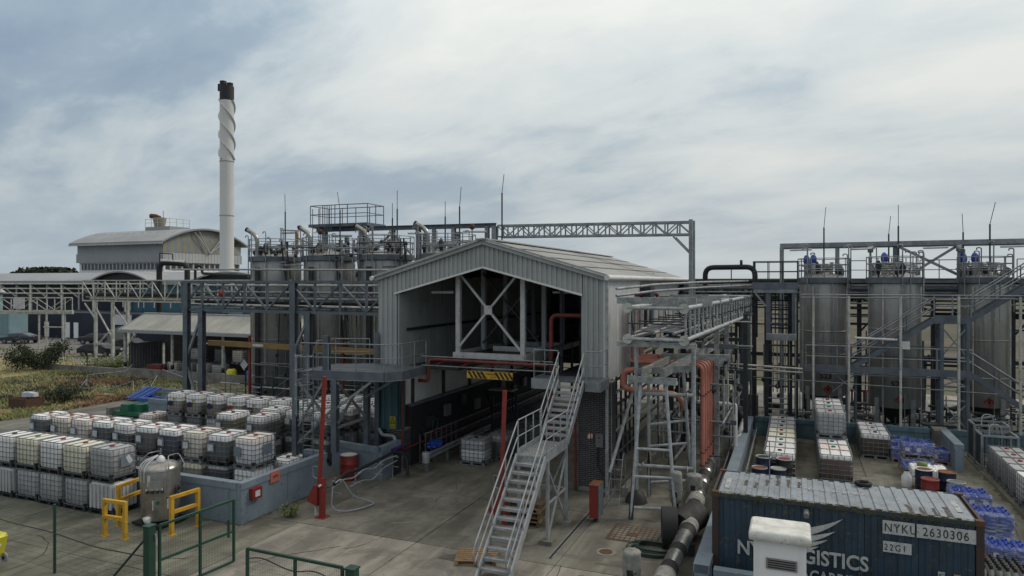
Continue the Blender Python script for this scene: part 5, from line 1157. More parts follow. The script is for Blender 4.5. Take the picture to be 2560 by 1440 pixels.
curved_plate(t, 'serial_label', 'label_white', x, y, r, a0 - .62, 1.55, [(-.05, -.18), (.05, -.18), (.05, .18), (-.05, .18)], .012)
MB().lathe([(.10, 0), (.13, .08), (.08, .2), (.02, .3)], (0, 0, 0), 12).build('frosted_outlet', 'lamp_white', t, Matrix.Translation((x + .22, y - .62, .28)) @ Matrix.Rotation(R(-80), 4, 'Y'))
b = MB()
for k in range(9): b.tube((x + .62, y + .15, .95 + .04 * k), (x + .72 + random.uniform(0, .1), y + .1 + random.uniform(-.1, .1), .95 + .05 * k), .025, 6)
b.build('side_valve', 'steel_dark', t)
def barrier(label, p, q, z0=.62, z1=1.18):
    t = T('safety_barrier', label, 'barrier', (*p, 0), 'yellow steel barriers round the vessel'); P_ = Vector((*p, 0)); Q_ = Vector((*q, 0))
    for a in (P_, Q_): bar(t, 'post', 'yellow', a + Vector((0, 0, .015)), a + Vector((0, 0, z1)), .11); box(t, 'foot_plate', 'yellow', a.x - .11, a.x + .11, a.y - .11, a.y + .11, 0, .015)
    d = (Q_ - P_).normalized() * .056
    for z in (z0, z1 - .05): bar(t, 'rail', 'yellow', P_ + d + Vector((0, 0, z)), Q_ - d + Vector((0, 0, z)), .11, .1)
barrier('yellow barrier frame nearest the fence left of the steel vessel', (-20.33, 15.2), (-19.48, 15.25))
barrier('taller looking yellow barrier frame behind the front one, in front of the ribbed tote', (-20.75, 16.0), (-20.95, 17.3), .85, 1.35)
barrier('yellow barrier frame standing right of the steel vessel', (-18.40, 16.05), (-18.3, 17.0), .72, 1.25)

# ---------------------------------------------------------------- wire fence and gate
def mesh_panel(parent, p, q, z0, z1, mat='mesh_green', s=.05, sv=.16):
    b = MB(); P_ = Vector((*p, 0)); Q_ = Vector((*q, 0)); L_ = (Q_ - P_).length; n = int(L_ / s)
    for k in range(1, n): a = P_.lerp(Q_, k / n); b.bar(a + Vector((0, 0, z0)), a + Vector((0, 0, z1)), .0028)
    for k in range(int((z1 - z0) / sv)): z = z0 + k * sv; b.bar(P_ + Vector((0, 0, z)), Q_ + Vector((0, 0, z)), .0035)
    return b.build('wire_mesh', mat, parent)
f = T('mesh_fence', 'dark green wire mesh fence with slim posts in the left foreground', 'fence', (-19, 12.7, 0))
FP = [(-27.2, 13.1), (-23.1, 12.9), (-19.0, 12.71), (-15.3, 12.55)]
for i, p in enumerate(FP[:-1]):
    tube(f, 'post', 'fence_green', (*p, 0), (*p, 1.92), .075); mesh_panel(f, p, FP[i + 1], .1, 1.82)
    tube(f, 'top_wire', 'fence_green', (*p, 1.82), (*FP[i + 1], 1.82), .008, 'rod')
tube(f, 'strut', 'fence_green', (-16.9, 12.62, 0), (-15.25, 12.56, 1.6), .06)
cbl = T('black_cable', 'black cable sagging along the wire fence', 'cable', (-19, 12.6, 1.4))
pipe(cbl, 'cable', 'black_plastic', [(-27, 12.95, 1.25), (-23, 12.8, 1.3), (-21, 12.7, 1.16), (-19, 12.62, 1.18), (-17.2, 12.55, 1.05), (-15.3, 12.48, 1.12)], .03, .6, 6)
gp = T('gate_post', 'thick dark green square gate post in the left foreground', 'post', (-15.1, 12.5, 0)); box(gp, 'post', 'fence_green', -15.22, -15.02, 12.42, 12.62, 0, 1.9); box(gp, 'cap', 'fence_green', -15.24, -15.0, 12.40, 12.64, 1.9, 1.93)
for z in (.4, 1.55): tube(gp, 'hinge', 'galv', (-15.0, 12.6, z), (-15.0, 12.6, z + .14), .05)
def gate(label, p, q, cross=True):
    t = T('mesh_gate', label, 'gate', (*p, 0)); P_ = Vector((*p, 0)); Q_ = Vector((*q, 0)); U_ = Vector((0, 0, 1))
    for f_ in (0, .52, 1): a = P_.lerp(Q_, f_); bar(t, 'upright', 'fence_green', a + U_ * .12, a + U_ * 1.87, .06)
    for z in (.12, 1.87) + ((.98,) if cross else ()): bar(t, 'rail', 'fence_green', P_ + U_ * z, Q_ + U_ * z, .06)
    mesh_panel(t, p, q, .14, 1.85); return t
g1 = gate('open dark green mesh gate leaf swung towards the blue wall', (-15.0, 12.72), (-14.8, 15.02)); bar(g1, 'latch', 'fence_green', (-14.82, 14.85, .85), (-14.82, 14.85, 1.35), .05)
g2 = gate('dark green mesh gate leaf with black cable woven through, at the bottom edge', (-11.8, 12.4), (-9.1, 12.36), False)
pipe(g2, 'cable', 'black_plastic', [(-11.75, 12.3, 1.68), (-11.3, 12.3, 1.78), (-10.6, 12.3, 1.62), (-10.3, 12.3, 1.60), (-9.8, 12.3, 1.72), (-9.2, 12.3, 1.55), (-9.1, 12.3, 1.3)], .028, .3, 6)
gp = T('gate_post', 'dark green square post at the bottom centre beside the lower gate leaf', 'post', (-8.85, 12.4, 0)); box(gp, 'post', 'fence_green', -8.98, -8.76, 12.3, 12.5, 0, 1.86); box(gp, 'cap', 'fence_green', -9.0, -8.74, 12.28, 12.52, 1.86, 1.9)
wbn = T('wheeled_bin', 'bright yellow wheeled spill bin with grey castor cut by the left edge', 'bin', (-20.9, 12.0, 0))
prism(wbn, 'tub', 'yellow_bin', [(-21.6, .3), (-20.85, .3), (-20.68, .88), (-20.74, .96), (-21.6, .96)], 'y', 11.7, 12.5)
for y in (11.85, 12.4):
    wh = tube(wbn, 'castor', 'grey_paint', (-20.66, y - .03, .3), (-20.66, y + .03, .3), .28); tube(wh, 'hub', 'black_plastic', (-20.66, y - .04, .3), (-20.66, y + .04, .3), .12)
tube(wbn, 'handle', 'lamp_white', (-20.7, 12.1, .82), (-20.35, 12.1, .80), .07)

# ---------------------------------------------------------------- rising arm barriers
def arm(label, x, y, zt, lean):
    t = T('arm_barrier', label, 'barrier', (x, y, 0), 'red rising arm barriers')
    box(t, 'foot_plate', 'red', x - .2, x + .2, y - .2, y + .2, 0, .02); bar(t, 'pedestal', 'red', (x, y, .02), (x, y, 1.35), .16)
    prism(t, 'counterweight', 'red', [(x - .52, .62), (x - .50, .52), (x - .12, .40), (x - .10, 1.1), (x - .24, 1.12)], 'y', y - .16, y + .16)
    bar(t, 'arm', 'red', (x - .12, y, 1.05), (x - .12 + lean, y, zt), .12, .09); tube(t, 'pivot', 'lamp_white', (x, y - .18, 1.12), (x, y + .1, 1.12), .08)
    pipe(t, 'handle', 'galv', [(x - .2, y, 1.7), (x - .42, y, 1.72), (x - .38, y, 1.35), (x - .22, y, 1.3)], .03, .05, 6)
    box(t, 'lower_bracket', 'lamp_white', x - .30, x - .26, y - .03, y + .03, .05, .4)
arm('raised red barrier arm beside the blue bund wall and hoses', -15.0, 19.25, 4.85, .22)
arm('raised red barrier arm standing behind the steel stairs', -8.75, 20.6, 4.55, .12)

# ---------------------------------------------------------------- hoses, drum, guard rail
hsn = T('hose_stand', 'row of grey stands carrying loading hoses beside the blue wall', 'hose stand', (-15.4, 22, 0))
for (x, y) in ((-15.25, 20.3), (-15.3, 21.6), (-15.2, 22.9), (-15.25, 24.1)):
    tube(hsn, 'post', 'galv', (x, y, 0), (x, y, 1.05), .06); tube(hsn, 'foot', 'galv', (x, y, 0), (x, y, .02), .3)
    for z in (.55, .95): tube(hsn, 'arm', 'galv', (x - .05, y - .1, z), (x + .35, y - .12, z), .05)
ho = T('loading_hose', 'black loading hose lying along the hose stands', 'hose', (-15.2, 22, 1)); pipe(ho, 'hose', 'insul_black', [(-15.0, 19.9, .95), (-15.1, 20.6, 1.12), (-15.2, 21.6, 1.0), (-15.1, 22.9, 1.1), (-15.2, 24.2, 1.12), (-14.9, 24.6, .9), (-14.7, 24.4, .1)], .13, .4, 10)
ho = T('loading_hose', 'grey loading hose sagging between the hose stands', 'hose', (-15.1, 22, 1)); pipe(ho, 'hose', 'hose_grey', [(-15.0, 19.85, .85), (-15.0, 20.4, 1.0), (-15.0, 21.1, .85), (-15.0, 21.7, 1.05), (-15.0, 22.4, .85), (-15.0, 23.0, 1.05), (-15.0, 24.0, 1.0)], .055, .3, 8)
ho = T('loading_hose', 'grey hose hanging in a wide loop by the red barrier arm', 'hose', (-15, 20, .8)); pipe(ho, 'hose', 'hose_grey', [(-14.95, 19.75, .9), (-14.9, 19.6, .2), (-14.6, 19.8, .06), (-14.2, 20.3, .06), (-14.0, 21.0, .08), (-14.4, 21.1, .1), (-14.7, 20.6, .35), (-14.9, 20.2, 1.1), (-14.95, 19.9, 1.0)], .05, .35, 8)
ho = T('loading_hose', 'grey hose drooping from the middle hose stand', 'hose', (-15, 22, .8)); pipe(ho, 'hose', 'hose_grey', [(-15.1, 21.0, .55), (-15.1, 21.8, .6), (-15.1, 22.4, .4), (-15.1, 23.2, .7), (-15.1, 24.2, .75)], .06, .3, 8)
def drum(label, x, y, z, side, lid, h=.88, r=.29, open_=False, band=None, group='steel drums', rimm='galv'):
    t = T('steel_drum', label, 'drum', (x, y, z), group); I = Matrix.Identity(4)
    p = [(r - .01, 0), (r, .02), (r, h * .33 - .02), (r + .012, h * .33), (r, h * .33 + .02), (r, h * .66 - .02), (r + .012, h * .66), (r, h * .66 + .02), (r, h)]
    MB().lathe(p, (0, 0, 0), 20).build('shell', side, t, I, True); MB().lathe([(r + .012, 0), (r + .014, .03), (r - .02, .032), (r - .03, .005)], (0, 0, h), 20).build('rim', rimm, t, I, True)
    MB().lathe([(r - .025, -.03), (r - .025, .008)], (0, 0, h), 20).build('lid', lid, t, I, True)
    if band: 
        b = MB(); n = 14; a0 = -2.7; vs = [((r + .006) * math.cos(a0 + 2.2 * i / n), (r + .006) * math.sin(a0 + 2.2 * i / n), zz_) for i in range(n + 1) for zz_ in (h * .36, h * .64)]; b.add(vs, [(2 * i, 2 * i + 2, 2 * i + 3, 2 * i + 1) for i in range(n)]); b.build('label_band', band, t, I, True)
    return t
drum('open red drum with cream rim standing in the corner of the blue walls', -16.9, 23.4, 0, 'red', 'tote_yellow', 1.0, .36)
t = drum('white banded drum with rusty lid and red diamond, front left of the drum group', -1.22, 28.2, 0, 'drum_blue', 'rust_lid', band='label_white'); 
a_ = math.atan2(-28.2, 1.22); curved_plate(t, 'hazard_diamond', 'red', 0, 0, .30, a_ + .45, .44, [(-.09, 0), (0, -.09), (.09, 0), (0, .09)]).matrix_basis = Matrix.Identity(4)
drum('dark blue drum with white rim at the back left of the drum group', -1.12, 29.35, .16, 'drum_blue', 'black_paint', rimm='white_steel')
drum('black drum with red lid at the back right of the drum group', -.35, 29.3, .16, 'black_paint', 'red_cap', rimm='white_steel', band=None)
drum('blue drum wrapped in clear film in the middle of the drum group', -.55, 28.3, 0, 'drum_blue', 'wrap_clear')
drum('drum with copper rusty lid just behind the container roof', -.15, 26.6, 0, 'drum_blue', 'rust_lid')
drum('navy drum with white rim just behind the container roof', -1.25, 26.7, 0, 'drum_blue', 'liq_plum', rimm='white_steel')
p_ = T('pallet', 'pallet under the group of drums by the long blue kerb', 'pallet', (-.7, 29, 0))
for i in range(6): box(p_, 'slat', 'wood_old', -1.4, .1, 28.85 + .2 * i, 28.85 + .2 * i + .13, .12, .145)
for i in range(3): box(p_, 'bearer', 'wood_old', -1.35 + .65 * i, -1.25 + .65 * i, 28.85, 30.0, 0, .118)
drum('open navy drum with cream rim at the back of the right drum group', 4.55, 29.75, .15, 'drum_blue', 'rust', rimm='tote_cream')
drum('navy drum with rusty brown lid, back right of the right drum group', 5.28, 29.6, .15, 'drum_blue', 'rust_lid', rimm='rust_lid')
t = drum('bright red drum at the front of the right drum group', 4.62, 28.9, 0, 'red', 'red_pipe', rimm='red')
drum('grey lidded drum beside the red drum', 5.42, 28.85, 0, 'drum_grey', 'drum_grey')
gr = T('guard_rail', 'galvanised crash rail standing under the canopy by the left wall', 'guard rail', (-14.4, 26.5, 0))
for y in (25.7, 27.6, 29.5, 31.5): bar(gr, 'post', 'galv', (-14.55, y, 0), (-14.55, y, .75), .12)
for z in (.58, .74): tube(gr, 'beam', 'galv', (-14.42, 25.4, z), (-14.42, 32, z), .15)
box(gr, 'beam_web', 'galv', -14.42, -14.38, 25.4, 32, .58, .74); MB().lathe([(.16, 0), (.17, .42), (.15, .44)], (-14.4, 25.35, .45), 14).build('end_cap', 'galv_old', gr)
bb = T('blue_bundle', 'bright blue crumpled plastic bundle lying on the crash rail', 'bundle', (-14.6, 26.4, .8)); bm = bmesh.new(); bmesh.ops.create_icosphere(bm, subdivisions=3, radius=.28)
for v in bm.verts: v.co *= 1 + random.uniform(-.16, .16); v.co.y *= 1.7; v.co.z *= .7
me = bpy.data.meshes.new('b'); bm.to_mesh(me); bm.free(); me.materials.append(MATS['blue_plastic']); O('sheet', me, bb, Matrix.Translation((-14.6, 26.5, .98)))
pb = T('purple_lid_box', 'dark box with purple lid against the left brick pier', 'box', (-15.9, 24.8, 0)); box(pb, 'body', 'steel_dark', -16.0, -15.45, 24.55, 25.1, 0, 1.05); box(pb, 'lid', 'purple', -16.03, -15.4, 24.5, 25.15, 1.05, 1.13)
dp_ = T('drain_pipe', 'thick grey drain pipe bending down beside the brick pier', 'pipe', (-15.9, 25, 1)); pipe(dp_, 'pipe', 'hose_grey', [(-16.6, 25.15, 1.75), (-16.4, 25.1, 1.5), (-15.8, 25.1, 1.5), (-15.72, 25.1, 1.1), (-15.72, 25.1, .5)], .15, .12, 12)
wp = T('wall_pipework', 'dark clutter of pipes and boxes fixed to the brick wall under the canopy', 'pipework', (-15.4, 32, 1))
for k in range(7): tube(wp, 'pipe', ('steel_dark', 'red_pipe', 'galv', 'insul_black')[k % 4], (-15.4, 27, .5 + .12 * k), (-15.35, 44, .5 + .12 * k), .08)
for k in range(9): box(wp, 'junction_box', ('steel_dark', 'canopy_grey')[k % 2], -15.55, -15.4, 27.4 + 1.7 * k, 27.9 + 1.7 * k, 1.4 + .25 * (k % 3), 1.95 + .25 * (k % 3))
for k in range(8): tube(wp, 'riser', 'galv', (-15.35, 26.5 + .5 * k, .1), (-15.35, 26.5 + .5 * k, 1.3), .035)
bb = MB(); bb.path([(-15.35 , 27.9 + .25 * math.cos(a), 1.5 + .3 * math.sin(a)) for a in [i * .524 for i in range(12)]], .03, 6, closed=True); bb.build('green_hose_ring', 'hose_green', wp)
mf = T('hose_manifold', 'dark hose manifold with pale hood under the far left part of the canopy', 'manifold', (-14.6, 33, 1.5))
box(mf, 'hood', 'stainless', -15.0, -13.6, 33.0, 33.8, 2.35, 2.42)
for k in range(9): pipe(mf, 'hose', 'insul_black', [(-14.9 + .16 * k, 33.3, 2.3), (-14.9 + .16 * k, 33.0, 2.0), (-14.8 + .16 * k, 32.9, 1.5), (-14.9 + .16 * k, 33.3, 1.2)], .07, .15, 6)
for x in (-15.0, -13.6): bar(mf, 'leg', 'steel_dark', (x, 33.6, 0), (x, 33.6, 2.35), .1)

# yellow-orange wooden pallets by the stairs
def pallet(label, x, y, z, rz, mat='wood', w_=1.2, d_=1.0):
    t = T('pallet', label, 'pallet', (x, y, z), 'wooden pallets', rz)
    for i in range(7): O('slat', unit('box', mat), t, Matrix.Translation((0, -d_ / 2 + .07 + i * (d_ - .14) / 6, .135)) @ Matrix.Diagonal((w_, .10, .02, 1)), True)
    for i in (-1, 0, 1): O('bearer', unit('box', mat), t, Matrix.Translation((i * (w_ / 2 - .06), 0, .07)) @ Matrix.Diagonal((.1, d_, .09, 1)), True)
    for i in (-1, 0, 1): O('bottom_slat', unit('box', mat), t, Matrix.Translation((0, i * (d_ / 2 - .06), .012)) @ Matrix.Diagonal((w_, .1, .02, 1)), True)
pallet('single clean wooden pallet lying beside the foot of the steel stairs', -8.55, 18.05, 0, .35)
for k in range(5): pallet(f'{"top" if k == 4 else ordn(k)} pallet{"" if k == 4 else " from the bottom"} of the wooden stack behind the steel stairs', -8.35 + random.uniform(-.05, .05), 21.6 + random.uniform(-.05, .05), .15 * k, random.uniform(-.08, .08), 'wood' if k % 2 else 'wood_old')
pallet('rusty brown pallet lying at the edge of the grass on the left', -44.4, 27.2, 0, .4, 'wood', 3.6, 1.2)

# ---------------------------------------------------------------- grass edge objects
t = T('red_crate', 'rusty red open steel crate in the grass holding a white box', 'crate', (-45.6, 28.7, 0))
for p, q in (((-46.5, 28.2), (-44.9, 28.2)), ((-44.9, 28.2), (-44.9, 29.3)), ((-44.9, 29.3), (-46.5, 29.3)), ((-46.5, 29.3), (-46.5, 28.2))):
    bar(t, 'side_plate', 'rust', (*p, .38), (*q, .38), .04, .55)
    bar(t, 'corner_post', 'rust', (*p, 0), (*p, .8), .07)
w2 = T('white_box', 'white dented box lying on top of the red crate', 'box', (-45.6, 28.9, .7))
for k in range(3): box(w2, 'panel', 'label_white', -46.1 + .4 * k, -45.72 + .4 * k, 28.7, 29.0, .68 + .03 * k, .98 + .03 * (k % 2), .1)
t = T('blue_pallets', 'stack of bright blue plastic pallets leaning at the grass edge', 'plastic pallets', (-40.6, 33.5, 0))
for k in range(7): bar(t, 'slat', 'blue_pale' if k % 2 else 'blue_plastic', (-42.1 + .25 * k, 33.0, .18), (-41.6 + .25 * k, 34.3, .82), .235, .05 + .03 * (k % 2))
bar(t, 'bearer', 'blue_plastic', (-42.2, 33.6, .35), (-40.1, 33.6, .35), .2, .14)
box(t, 'base_pallet', 'blue_pale', -40.9, -39.9, 32.9, 34, .05, .3)
t = T('plastic_tubs', 'stack of bright green plastic tub lids on a low wall left of the totes', 'plastic lids', (-36.4, 29.4, 0))
for k in range(4): prism(t, 'tub', 'green_lid', [(-37.5 + .75 * k, .35), (-36.7 + .75 * k, .35), (-36.8 + .75 * k, .75), (-37.4 + .75 * k, .75)], 'y', 29.0 + .25 * k, 30.0 + .25 * k)
box(t, 'base_tray', 'green_lid', -37.9, -34.9, 28.9, 30.4, .12, .34); wb_ = T('white_board', 'white board leaning on the end wall behind the green lids', 'board', (-34.6, 29, .5)); bar(wb_, 'panel', 'label_white', (-34.6, 29.3, .5), (-34.3, 29.6, 1.4), .75, .03)
k_ = box(None, 'block_wall', 'concrete_wall', -38.4, -38.1, 28.8, 31, 0, .5); tag(k_, 'short stub of rough block wall left of the green lids', 'wall')
sc_ = T('scrap_pipes', 'heap of bent pale scrap pipes and rails lying in the grass', 'scrap pipes', (-48, 37, 0))
pipe(sc_, 'bent_pipe', 'galv_old', [(-50.5, 36.2, .1), (-50.6, 36.4, .9), (-49.2, 38.6, 1.0), (-49.0, 39.0, 1.5)], .055, .1, 6)
pipe(sc_, 'bent_pipe', 'galv_old', [(-50.2, 36.0, .6), (-49.8, 35.2, .1), (-47.0, 35.6, .15), (-45.6, 36.4, .7), (-44.9, 35.8, .1)], .055, .1, 6)
pipe(sc_, 'bent_pipe', 'galv_old', [(-46.8, 37.8, .2), (-45.4, 38.3, .9), (-44.8, 37.2, .2)], .05, .1, 6)
tube(sc_, 'straight_pipe', 'galv_old', (-48.0, 41.0, .9), (-37.0, 37.2, .1), .06)
for k in range(26): a = random.uniform(-.5, .5); x, y = -41 + random.uniform(-6, 5), 37 + random.uniform(-2, 2); l_ = random.uniform(.5, 2.2); bar(sc_, 'scrap_piece', random.choice(['white_steel', 'wood_old', 'stainless', 'galv']), (x, y, .08), (x + l_ * math.cos(a), y + l_ * math.sin(a), .12), .06)
pp = T('pipe_stack', 'long stack of orange and white pipes lying along the edge of the grass', 'pipes', (-38, 34.6, 0))
for k in range(9): tube(pp, 'pipe', ('orange_pipe', 'white_steel', 'tote_cream', 'rust')[k % 4], (-46 + .8 * k, 33.6 + .15 * k, .1 + .04 * (k % 2)), (-33 + .3 * k, 35.0 + .2 * k, .1 + .04 * (k % 2)), .1)
wf = T('wire_fence', 'rusty chain link fence with dark posts crossing the grass on the left', 'fence', (-60, 38, 0))
for (x, y) in ((-58, 33.0), (-63.5, 37.5), (-66.5, 41.5), (-61.5, 44.2)): tube(wf, 'post', 'steel_dark', (x, y, 0), (x, y, 1.9), .1)
for p, q in (((-58, 33.0), (-63.5, 37.5)), ((-63.5, 37.5), (-66.5, 41.5)), ((-66.5, 41.5), (-61.5, 44.2))):
    for z in (.3, 1.1, 1.8): tube(wf, 'wire', 'steel_dark', (*p, z), (*q, z), .03, 'rod')
for x, c_, nm in ((-42.2, 'yellow_bin', 'yellow'), (-40.2, 'blue_plastic', 'first blue'), (-39.2, 'blue_plastic', 'second blue'), (-38.3, 'blue_plastic', 'third blue')): 
    t = T('plastic_drum', f'{nm} plastic drum standing at the front of the open shed', 'drum', (x, 42.6, 0), 'plastic drums at the shed'); MB().lathe([(.36, 0), (.40, .1), (.40, .9), (.3, 1.0), (.26, 1.05)], (x, 42.6, 0), 16).build('shell', c_, t); MB().lathe([(.12, 0), (.12, .06)], (x, 42.6, 1.05), 10).build('bung', 'black_plastic', t)
t = T('red_trolley', 'dark red trolley parked at the left inside the open shed', 'trolley', (-51.5, 43.4, 0)); box(t, 'tray', 'red_pipe', -52.3, -50.6, 43.0, 44.0, .3, .9); pipe(t, 'handle', 'galv', [(-50.6, 43.2, .5), (-50.2, 43.2, 1.1), (-49.9, 43.2, 1.1), (-49.9, 43.2, .2)], .05, .1, 6)

drum('navy drum with red band at the far left edge beside the rusty pallet', -44.6, 25.4, 0, 'drum_blue', 'black_paint', 1.0, .36, band='red')

# ---------------------------------------------------------------- steel stairs to the canopy deck
def stair(t, mat, x0, x1, y0, z0, y1, z1, n, rail=True, axis='y', step_mat=None, d=.045, rail_mat=None):
    """flight between (y0,z0) and (y1,z1), width x0..x1 (axis y) or running along x when axis='x'"""
    def P(w_, r_, z): return (w_, r_, z) if axis == 'y' else (r_, w_, z)
    for w_ in (x0, x1): bar(t, 'stringer', mat, P(w_, y0, z0 - .02), P(w_, y1, z1 - .02), .05, .24)
    L_ = y1 - y0; sgn = 1 if L_ > 0 else -1
    for k in range(1, n):
        f_ = k / n; yy = y0 + L_ * f_; z = z0 + (z1 - z0) * f_
        a, b_ = sorted((yy - .03 * sgn, yy + .23 * sgn))
        tr = box(t, 'tread', step_mat or mat, x0 + .03, x1 - .03, a, b_, z - .015, z + .015) if axis == 'y' else box(t, 'tread', step_mat or mat, a, b_, x0 + .03, x1 - .03, z - .015, z + .015)
        e0 = a if sgn > 0 else b_
        if axis == 'y': box(tr, 'nosing', mat, x0 + .03, x1 - .03, e0 - .012, e0 + .012, z - .06, z + .017)
        else: box(tr, 'nosing', mat, e0 - .012, e0 + .012, x0 + .03, x1 - .03, z - .06, z + .017)
    if rail:
        for w_ in (x0, x1):
            tube(t, 'handrail', rail_mat or mat, P(w_, y0 - .1 * sgn, z0 + .95), P(w_, y1, z1 + 1.05), d); tube(t, 'mid_rail', rail_mat or mat, P(w_, y0 - .1 * sgn, z0 + .48), P(w_, y1, z1 + .55), d * .9)
            for f_ in (.04, .36, .68): yy = y0 + L_ * f_; z = z0 + (z1 - z0) * f_; tube(t, 'rail_post', mat, P(w_, yy, z), P(w_, yy, z + 1.0), d * .9, 'rod')
st = T('steel_stairs', 'galvanised open steel staircase with mid landing climbing to the canopy deck', 'staircase', (-7.4, 18, 0))
XA, XB = -8.0, -7.05
stair(st, 'galv_bright', XA, XB, 16.85, 0, 19.85, 2.68, 13, step_mat='galv_old')
for w_ in (XA, XB): pipe(st, 'rail_end', 'galv_bright', [(w_, 16.75, .95), (w_, 16.62, .72), (w_, 16.75, .48)], .045, .08, 6)
ld = box(st, 'landing_deck', 'galv_old', XA, XB, 19.85, 22.0, 2.64, 2.68)
for k in range(12): box(ld, 'grating_bar', 'galv_bright', XA + .04 + .075 * k, XA + .06 + .075 * k, 19.9, 21.95, 2.68, 2.70)
for w_ in (XA, XB): box(st, 'toe_plate', 'galv_bright', w_ - .015, w_ + .015, 19.86, 22.0, 2.52, 2.86); railing(st, 'galv_bright', [(w_, 19.9, 2.68), (w_, 21.95, 2.68)], 1.08, .045, .7)
box(st, 'front_beam', 'galv_old', XA + .03, XB - .03, 19.84, 19.9, 2.40, 2.64)
stair(st, 'galv_bright', XA, XB, 22.0, 2.70, 23.95, 4.45, 10, step_mat='galv_old')
for (x, y) in ((XA, 20.0), (XB, 20.0), (XA, 21.85), (XB, 21.85)):
    lg = bar(st, 'leg', 'galv_bright', (x, y, .0), (x, y, 2.55), .09); box(lg, 'foot_block', 'concrete_wall', x - .2, x + .2, y - .2, y + .2, -.01, .12)
for (p, q) in (((XB, 20.0, .1), (XB, 21.85, 2.3)), ((XB, 21.85, .1), (XB, 20.0, 2.3)), ((XA, 21.85, .2), (XB, 21.85, 2.4)), ((XB, 21.85, .2), (XA, 21.85, 2.4))): bar(st, 'cross_brace', 'galv_bright', p, q, .055)
for z in (1.2,): bar(st, 'tie', 'galv_bright', (XB, 20, z), (XB, 21.85, z), .05); bar(st, 'tie', 'galv_bright', (XA, 21.85, z), (XB, 21.85, z), .05)
dk = T('canopy_deck', 'small steel deck at the top of the staircase under the right gable jamb', 'platform', (-7.8, 24.6, 4.4))
box(dk, 'deck', 'steel_blue', -9.0, -6.5, 23.98, 25.22, 4.40, 4.46); 
for (x0, x1, y0, y1) in ((-9.05, -8.1, 23.92, 23.97), (-7.0, -6.45, 23.92, 23.97), (-9.08, -9.03, 23.92, 25.3), (-6.47, -6.42, 23.92, 25.2)): box(dk, 'edge_beam', 'galv', x0, x1, y0, y1, 4.12, 4.5)
railing(dk, 'galv', [(-8.05, 24.0, 4.46), (-9.0, 24.0, 4.46), (-9.0, 25.2, 4.46)], 1.1, .045, 1.0); railing(dk, 'galv', [(-6.98, 24.0, 4.46), (-6.5, 24.0, 4.46), (-6.5, 25.2, 4.46)], 1.1, .045, 1.2)
wk = T('inner_walkway', 'dark walkway with black handrails running inside the right of the canopy', 'walkway', (-8, 30, 4.4))
box(wk, 'deck', 'steel_dark', -8.9, -7.7, 25.3, 44, 4.3, 4.4); railing(wk, 'steel_dark', [(-8.9, 25.6, 4.4), (-8.9, 43, 4.4)], 1.1, .05, 1.5); railing(wk, 'steel_dark', [(-7.7, 27.6, 4.4), (-7.7, 43, 4.4)], 1.1, .05, 1.5)
for k in range(6): bar(wk, 'hanger', 'steel_dark', (-8.9, 27 + 2.8 * k, 4.4), (-8.9, 27 + 2.8 * k, zroof(-8.9) - .1), .12)
# pipe lattice at the right inside
ip = T('inner_pipework', 'dark process pipework and columns behind the right canopy jamb', 'pipework', (-7, 32, 3))
for k in range(9): tube(ip, 'pipe', 'steel_dark', (-7.3, 27.2 + .9 * k, 0), (-7.3, 27.2 + .9 * k, 8.0), .1)
for k in range(8): tube(ip, 'pipe', ('steel_dark', 'insul_black', 'galv_old')[k % 3], (-7.2, 26.6, .5 + .55 * k), (-7.2, 44, .5 + .55 * k), .12)

# ---------------------------------------------------------------- ladder tower and left platform
pt = T('access_platform', 'blue grey steel access platform with handrails left of the canopy on braced legs', 'platform', (-16.5, 23, 0))
dp = [(-18.6, 22.3), (-14.35, 22.3), (-14.35, 25.2), (-16.9, 25.2), (-18.6, 24.6)]
dp = [(-18.3, 22.15), (-14.75, 22.7), (-14.3, 23.3), (-14.3, 25.2), (-16.8, 25.2), (-18.3, 24.4)]
prism(pt, 'deck', 'steel_blue', dp, 'z', 4.46, 4.56)
ed = dp + [dp[0]]
for i in range(len(dp)): 
    if i != 3: bar(pt, 'edge_beam', 'steel_blue', (*ed[i], 4.40), (*ed[i + 1], 4.40), .08, .34); bar(pt, 'bottom_flange', 'galv', (*ed[i], 4.22), (*ed[i + 1], 4.22), .14, .025)
railing(pt, 'galv', [(-18.3, 22.15, 4.5), (-14.75, 22.7, 4.5), (-14.3, 23.3, 4.5), (-14.3, 25.2, 4.5)], 1.15, .045, 1.15); railing(pt, 'galv', [(-16.9, 24.9, 4.5), (-18.3, 24.4, 4.5), (-18.3, 23.1, 4.5)], 1.15, .045, 1.2)
for (x, y, zb, zt, w_) in ((-18.5, 22.05, 0, 5.6, .2), (-16.72, 22.25, 1.36, 4.25, .24), (-16.95, 22.45, 1.36, 4.25, .14), (-16.5, 24.1, 1.33, 4.25, .22), (-16.75, 25.3, 0, 5.9, .22), (-17.4, 22.6, 4.2, 5.95, .24)):
    bar(pt, 'leg', 'steel_blue', (x, y, zb), (x, y, zt), w_, w_, 'ibeam')
for p, q in (((-18.45, 22.1, 4.2), (-16.9, 22.3, 2.4)), ((-18.45, 22.1, 1.6), (-16.95, 22.3, 3.0)), ((-18.4, 22.1, 2.3), (-17.2, 22.2, 4.2)), ((-16.65, 22.3, 2.5), (-16.5, 24.0, 4.2)), ((-16.65, 22.3, 4.1), (-16.5, 24.0, 2.5)), ((-16.7, 22.25, 3.1), (-15.3, 22.7, 4.2)), ((-16.5, 24.0, 3.3), (-14.9, 24.0, 4.2)), ((-16.65, 22.3, 2.35), (-16.5, 24.05, 2.42)), ((-18.45, 22.1, 2.55), (-16.8, 22.2, 2.62))): bar(pt, 'diagonal_brace', 'galv', p, q, .09)
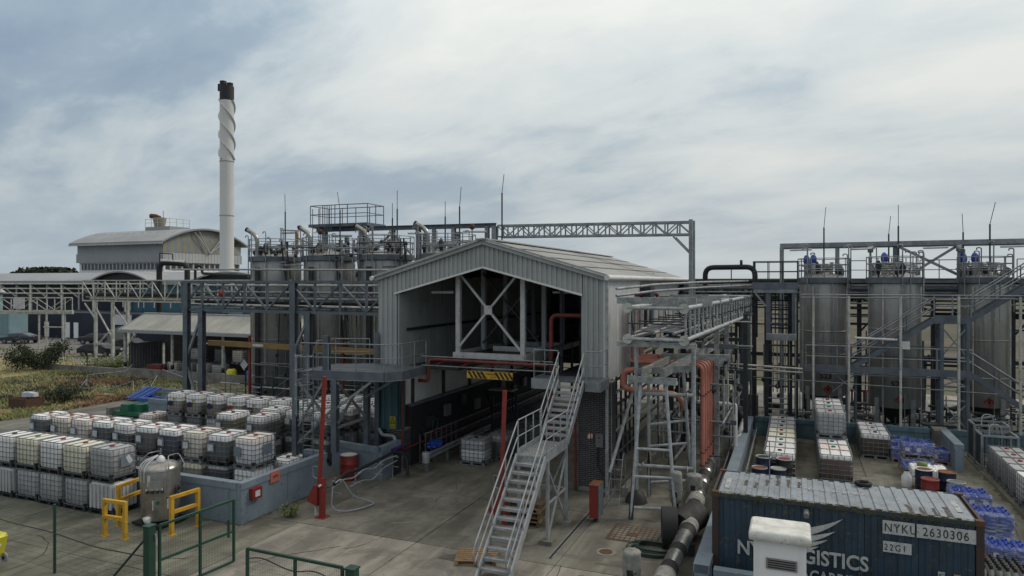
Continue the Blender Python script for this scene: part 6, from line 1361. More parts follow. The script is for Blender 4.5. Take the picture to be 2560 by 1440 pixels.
for x in (-18.0, -17.5): tube(pt, 'ladder_stile', 'steel_blue', (x, 21.9, .3), (x, 21.9, 5.4), .05)
for k in range(15): tube(pt, 'ladder_rung', 'galv', (-18.0, 21.9, .5 + .28 * k), (-17.5, 21.9, .5 + .28 * k), .03, 'rod')
for k in range(5): 
    z = 3.0 + .55 * k; pipe(pt, 'cage_hoop', 'galv', [(-18.0, 21.9, z), (-18.1, 21.5, z), (-17.75, 21.2, z), (-17.4, 21.5, z), (-17.5, 21.9, z)], .035, .2, 6)
for a in ((-18.05, 21.5), (-17.75, 21.22), (-17.45, 21.5)): bar(pt, 'cage_strip', 'galv', (*a, 2.9), (*a, 5.3), .04, .02)
vl = T('valve_post', 'rusty valve pipe with red handwheel standing on the ladder platform', 'valve', (-17.6, 23, 4.5)); tube(vl, 'stem', 'rust', (-17.55, 22.9, 3.6), (-17.55, 22.9, 5.65), .09); MB().tube((-17.55, 22.9, 5.66), (-17.55, 22.9, 5.72), .17, 14).build('handwheel', 'red', vl)
# access clutter behind the totes, in front of the tanks
ac = T('tank_steps', 'grey tubular handrails and steps among the pumps in front of the steel tanks', 'steps', (-27, 32, 0))
for (a, b_) in (((-31.5, 32.2, 1.6), (-28.5, 32.2, 1.8)), ((-28.5, 32.2, 1.8), (-27.2, 32.2, 2.6)), ((-27.2, 32.2, 2.6), (-25.4, 32.2, 2.6)), ((-24, 32.4, 2.2), (-20.4, 32.3, 2.2))):
    for z in (0, -.55): tube(ac, 'handrail', 'galv', (a[0], a[1], a[2] + z), (b_[0], b_[1], b_[2] + z), .06)
    for k in range(3): f_ = k / 2; x = a[0] + (b_[0] - a[0]) * f_; z = a[2] + (b_[2] - a[2]) * f_; tube(ac, 'rail_post', 'galv', (x, a[1], 0), (x, a[1], z), .05)
for k in range(5): box(ac, 'tread', 'galv', -28.4 + .26 * k, -28.15 + .26 * k, 32.3, 33.1, .5 + .22 * k, .54 + .22 * k)
box(ac, 'deck', 'steel_blue', -27.1, -25.2, 32.3, 33.2, 1.6, 1.66)
rr_ = random.Random(5)
pu = T('pump_group', 'dark pumps, pipes and valves crowded in front of the steel tanks', 'pumps', (-26, 32.5, 0))
for k in range(16):
    x = -32.5 + 1.0 * k; y = rr_.uniform(31.6, 33.2); hh = rr_.uniform(.5, 1.5); mm_ = rr_.choice(['steel_dark', 'tank_green', 'galv', 'steel_dark', 'stainless'])
    box(pu, 'base', 'steel_dark', x - .25, x + .25, y - .3, y + .3, 0, hh * .5); tube(pu, 'motor', mm_, (x - .3, y, hh * .5 + .2), (x + .3, y, hh * .5 + .2), .34); tube(pu, 'riser', mm_, (x + .1, y, hh * .5), (x + .1, y, hh + rr_.uniform(.5, 2.2)), .09)
    tube(pu, 'pipe', rr_.choice(['galv', 'steel_cream', 'steel_dark']), (x - 1, y + .3, hh + .5), (x + 1.2, y + .3, hh + .5), .08)
sg_ = T('diamond_sign', 'white diamond sign on a thin post in front of the leftmost tank', 'sign', (-31.6, 32.9, 3)); prism(sg_, 'plate', 'lamp_white', [(-31.6, 2.6), (-31.3, 2.95), (-31.6, 3.3), (-31.9, 2.95)], 'y', 32.9, 32.93)
fl = T('flood_lamp', 'long twin floodlight on a curved arm in front of the shed and first tank', 'lamp', (-34.0, 33, 0)); pipe(fl, 'pole', 'galv', [(-33.2, 33, 0), (-33.2, 33, 3.4), (-33.6, 33, 4.2)], .08, .4); bar(fl, 'lamp_head', 'lamp_white', (-35.4, 33, 4.1), (-33.6, 33, 4.3), .3, .08)

# ---------------------------------------------------------------- tubular bridge, trestles
tb = T('tubular_bridge', 'weathered tubular lattice pipe bridge with round end plates running away from the camera', 'pipe bridge', (-4.2, 24, 6))
a0 = Vector((-5.35, 23.6, 6.12)); b0 = Vector((-3.6, 41.0, 6.35)); sd_ = Vector((1.95, -.15, 0)); hh = Vector((0, 0, 1.08))
for s_ in (Vector((0, 0, 0)), sd_):
    for h_ in (Vector((0, 0, 0)), hh):
        tube(tb, 'chord', 'grey_paint', a0 + s_ + h_, b0 + s_ * .8 + h_ * .9, .16); dd = (b0 - a0).normalized(); tube(tb, 'end_plate', 'steel_cream', a0 + s_ + h_ - dd * .04, a0 + s_ + h_, .36)
    for k in range(24):
        f_ = (k + .3) / 24; p = a0.lerp(b0, f_) + s_ * (1 - .2 * f_); tube(tb, 'upright', 'grey_paint', p, p + hh * (1 - .1 * f_), .075)
        if k % 3 == 0: q = a0.lerp(b0, f_ + .03) + s_ * (1 - .2 * f_); tube(tb, 'diagonal_brace', 'steel_dark', p + hh, q, .05)
for k in range(14): f_ = k / 14; p = a0.lerp(b0, f_) + hh * .5; tube(tb, 'mid_cross_pipe', 'steel_dark', p, p + sd_, .05)
for k in range(4): f_ = k / 4; p = a0.lerp(b0, f_); tube(tb, 'cross_member', 'grey_paint', p, p + sd_, .12); tube(tb, 'cross_member', 'grey_paint', p + hh, p + sd_ + hh, .12)
for k in range(7): q = Vector((.25 + .22 * k, 0, .22 + .12 * (k % 3))); tube(tb, 'pipe', ('galv', 'stainless', 'galv', 'galv_old')[k % 4], a0 + q, b0 + q * .9, .10)
for k in range(5):  box(tb, 'cable_tray', 'galv', -4.9, -3.9, 24.2 + 2.6 * k, 26.2 + 2.6 * k, 6.32, 6.36)
for z, h_ in ((5.93, .22), (7.45, .3)): bar(tb, 'support_beam', 'galv_old', (-5.75, 23.75, z), (-3.0, 23.55, z), .14, h_ * .75, 'box')
for k, (z, m) in enumerate(((7.75, 'galv'), (8.0, 'galv_old'))): pipe(tb, 'top_pipe', m, [(-5.9, 24.2, z - .15), (-5.0, 27, z), (-3.8, 33, z + .1), (-2.4, 41, z + .15)], .10, .5)
for i in range(4): bar(tb, 'deck_beam', 'galv_old', (-6.1, 26.5 + 3.5 * i, 7.3), (-2.8, 26.4 + 3.5 * i, 7.3), .16, .26)

def trestle(label, legs, bars_, beam):
    t = T('pipe_trestle', label, 'trestle', legs[0][0], 'splayed grey pipe trestles')
    for (p, q) in legs:
        lg = tube(t, 'leg', 'grey_paint', p, q, .12); tube(lg, 'foot', 'black_paint', p, (p[0], p[1], .16), .16); MB().lathe([(.33, 0), (.28, .05), (.1, .07)], (p[0], p[1], 0), 16).build('base_disc', 'steel_dark', lg)
    for (p, q) in bars_: tube(t, 'rung', 'grey_paint', p, q, .10)
    for (p, q) in beam: bar(t, 'top_beam', 'galv_old', p, q, .12, .24, 'box')
def lerp3(p, q, f_): return tuple(p[i] + (q[i] - p[i]) * f_ for i in range(3))
A1, A2 = ((-5.13, 23.10, 0), (-5.05, 24.35, 4.55)), ((-3.70, 23.55, 0), (-4.15, 24.25, 4.55))
B1, B2 = ((-5.04, 25.80, 0), (-5.0, 25.5, 4.6)), ((-3.55, 26.6, 0), (-3.75, 25.6, 4.9))
rg_ = [(lerp3(*A1, f_), lerp3(*A2, f_)) for f_ in (.08, .50, )] + [(lerp3(*B1, f_), lerp3(*B2, f_)) for f_ in (.12, .42, .60)] + [(lerp3(*A1, .86), lerp3(*A2, .90)), (lerp3(*A1, .3), lerp3(*A2, .3))]
trestle('front splayed pipe trestle with rungs between the stairs and the container', [A1, A2], [rg_[0], rg_[1], rg_[6]], [((-5.5, 24.3, 4.62), (-3.75, 24.15, 4.62))])
trestle('rear splayed pipe trestle half hidden behind the front one', [B1, B2], rg_[2:5], [((-5.4, 25.4, 4.75), (-3.3, 25.6, 4.95))])
pc = T('pipe_column', 'upright grey pipe column with flanged rails left behind the front trestle', 'column', (-5.35, 25, 0), 'upright grey pipe columns')
tube(pc, 'post', 'grey_paint', (-5.35, 25.0, 0), (-5.35, 25.0, 5.9), .15); MB().lathe([(.42, 0), (.3, .3), (.12, .45)], (-5.35, 25, 0), 10).build('base', 'black_paint', pc)
for z in (4.0, 1.35): tube(pc, 'rail', 'grey_paint', (-5.35, 25, z), (-3.35, 25.3, z), .14); 
for z in (4.0, 1.35):
    for x in (-5.15, -3.55): tube(pc, 'flange', 'grey_paint', (x, 25.03, z), (x + .06, 25.04, z), .27)
pc = T('pipe_column', 'upright grey pipe column on the right holding the tubular bridge', 'column', (-3.3, 25.3, 0), 'upright grey pipe columns')
tube(pc, 'post', 'grey_paint', (-3.35, 25.4, 0), (-3.35, 25.4, 5.9), .17)
pc = T('pipe_prop', 'long thin inclined grey prop leaning against the canopy corner', 'prop', (-6.4, 25.3, 0)); tube(pc, 'tube', 'grey_paint', (-6.15, 24.2, 1.2), (-5.7, 26.5, 4.2), .12)
dgb = T('support_beams', 'two long painted steel beams lying over the orange pipes', 'beam', (-4.3, 26, 4.8))
bar(dgb, 'beam', 'steel_cream', (-5.0, 24.6, 4.85), (-4.6, 28.2, 5.0), .14, .26); bar(dgb, 'beam', 'galv_old', (-4.3, 24.5, 4.85), (-3.2, 31.5, 5.3), .16, .3)
bar(dgb, 'beam', 'galv_old', (-4.9, 27.8, 5.1), (-2.3, 28.3, 5.1), .14, .24)

# ---------------------------------------------------------------- orange risers
for k in range(6):
    y = 27.8 + .54 * k; xs_ = -3.32 + .03 * k
    t = T('orange_riser', f'orange red pipe riser bending down to a grey wrapped base, {ordn(k)} from the front', 'pipe', (xs_, y, 0), 'orange red pipe risers')
    pipe(t, 'pipe', 'orange_pipe', [(-6.35, y + .4, 7.0), (-6.35, y + .4, 4.75), (-5.9, y + .3, 4.78), (xs_, y, 4.80), (xs_, y, .75)], .17, .26, 12)
    MB().lathe([(.20, 0), (.24, .1), (.22, .6), (.13, .8)], (xs_, y, 0), 12).build('wrapped_base', 'insul_grey', t)
    for z in (.85, 1.35, 3.6): MB().tube((xs_, y, z), (xs_, y, z + .035), .115, 12).build('clamp', 'rust', t)
    if k < 5: bar(t, 'wall_bracket', 'galv', (-6.3, y + .15, 7.4), (-6.3, y + .15, 4.4), .12)
t = T('red_offset_pipe', 'thick orange red pipe curling below the pipe bundle and crossing behind the trestle', 'pipe', (-5, 26, 4)); pipe(t, 'pipe', 'orange_pipe', [(-5.6, 25.8, 4.75), (-6.0, 25.8, 4.70), (-6.05, 25.8, 4.05), (-5.6, 25.7, 4.0), (-4.0, 26.2, 3.85), (-3.8, 26.4, 3.3)], .22, .35, 12)
t = T('red_wall_pipe', 'short red pipe elbow high on the side wall behind the tubular bridge', 'pipe', (-6, 33, 7.5)); pipe(t, 'pipe', 'red_pipe', [(-6.6, 30.5, 7.55), (-6.3, 34.0, 7.55), (-6.1, 34.4, 7.1)], .2, .3, 12)
MB().tube((-6.45, 32.2, 7.55), (-6.44, 32.28, 7.55), .17, 12).build('flange', 'red_pipe', t)
box(T('side_cabinet', 'dark steel duct box on the side wall at the end of the bright cladding', 'duct', (-6.3, 31.8, 7)), 'duct', 'steel_dark', -6.6, -6.1, 31.6, 32.6, 5.2, 8.0)

# ---------------------------------------------------------------- big insulated main along the blue kerb
bp_ = T('insulated_main', 'large insulated pipe main with black and silver sections beside the blue kerb wall', 'pipe', (-2.95, 20, .6))
yv = [13.0, 15.2, 16.1, 16.9, 17.6, 18.1, 18.9, 19.4, 20.5, 21.0, 21.5]; mv = ['insul_black', 'insul_grey', 'insul_black', 'insul_grey', 'insul_black', 'insul_foil', 'insul_black', 'insul_foil', 'insul_black', 'insul_grey']
for k in range(10):
    r_ = .235 if mv[k] != 'insul_grey' else .265; x = -3.05 + .012 * (k)
    MB().tube((x, yv[k], .62), (x + .012, yv[k + 1], .62), r_, 20).build('insulation_section', mv[k], bp_)
for y in (14.5, 17.2, 20.6): box(bp_, 'saddle', 'steel_dark', -3.3, -2.7, y, y + .25, 0, .36)
MB().tube((-3.75, 21.2, .55), (-3.3, 21.3, .55), .62, 24).build('black_cover', 'insul_black', bp_); MB().tube((-3.3, 21.3, .55), (-2.9, 22.6, .6), .45, 20).build('black_elbow', 'insul_black', bp_)
for (x, y, z, h_, r_, lab) in ((-3.95, 17.9, .15, .85, .24, 'grey quilted jacket over a valve at the bottom edge beside the insulated main'), (-3.75, 23.9, .5, 1.05, .22, 'grey quilted jacket over an upright valve left of the container corner'), (-3.25, 24.8, .55, .75, .28, 'dented silver dished pipe cover behind the container corner')):
    t = T('valve_jacket', lab, 'valve jacket', (x, y, z)); jb = MB().lathe([(r_ * .75, 0), (r_ * .9, .08), (r_ * 1.0, h_ * .2), (r_ * .95, h_ * .3), (r_ * 1.08, h_ * .45), (r_ * .98, h_ * .6), (r_ * 1.04, h_ * .75), (r_ * .96, h_ * .88), (r_ * 1.0, h_ * .95), (r_ * .86, h_), (.02, h_ + .01)], (0, 0, 0), 18); jb.v = [(vx * (1 + random.uniform(-.07, .07)), vy * (1 + random.uniform(-.07, .07)), vz + random.uniform(-.015, .015)) for vx, vy, vz in jb.v]; jb.build('jacket', 'insul_grey', t, Matrix.Translation((x, y, z))); tube(t, 'strap', 'black_paint', (x, y, z + h_ * .4), (x, y, z + h_ * .4 + .03), r_ * 2.14)
    tube(t, 'stem', 'insul_black', (x, y, 0), (x, y, z + .05), .2); box(t, 'gauge_window', 'black_paint', x - .08, x + .08, y - r_ * 1.12, y - r_ * .9, z + .25, z + .42)
t = T('insulated_branch', 'black and silver insulated branch pipe between the container corner and the orange risers', 'pipe', (-3.2, 24.5, .6))
for k, m in enumerate(('insul_black', 'insul_grey', 'insul_foil', 'insul_black', 'insul_foil', 'insul_black', 'insul_foil', 'insul_black')): tube(t, 'insulation_section', m, (-3.05 - .02 * k, 22.6 + .8 * k, .6), (-3.07 - .02 * k, 23.4 + .8 * k, .6), .5 if m != 'insul_grey' else .6)
t = T('hose_coil', 'coiled dark green hose lying on the concrete beside the insulated main', 'hose', (-3.9, 20.6, 0))
for k, (r_, dx, dy, z) in enumerate(((.62, 0, 0, .04), (.56, .08, .05, .11), (.66, -.05, -.06, .12), (.5, .1, 0, .18))):
    MB().path([(-3.95 + dx + r_ * 1.0 * math.cos(a), 20.55 + dy + r_ * .8 * math.sin(a), z + .02 * math.sin(3 * a)) for a in [i * .2618 for i in range(24)]], .032, 6, closed=True).build('hose_loop', 'hose_green', t)
t = T('manhole', 'square rusty grating cover set in the concrete left of the insulated main', 'grating', (-4.7, 21.7, 0)); box(t, 'frame', 'rust', -5.5, -3.9, 21.0, 22.5, .004, .010)
for i in range(9): box(t, 'grating_bar', 'concrete_wet_shade', -5.4 + .165 * i, -5.27 + .165 * i, 21.08, 22.42, .010, .018)
for i in range(7): box(t, 'cross_bar', 'rust', -5.42, -3.98, 21.1 + .19 * i, 21.13 + .19 * i, .018, .022)
box(t, 'patch', 'rust', -4.95, -4.6, 21.5, 21.8, .022, .026)
t = T('manhole', 'small round manhole cover in the concrete behind the stairs foot', 'manhole', (-5.2, 20.2, 0)); MB().lathe([(.3, .004), (.3, .012)], (-5.2, 20.0, 0), 20).build('frame', 'concrete_wall', t); MB().lathe([(.2, .012), (.2, .018)], (-5.2, 20.0, 0), 20).build('cover', 'rust', t)
t = T('slot_drain', 'narrow steel slot drain running away beside the stairs', 'drain', (-6.6, 21, 0)); box(t, 'channel', 'steel_dark', -6.63, -6.57, 18.9, 25.3, .002, .008)
for k in (0, 1): box(t, 'edge_strip', 'galv_old', -6.68 + .13 * k, -6.66 + .13 * k, 18.9, 25.3, .004, .014)
t = T('hydrant_cabinet', 'tall red steel fire cabinet on a short post beside the pier', 'cabinet', (-6.15, 22.4, 0)); box(t, 'case', 'red', -6.33, -6.02, 22.15, 22.75, .2, 1.28); box(t, 'side', 'drum_grey', -6.018, -6.0, 22.15, 22.75, .2, 1.26); box(t, 'post', 'steel_dark', -6.22, -6.12, 22.35, 22.5, 0, .2); box(t, 'lid', 'rust_lid', -6.35, -6.0, 22.12, 22.78, 1.28, 1.30)
t = T('fire_sign', 'red fire alarm sign fixed on the dark brick pier', 'sign', (-7.3, 25.58, 1.9)); box(t, 'plate', 'red', -7.40, -7.14, 25.56, 25.585, 1.98, 2.30); prism(t, 'flame_mark', 'lamp_white', [(-7.36, 2.04), (-7.28, 2.04), (-7.25, 2.14), (-7.29, 2.26), (-7.36, 2.17)], 'y', 25.555, 25.558); box(t, 'hand_mark', 'lamp_white', -7.22, -7.17, 25.555, 25.558, 2.06, 2.24)
t = T('control_box', 'grey push button box with conduit on the dark brick pier', 'control box', (-6.85, 25.55, 1.9)); box(t, 'case', 'canopy_grey', -7.03, -6.75, 25.5, 25.585, 1.75, 2.25); tube(t, 'button', 'red', (-6.9, 25.47, 2.12), (-6.9, 25.5, 2.12), .09); tube(t, 'button', 'teal_cap', (-6.9, 25.48, 1.95), (-6.9, 25.5, 1.95), .06); pipe(t, 'conduit', 'black_plastic', [(-6.95, 25.53, 1.75), (-6.95, 25.5, 1.0), (-6.7, 25.45, .7), (-5.9, 25.4, .75)], .05, .15, 6)
t = T('red_standpipe', 'thin rusty red standpipe running up the left edge of the brick pier', 'pipe', (-7.85, 25.5, 0)); tube(t, 'pipe', 'red_pipe', (-7.84, 25.5, .3), (-7.84, 25.5, 4.2), .09); tube(t, 'foot', 'rust', (-7.84, 25.5, 0), (-7.84, 25.5, .35), .14)
t = T('step_ladder', 'light grey tubular step ladder standing right of the brick pier', 'ladder', (-6.0, 24.4, 0))
for x in (-6.15, -5.75): pipe(t, 'side_rail', 'galv', [(x, 23.9, 0), (x, 24.6, 1.8), (x, 24.9, 1.8), (x, 25.0, 0)], .035, .1, 6)
for k in range(5): tube(t, 'rung', 'galv', (-6.15, 23.98 + .13 * k, .3 + .33 * k), (-5.75, 23.98 + .13 * k, .3 + .33 * k), .03)
t = T('concrete_kerb', 'low concrete kerb plinth running back along the pipework area', 'kerb', (-5.9, 27, 0))
for k in range(6): box(t, 'kerb_block', 'concrete_wall', -6.0, -5.75, 25.4 + 1.5 * k, 26.86 + 1.5 * k, 0, .35)

# ---------------------------------------------------------------- middle pipework jungle
rj = random.Random(11)
jg = T('process_rack', 'dense grey process pipe rack with columns, beams and valves between canopy and right tanks', 'pipe rack', (-3.5, 34, 0))
for (x, y, h_, m) in ((-4.9, 30, 6.0, 'steel_dark'), (-3.0, 30, 6.2, 'galv_old'), (-4.9, 33.5, 7.0, 'steel_dark'), (-2.9, 33.5, 7.0, 'galv_old'), (-4.9, 37, 7.3, 'steel_blue'), (-2.7, 37, 7.3, 'steel_dark'), (-2.0, 40, 7.9, 'steel_dark'), (-.2, 40, 7.9, 'steel_dark'), (-1.25, 42.5, 7.9, 'steel_dark'), (-2.1, 34.2, 6.6, 'steel_dark')): bar(jg, 'column', m, (x, y, 0), (x, y, h_), .2)
for y in (30, 33.5, 37):
    for z in (2.2, 3.9, 5.4): bar(jg, 'beam', rj.choice(['galv_old', 'steel_blue', 'steel_dark']), (-5.6, y, z), (-2.2, y, z), .12, .18)
for x in (-4.9, -2.9):
    for z in (2.3, 4.6): bar(jg, 'beam', 'steel_blue', (x, 29, z), (x, 41, z), .12, .16)
for k in range(22):
    x = rj.uniform(-5.5, -2.0); z = rj.choice([2.35, 2.5, 4.05, 4.2, 5.55, 5.7, .6, .9]); tube(jg, 'pipe', rj.choice(['galv', 'stainless', 'galv_old', 'steel_dark', 'insul_foil']), (x, rj.uniform(28, 31), z), (x + rj.uniform(-.2, .2), rj.uniform(38, 42), z), rj.choice([.07, .1, .14]))
for k in range(70):
    x, y = rj.uniform(-5.6, -2.2), rj.uniform(28.5, 42); z = rj.uniform(0, 3.0); tube(jg, 'riser', rj.choice(['galv', 'steel_dark', 'galv_old', 'steel_cream']), (x, y, z), (x, y, z + rj.uniform(1.2, 4)), rj.choice([.05, .07, .1]))
for k in range(44):
    y = rj.uniform(28.5, 42); z = rj.uniform(.3, 6.8); x = rj.uniform(-5.6, -3.5); tube(jg, 'cross_pipe', rj.choice(['galv', 'steel_dark', 'stainless']), (x, y, z), (x + rj.uniform(1, 2.4), y, z), rj.choice([.05, .08]))
vb_ = MB()
for k in range(60):
    x, y, z = rj.uniform(-5.4, -2.1), rj.uniform(28.6, 41), rj.uniform(.3, 4.5); vb_.lathe([(.05, 0), (.12, .06), (.13, .18), (.05, .28)], (x, y, z), 7); vb_.tube((x - .12, y, z + .3), (x + .12, y, z + .3), .02, 5)
tag(vb_.build('valve_cluster', 'steel_dark', jg), kind='stuff')
for (p, q) in (((-2.3, 31, 2.7), (-2.05, 31, 0)), ): pass
t = T('grey_elbow_pipe', 'pale grey pipe turning down beside the far end of the blue kerb wall', 'pipe', (-3, 31, 2.5)); pipe(t, 'pipe', 'clad_side', [(-4.2, 31.2, 2.75), (-2.35, 31.2, 2.75), (-2.35, 31.2, .55), (-2.35, 33.5, .9), (-2.35, 38.2, 1.1)], .2, .08, 12)
t = T('level_pipes', 'pair of bright level pipes crossing between the bridge and the tank tower', 'pipes', (-3, 36, 4))
for k in (0, 1): tube(t, 'pipe', 'stainless_bright', (-3.9, 35.6, 4.05 - .18 * k), (.4, 36.2, 3.85 - .18 * k), .12)
t = T('kerb_rail', 'thin pale pipe handrail lying along the inner side of the long blue kerb', 'pipe', (-1.8, 30, .6)); tube(t, 'pipe', 'galv', (-1.75, 20, .45), (-1.75, 37.5, .55), .07)
t = T('kerb_pipe', 'thick grey pipe lying along the outer side of the long blue kerb', 'pipe', (-2.5, 33, .9)); tube(t, 'pipe', 'galv_old', (-2.48, 31.5, .8), (-2.4, 38, .95), .17)
t = T('distribution_box', 'grey instrument cabinet with small pink notice among the pipework', 'cabinet', (-1.9, 41.5, 0)); box(t, 'case', 'canopy_grey', -2.4, -1.85, 41, 41.4, .2, 1.7); box(t, 'notice', 'pink_sign', -2.25, -2.0, 40.985, 40.998, 1.1, 1.2)
for x, y, l in ((-3.1, 45.5, 'yellow plastic drum standing behind the pipework'), (-4.2, 46.3, 'second yellow plastic drum half hidden behind the pipework')):
    t = T('yellow_drum', l, 'drum', (x, y, 0)); MB().lathe([(.4, 0), (.42, .1), (.42, 1.3), (.46, 1.32), (.46, 1.5), (.1, 1.56)], (x, y, 0), 16).build('shell', 'yellow_bin', t); MB().lathe([(.10, 0), (.10, .08)], (x, y, 1.55), 10).build('knob', 'yellow', t)
t = T('access_steps', 'small dark steel steps over the back of the right bund', 'steps', (-.5, 40.2, 0))
for k in range(6): box(t, 'tread', 'galv_old', -1.3, -.3, 39.2 + .24 * k, 39.42 + .24 * k, .35 + .26 * k, .39 + .26 * k)
for x in (-1.35, -.25): bar(t, 'stringer', 'steel_dark', (x, 39.1, .1), (x, 40.7, 1.8), .05, .2); tube(t, 'handrail', 'steel_dark', (x, 39.1, 1.1), (x, 40.7, 2.8), .05)
lp = loop_pipe('expansion_loop', 'thick black insulated pipe loop rising left of the tank tower', 'insul_black', [(-4.8, 41.5, 7.9), (-4.8, 41.5, 8.95), (-2.0, 40.8, 8.95), (-2.0, 40.8, 7.4), (-2.0, 40.8, 5.0)], .30, .5)
tube(lp, 'prop', 'rust', (-3.3, 41.1, 7.9), (-3.3, 41.1, 8.8), .06); tube(lp, 'vent', 'steel_dark', (-2.75, 41, 9.05), (-2.75, 41, 9.35), .16)
hp = T('header_pipes', 'black header pipe and grey pipes running level behind the whole right plant', 'pipes', (4, 45.5, 8))
for z, d, m in ((8.15, .34, 'insul_black'), (7.9, .14, 'white_steel'), (7.7, .2, 'steel_blue'), (7.45, .12, 'galv'), (7.2, .16, 'steel_dark'), (6.8, .1, 'galv'), (6.5, .1, 'steel_dark')): tube(hp, 'pipe', m, (-9, 46.3, z), (22, 46.0, z), d)
bar(hp, 'beam', 'steel_blue', (.5, 46.8, 7.6), (22, 46.6, 7.6), .3, .9)
for k in range(8): bar(hp, 'column', 'steel_dark', (-8 + 3.9 * k, 46.6, 0), (-8 + 3.9 * k, 46.6, 7.5), .22); bar(hp, 'diagonal_brace', 'steel_dark', (-8 + 3.9 * k, 46.6, 5.0), (-6.2 + 3.9 * k, 46.6, 7.2), .1)

# ---------------------------------------------------------------- tank tower platform
tp = T('tank_tower', 'blue grey steel tower with railed deck and hanging ledge left of tank S23', 'platform', (-.9, 40, 0))
box(tp, 'deck', 'steel_blue', -2.05, .25, 39.0, 41.2, 7.95, 8.08); bar(tp, 'edge_beam', 'steel_blue', (-2.05, 38.95, 7.9), (.25, 38.95, 7.9), .08, .34); bar(tp, 'edge_beam', 'galv', (-2.0, 39.0, 7.62), (.2, 39.0, 7.62), .1, .2)
railing(tp, 'steel_dark', [(-2.0, 41.1, 8.08), (-2.0, 39.05, 8.08), (.2, 39.05, 8.08), (.2, 41.1, 8.08), (-2.0, 41.1, 8.08)], 1.12, .05, .75)
for x, y in ((-1.25, 39.1), (.05, 39.1)): bar(tp, 'column', 'steel_blue', (x, y, 5.2), (x, y, 7.6), .24, .2)
for x, y in ((-1.35, 39.3), (-.15, 39.6), (.15, 39.4)): bar(tp, 'column', 'steel_dark', (x, y, 0), (x, y, 7.6), .2)
box(tp, 'ledge', 'clad_grey', -1.35, .15, 38.7, 39.05, 5.22, 5.36); box(tp, 'ledge_front', 'galv', -1.35, .15, 38.66, 38.70, 5.02, 5.34)
bar(tp, 'knee_brace', 'galv', (-1.9, 39.0, 7.5), (-1.35, 39.0, 6.8), .09)
for k in range(5): tube(tp, 'pipe', 'galv', (-1.0 + .2 * k, 39.2, 2.2), (-1.0 + .2 * k, 39.2, 5.0), .06); tube(tp, 'pipe', 'steel_dark', (-.9 + .18 * k, 39.5, 5.3), (-.9 + .18 * k, 39.5, 7.5), .06)
for k in range(4): bar(tp, 'tie', 'steel_dark', (-1.35, 39.3, 2.5 + 1.1 * k), (.15, 39.4, 2.5 + 1.1 * k), .09)
for k in range(7): tube(tp, 'manifold_pipe', ('steel_dark', 'galv')[k % 2], (-1.3, 39.9, 5.6 + .25 * k), (.2, 39.9, 5.6 + .25 * k), .09)
ft = T('pump_column', 'dark green insulated column with pipe collars beside the tank tower', 'column', (-2.3, 37, 0)); tube(ft, 'shell', 'steel_dark', (-2.5, 37, 0), (-2.5, 37, 6.2), .46); tube(ft, 'upper_pipe', 'tank_green', (-2.15, 37, 3), (-2.15, 37, 6.6), .26)
for z in (2, 3.5, 4.8): tube(ft, 'collar', 'tank_green', (-2.5, 37, z), (-2.5, 37, z + .12), .54)

# ---------------------------------------------------------------- gantry over the right tanks
t = T('gantry', 'grey steel gantry frame with lamps above the three right steel tanks', 'gantry', (5, 44.5, 0))
bar(t, 'beam', 'galv', (-.75, 44.6, 10.3), (14, 44.2, 10.3), .22, .26, 'box'); bar(t, 'beam', 'steel_blue', (-.75, 45.4, 10.22), (14, 45.0, 10.22), .16, .2)
for x, w_ in ((-.65, .24), (2.4, .22), (5.45, .3), (8.6, .28), (12.5, .28)): bar(t, 'column', 'galv' if x < 3 else 'steel_blue', (x, 44.6, 0), (x, 44.6, 10.2), w_, w_, 'ibeam')
for p, q in (((5.6, 44.5, 10.1), (9.0, 44.5, 8.2)), ((8.4, 44.5, 10.1), (5.8, 44.5, 8.3))): bar(t, 'diagonal_brace', 'galv', p, q, .14)
for x in (-.2, 3.1, 6.7, 10.3): f_ = tube(t, 'light_fitting', 'lamp_white', (x, 44.0, 10.0), (x + 1.2, 44.0, 10.02), .12)
for x in (4.1, 8.45): tube(t, 'globe_lamp', 'stainless', (x, 44.2, 9.8), (x, 44.2, 10.15), .3); tube(t, 'lamp_pole', 'galv', (x, 44.2, 8), (x, 44.2, 9.8), .12)
bw = T('tank_top_walkway', 'railed walkway linking the tops of the right steel tanks', 'walkway', (6, 43, 8.3))
for (x0, x1) in ((.3, .6), (3.0, 3.8), (6.4, 8.2), (10.8, 13)): box(bw, 'deck', 'steel_blue', x0, x1, 43.0, 44.0, 8.05, 8.2); railing(bw, 'steel_blue', [(x0, 43.0, 8.2), (x1, 43.0, 8.2)], 1.1, .05, .8)

# ---------------------------------------------------------------- right hand stairs and walkway
sw = T('tank_stairs', 'dark blue grey steel stairs zigzagging up in front of the right steel tanks', 'staircase', (6, 38.9, 0))
box(sw, 'lower_deck', 'steel_blue', .55, 8.0, 39.0, 40.1, 3.55, 3.64); bar(sw, 'edge_beam', 'steel_blue', (.55, 38.95, 3.62), (8.0, 38.95, 3.62), .06, .36); bar(sw, 'bottom_beam', 'galv', (1.3, 39.1, 3.36), (8.0, 39.1, 3.36), .12, .06)
railing(sw, 'galv', [(.6, 38.95, 3.65), (8.0, 38.95, 3.65)], 1.15, .07, 1.4); railing(sw, 'steel_blue', [(.6, 40.1, 3.65), (8.0, 40.1, 3.65)], 1.15, .05, 1.4)
stair(sw, 'steel_blue', 39.0, 39.9, 2.6, 3.6, 6.45, 6.25, 13, axis='x', step_mat='steel_dark', d=.07, rail_mat='galv')
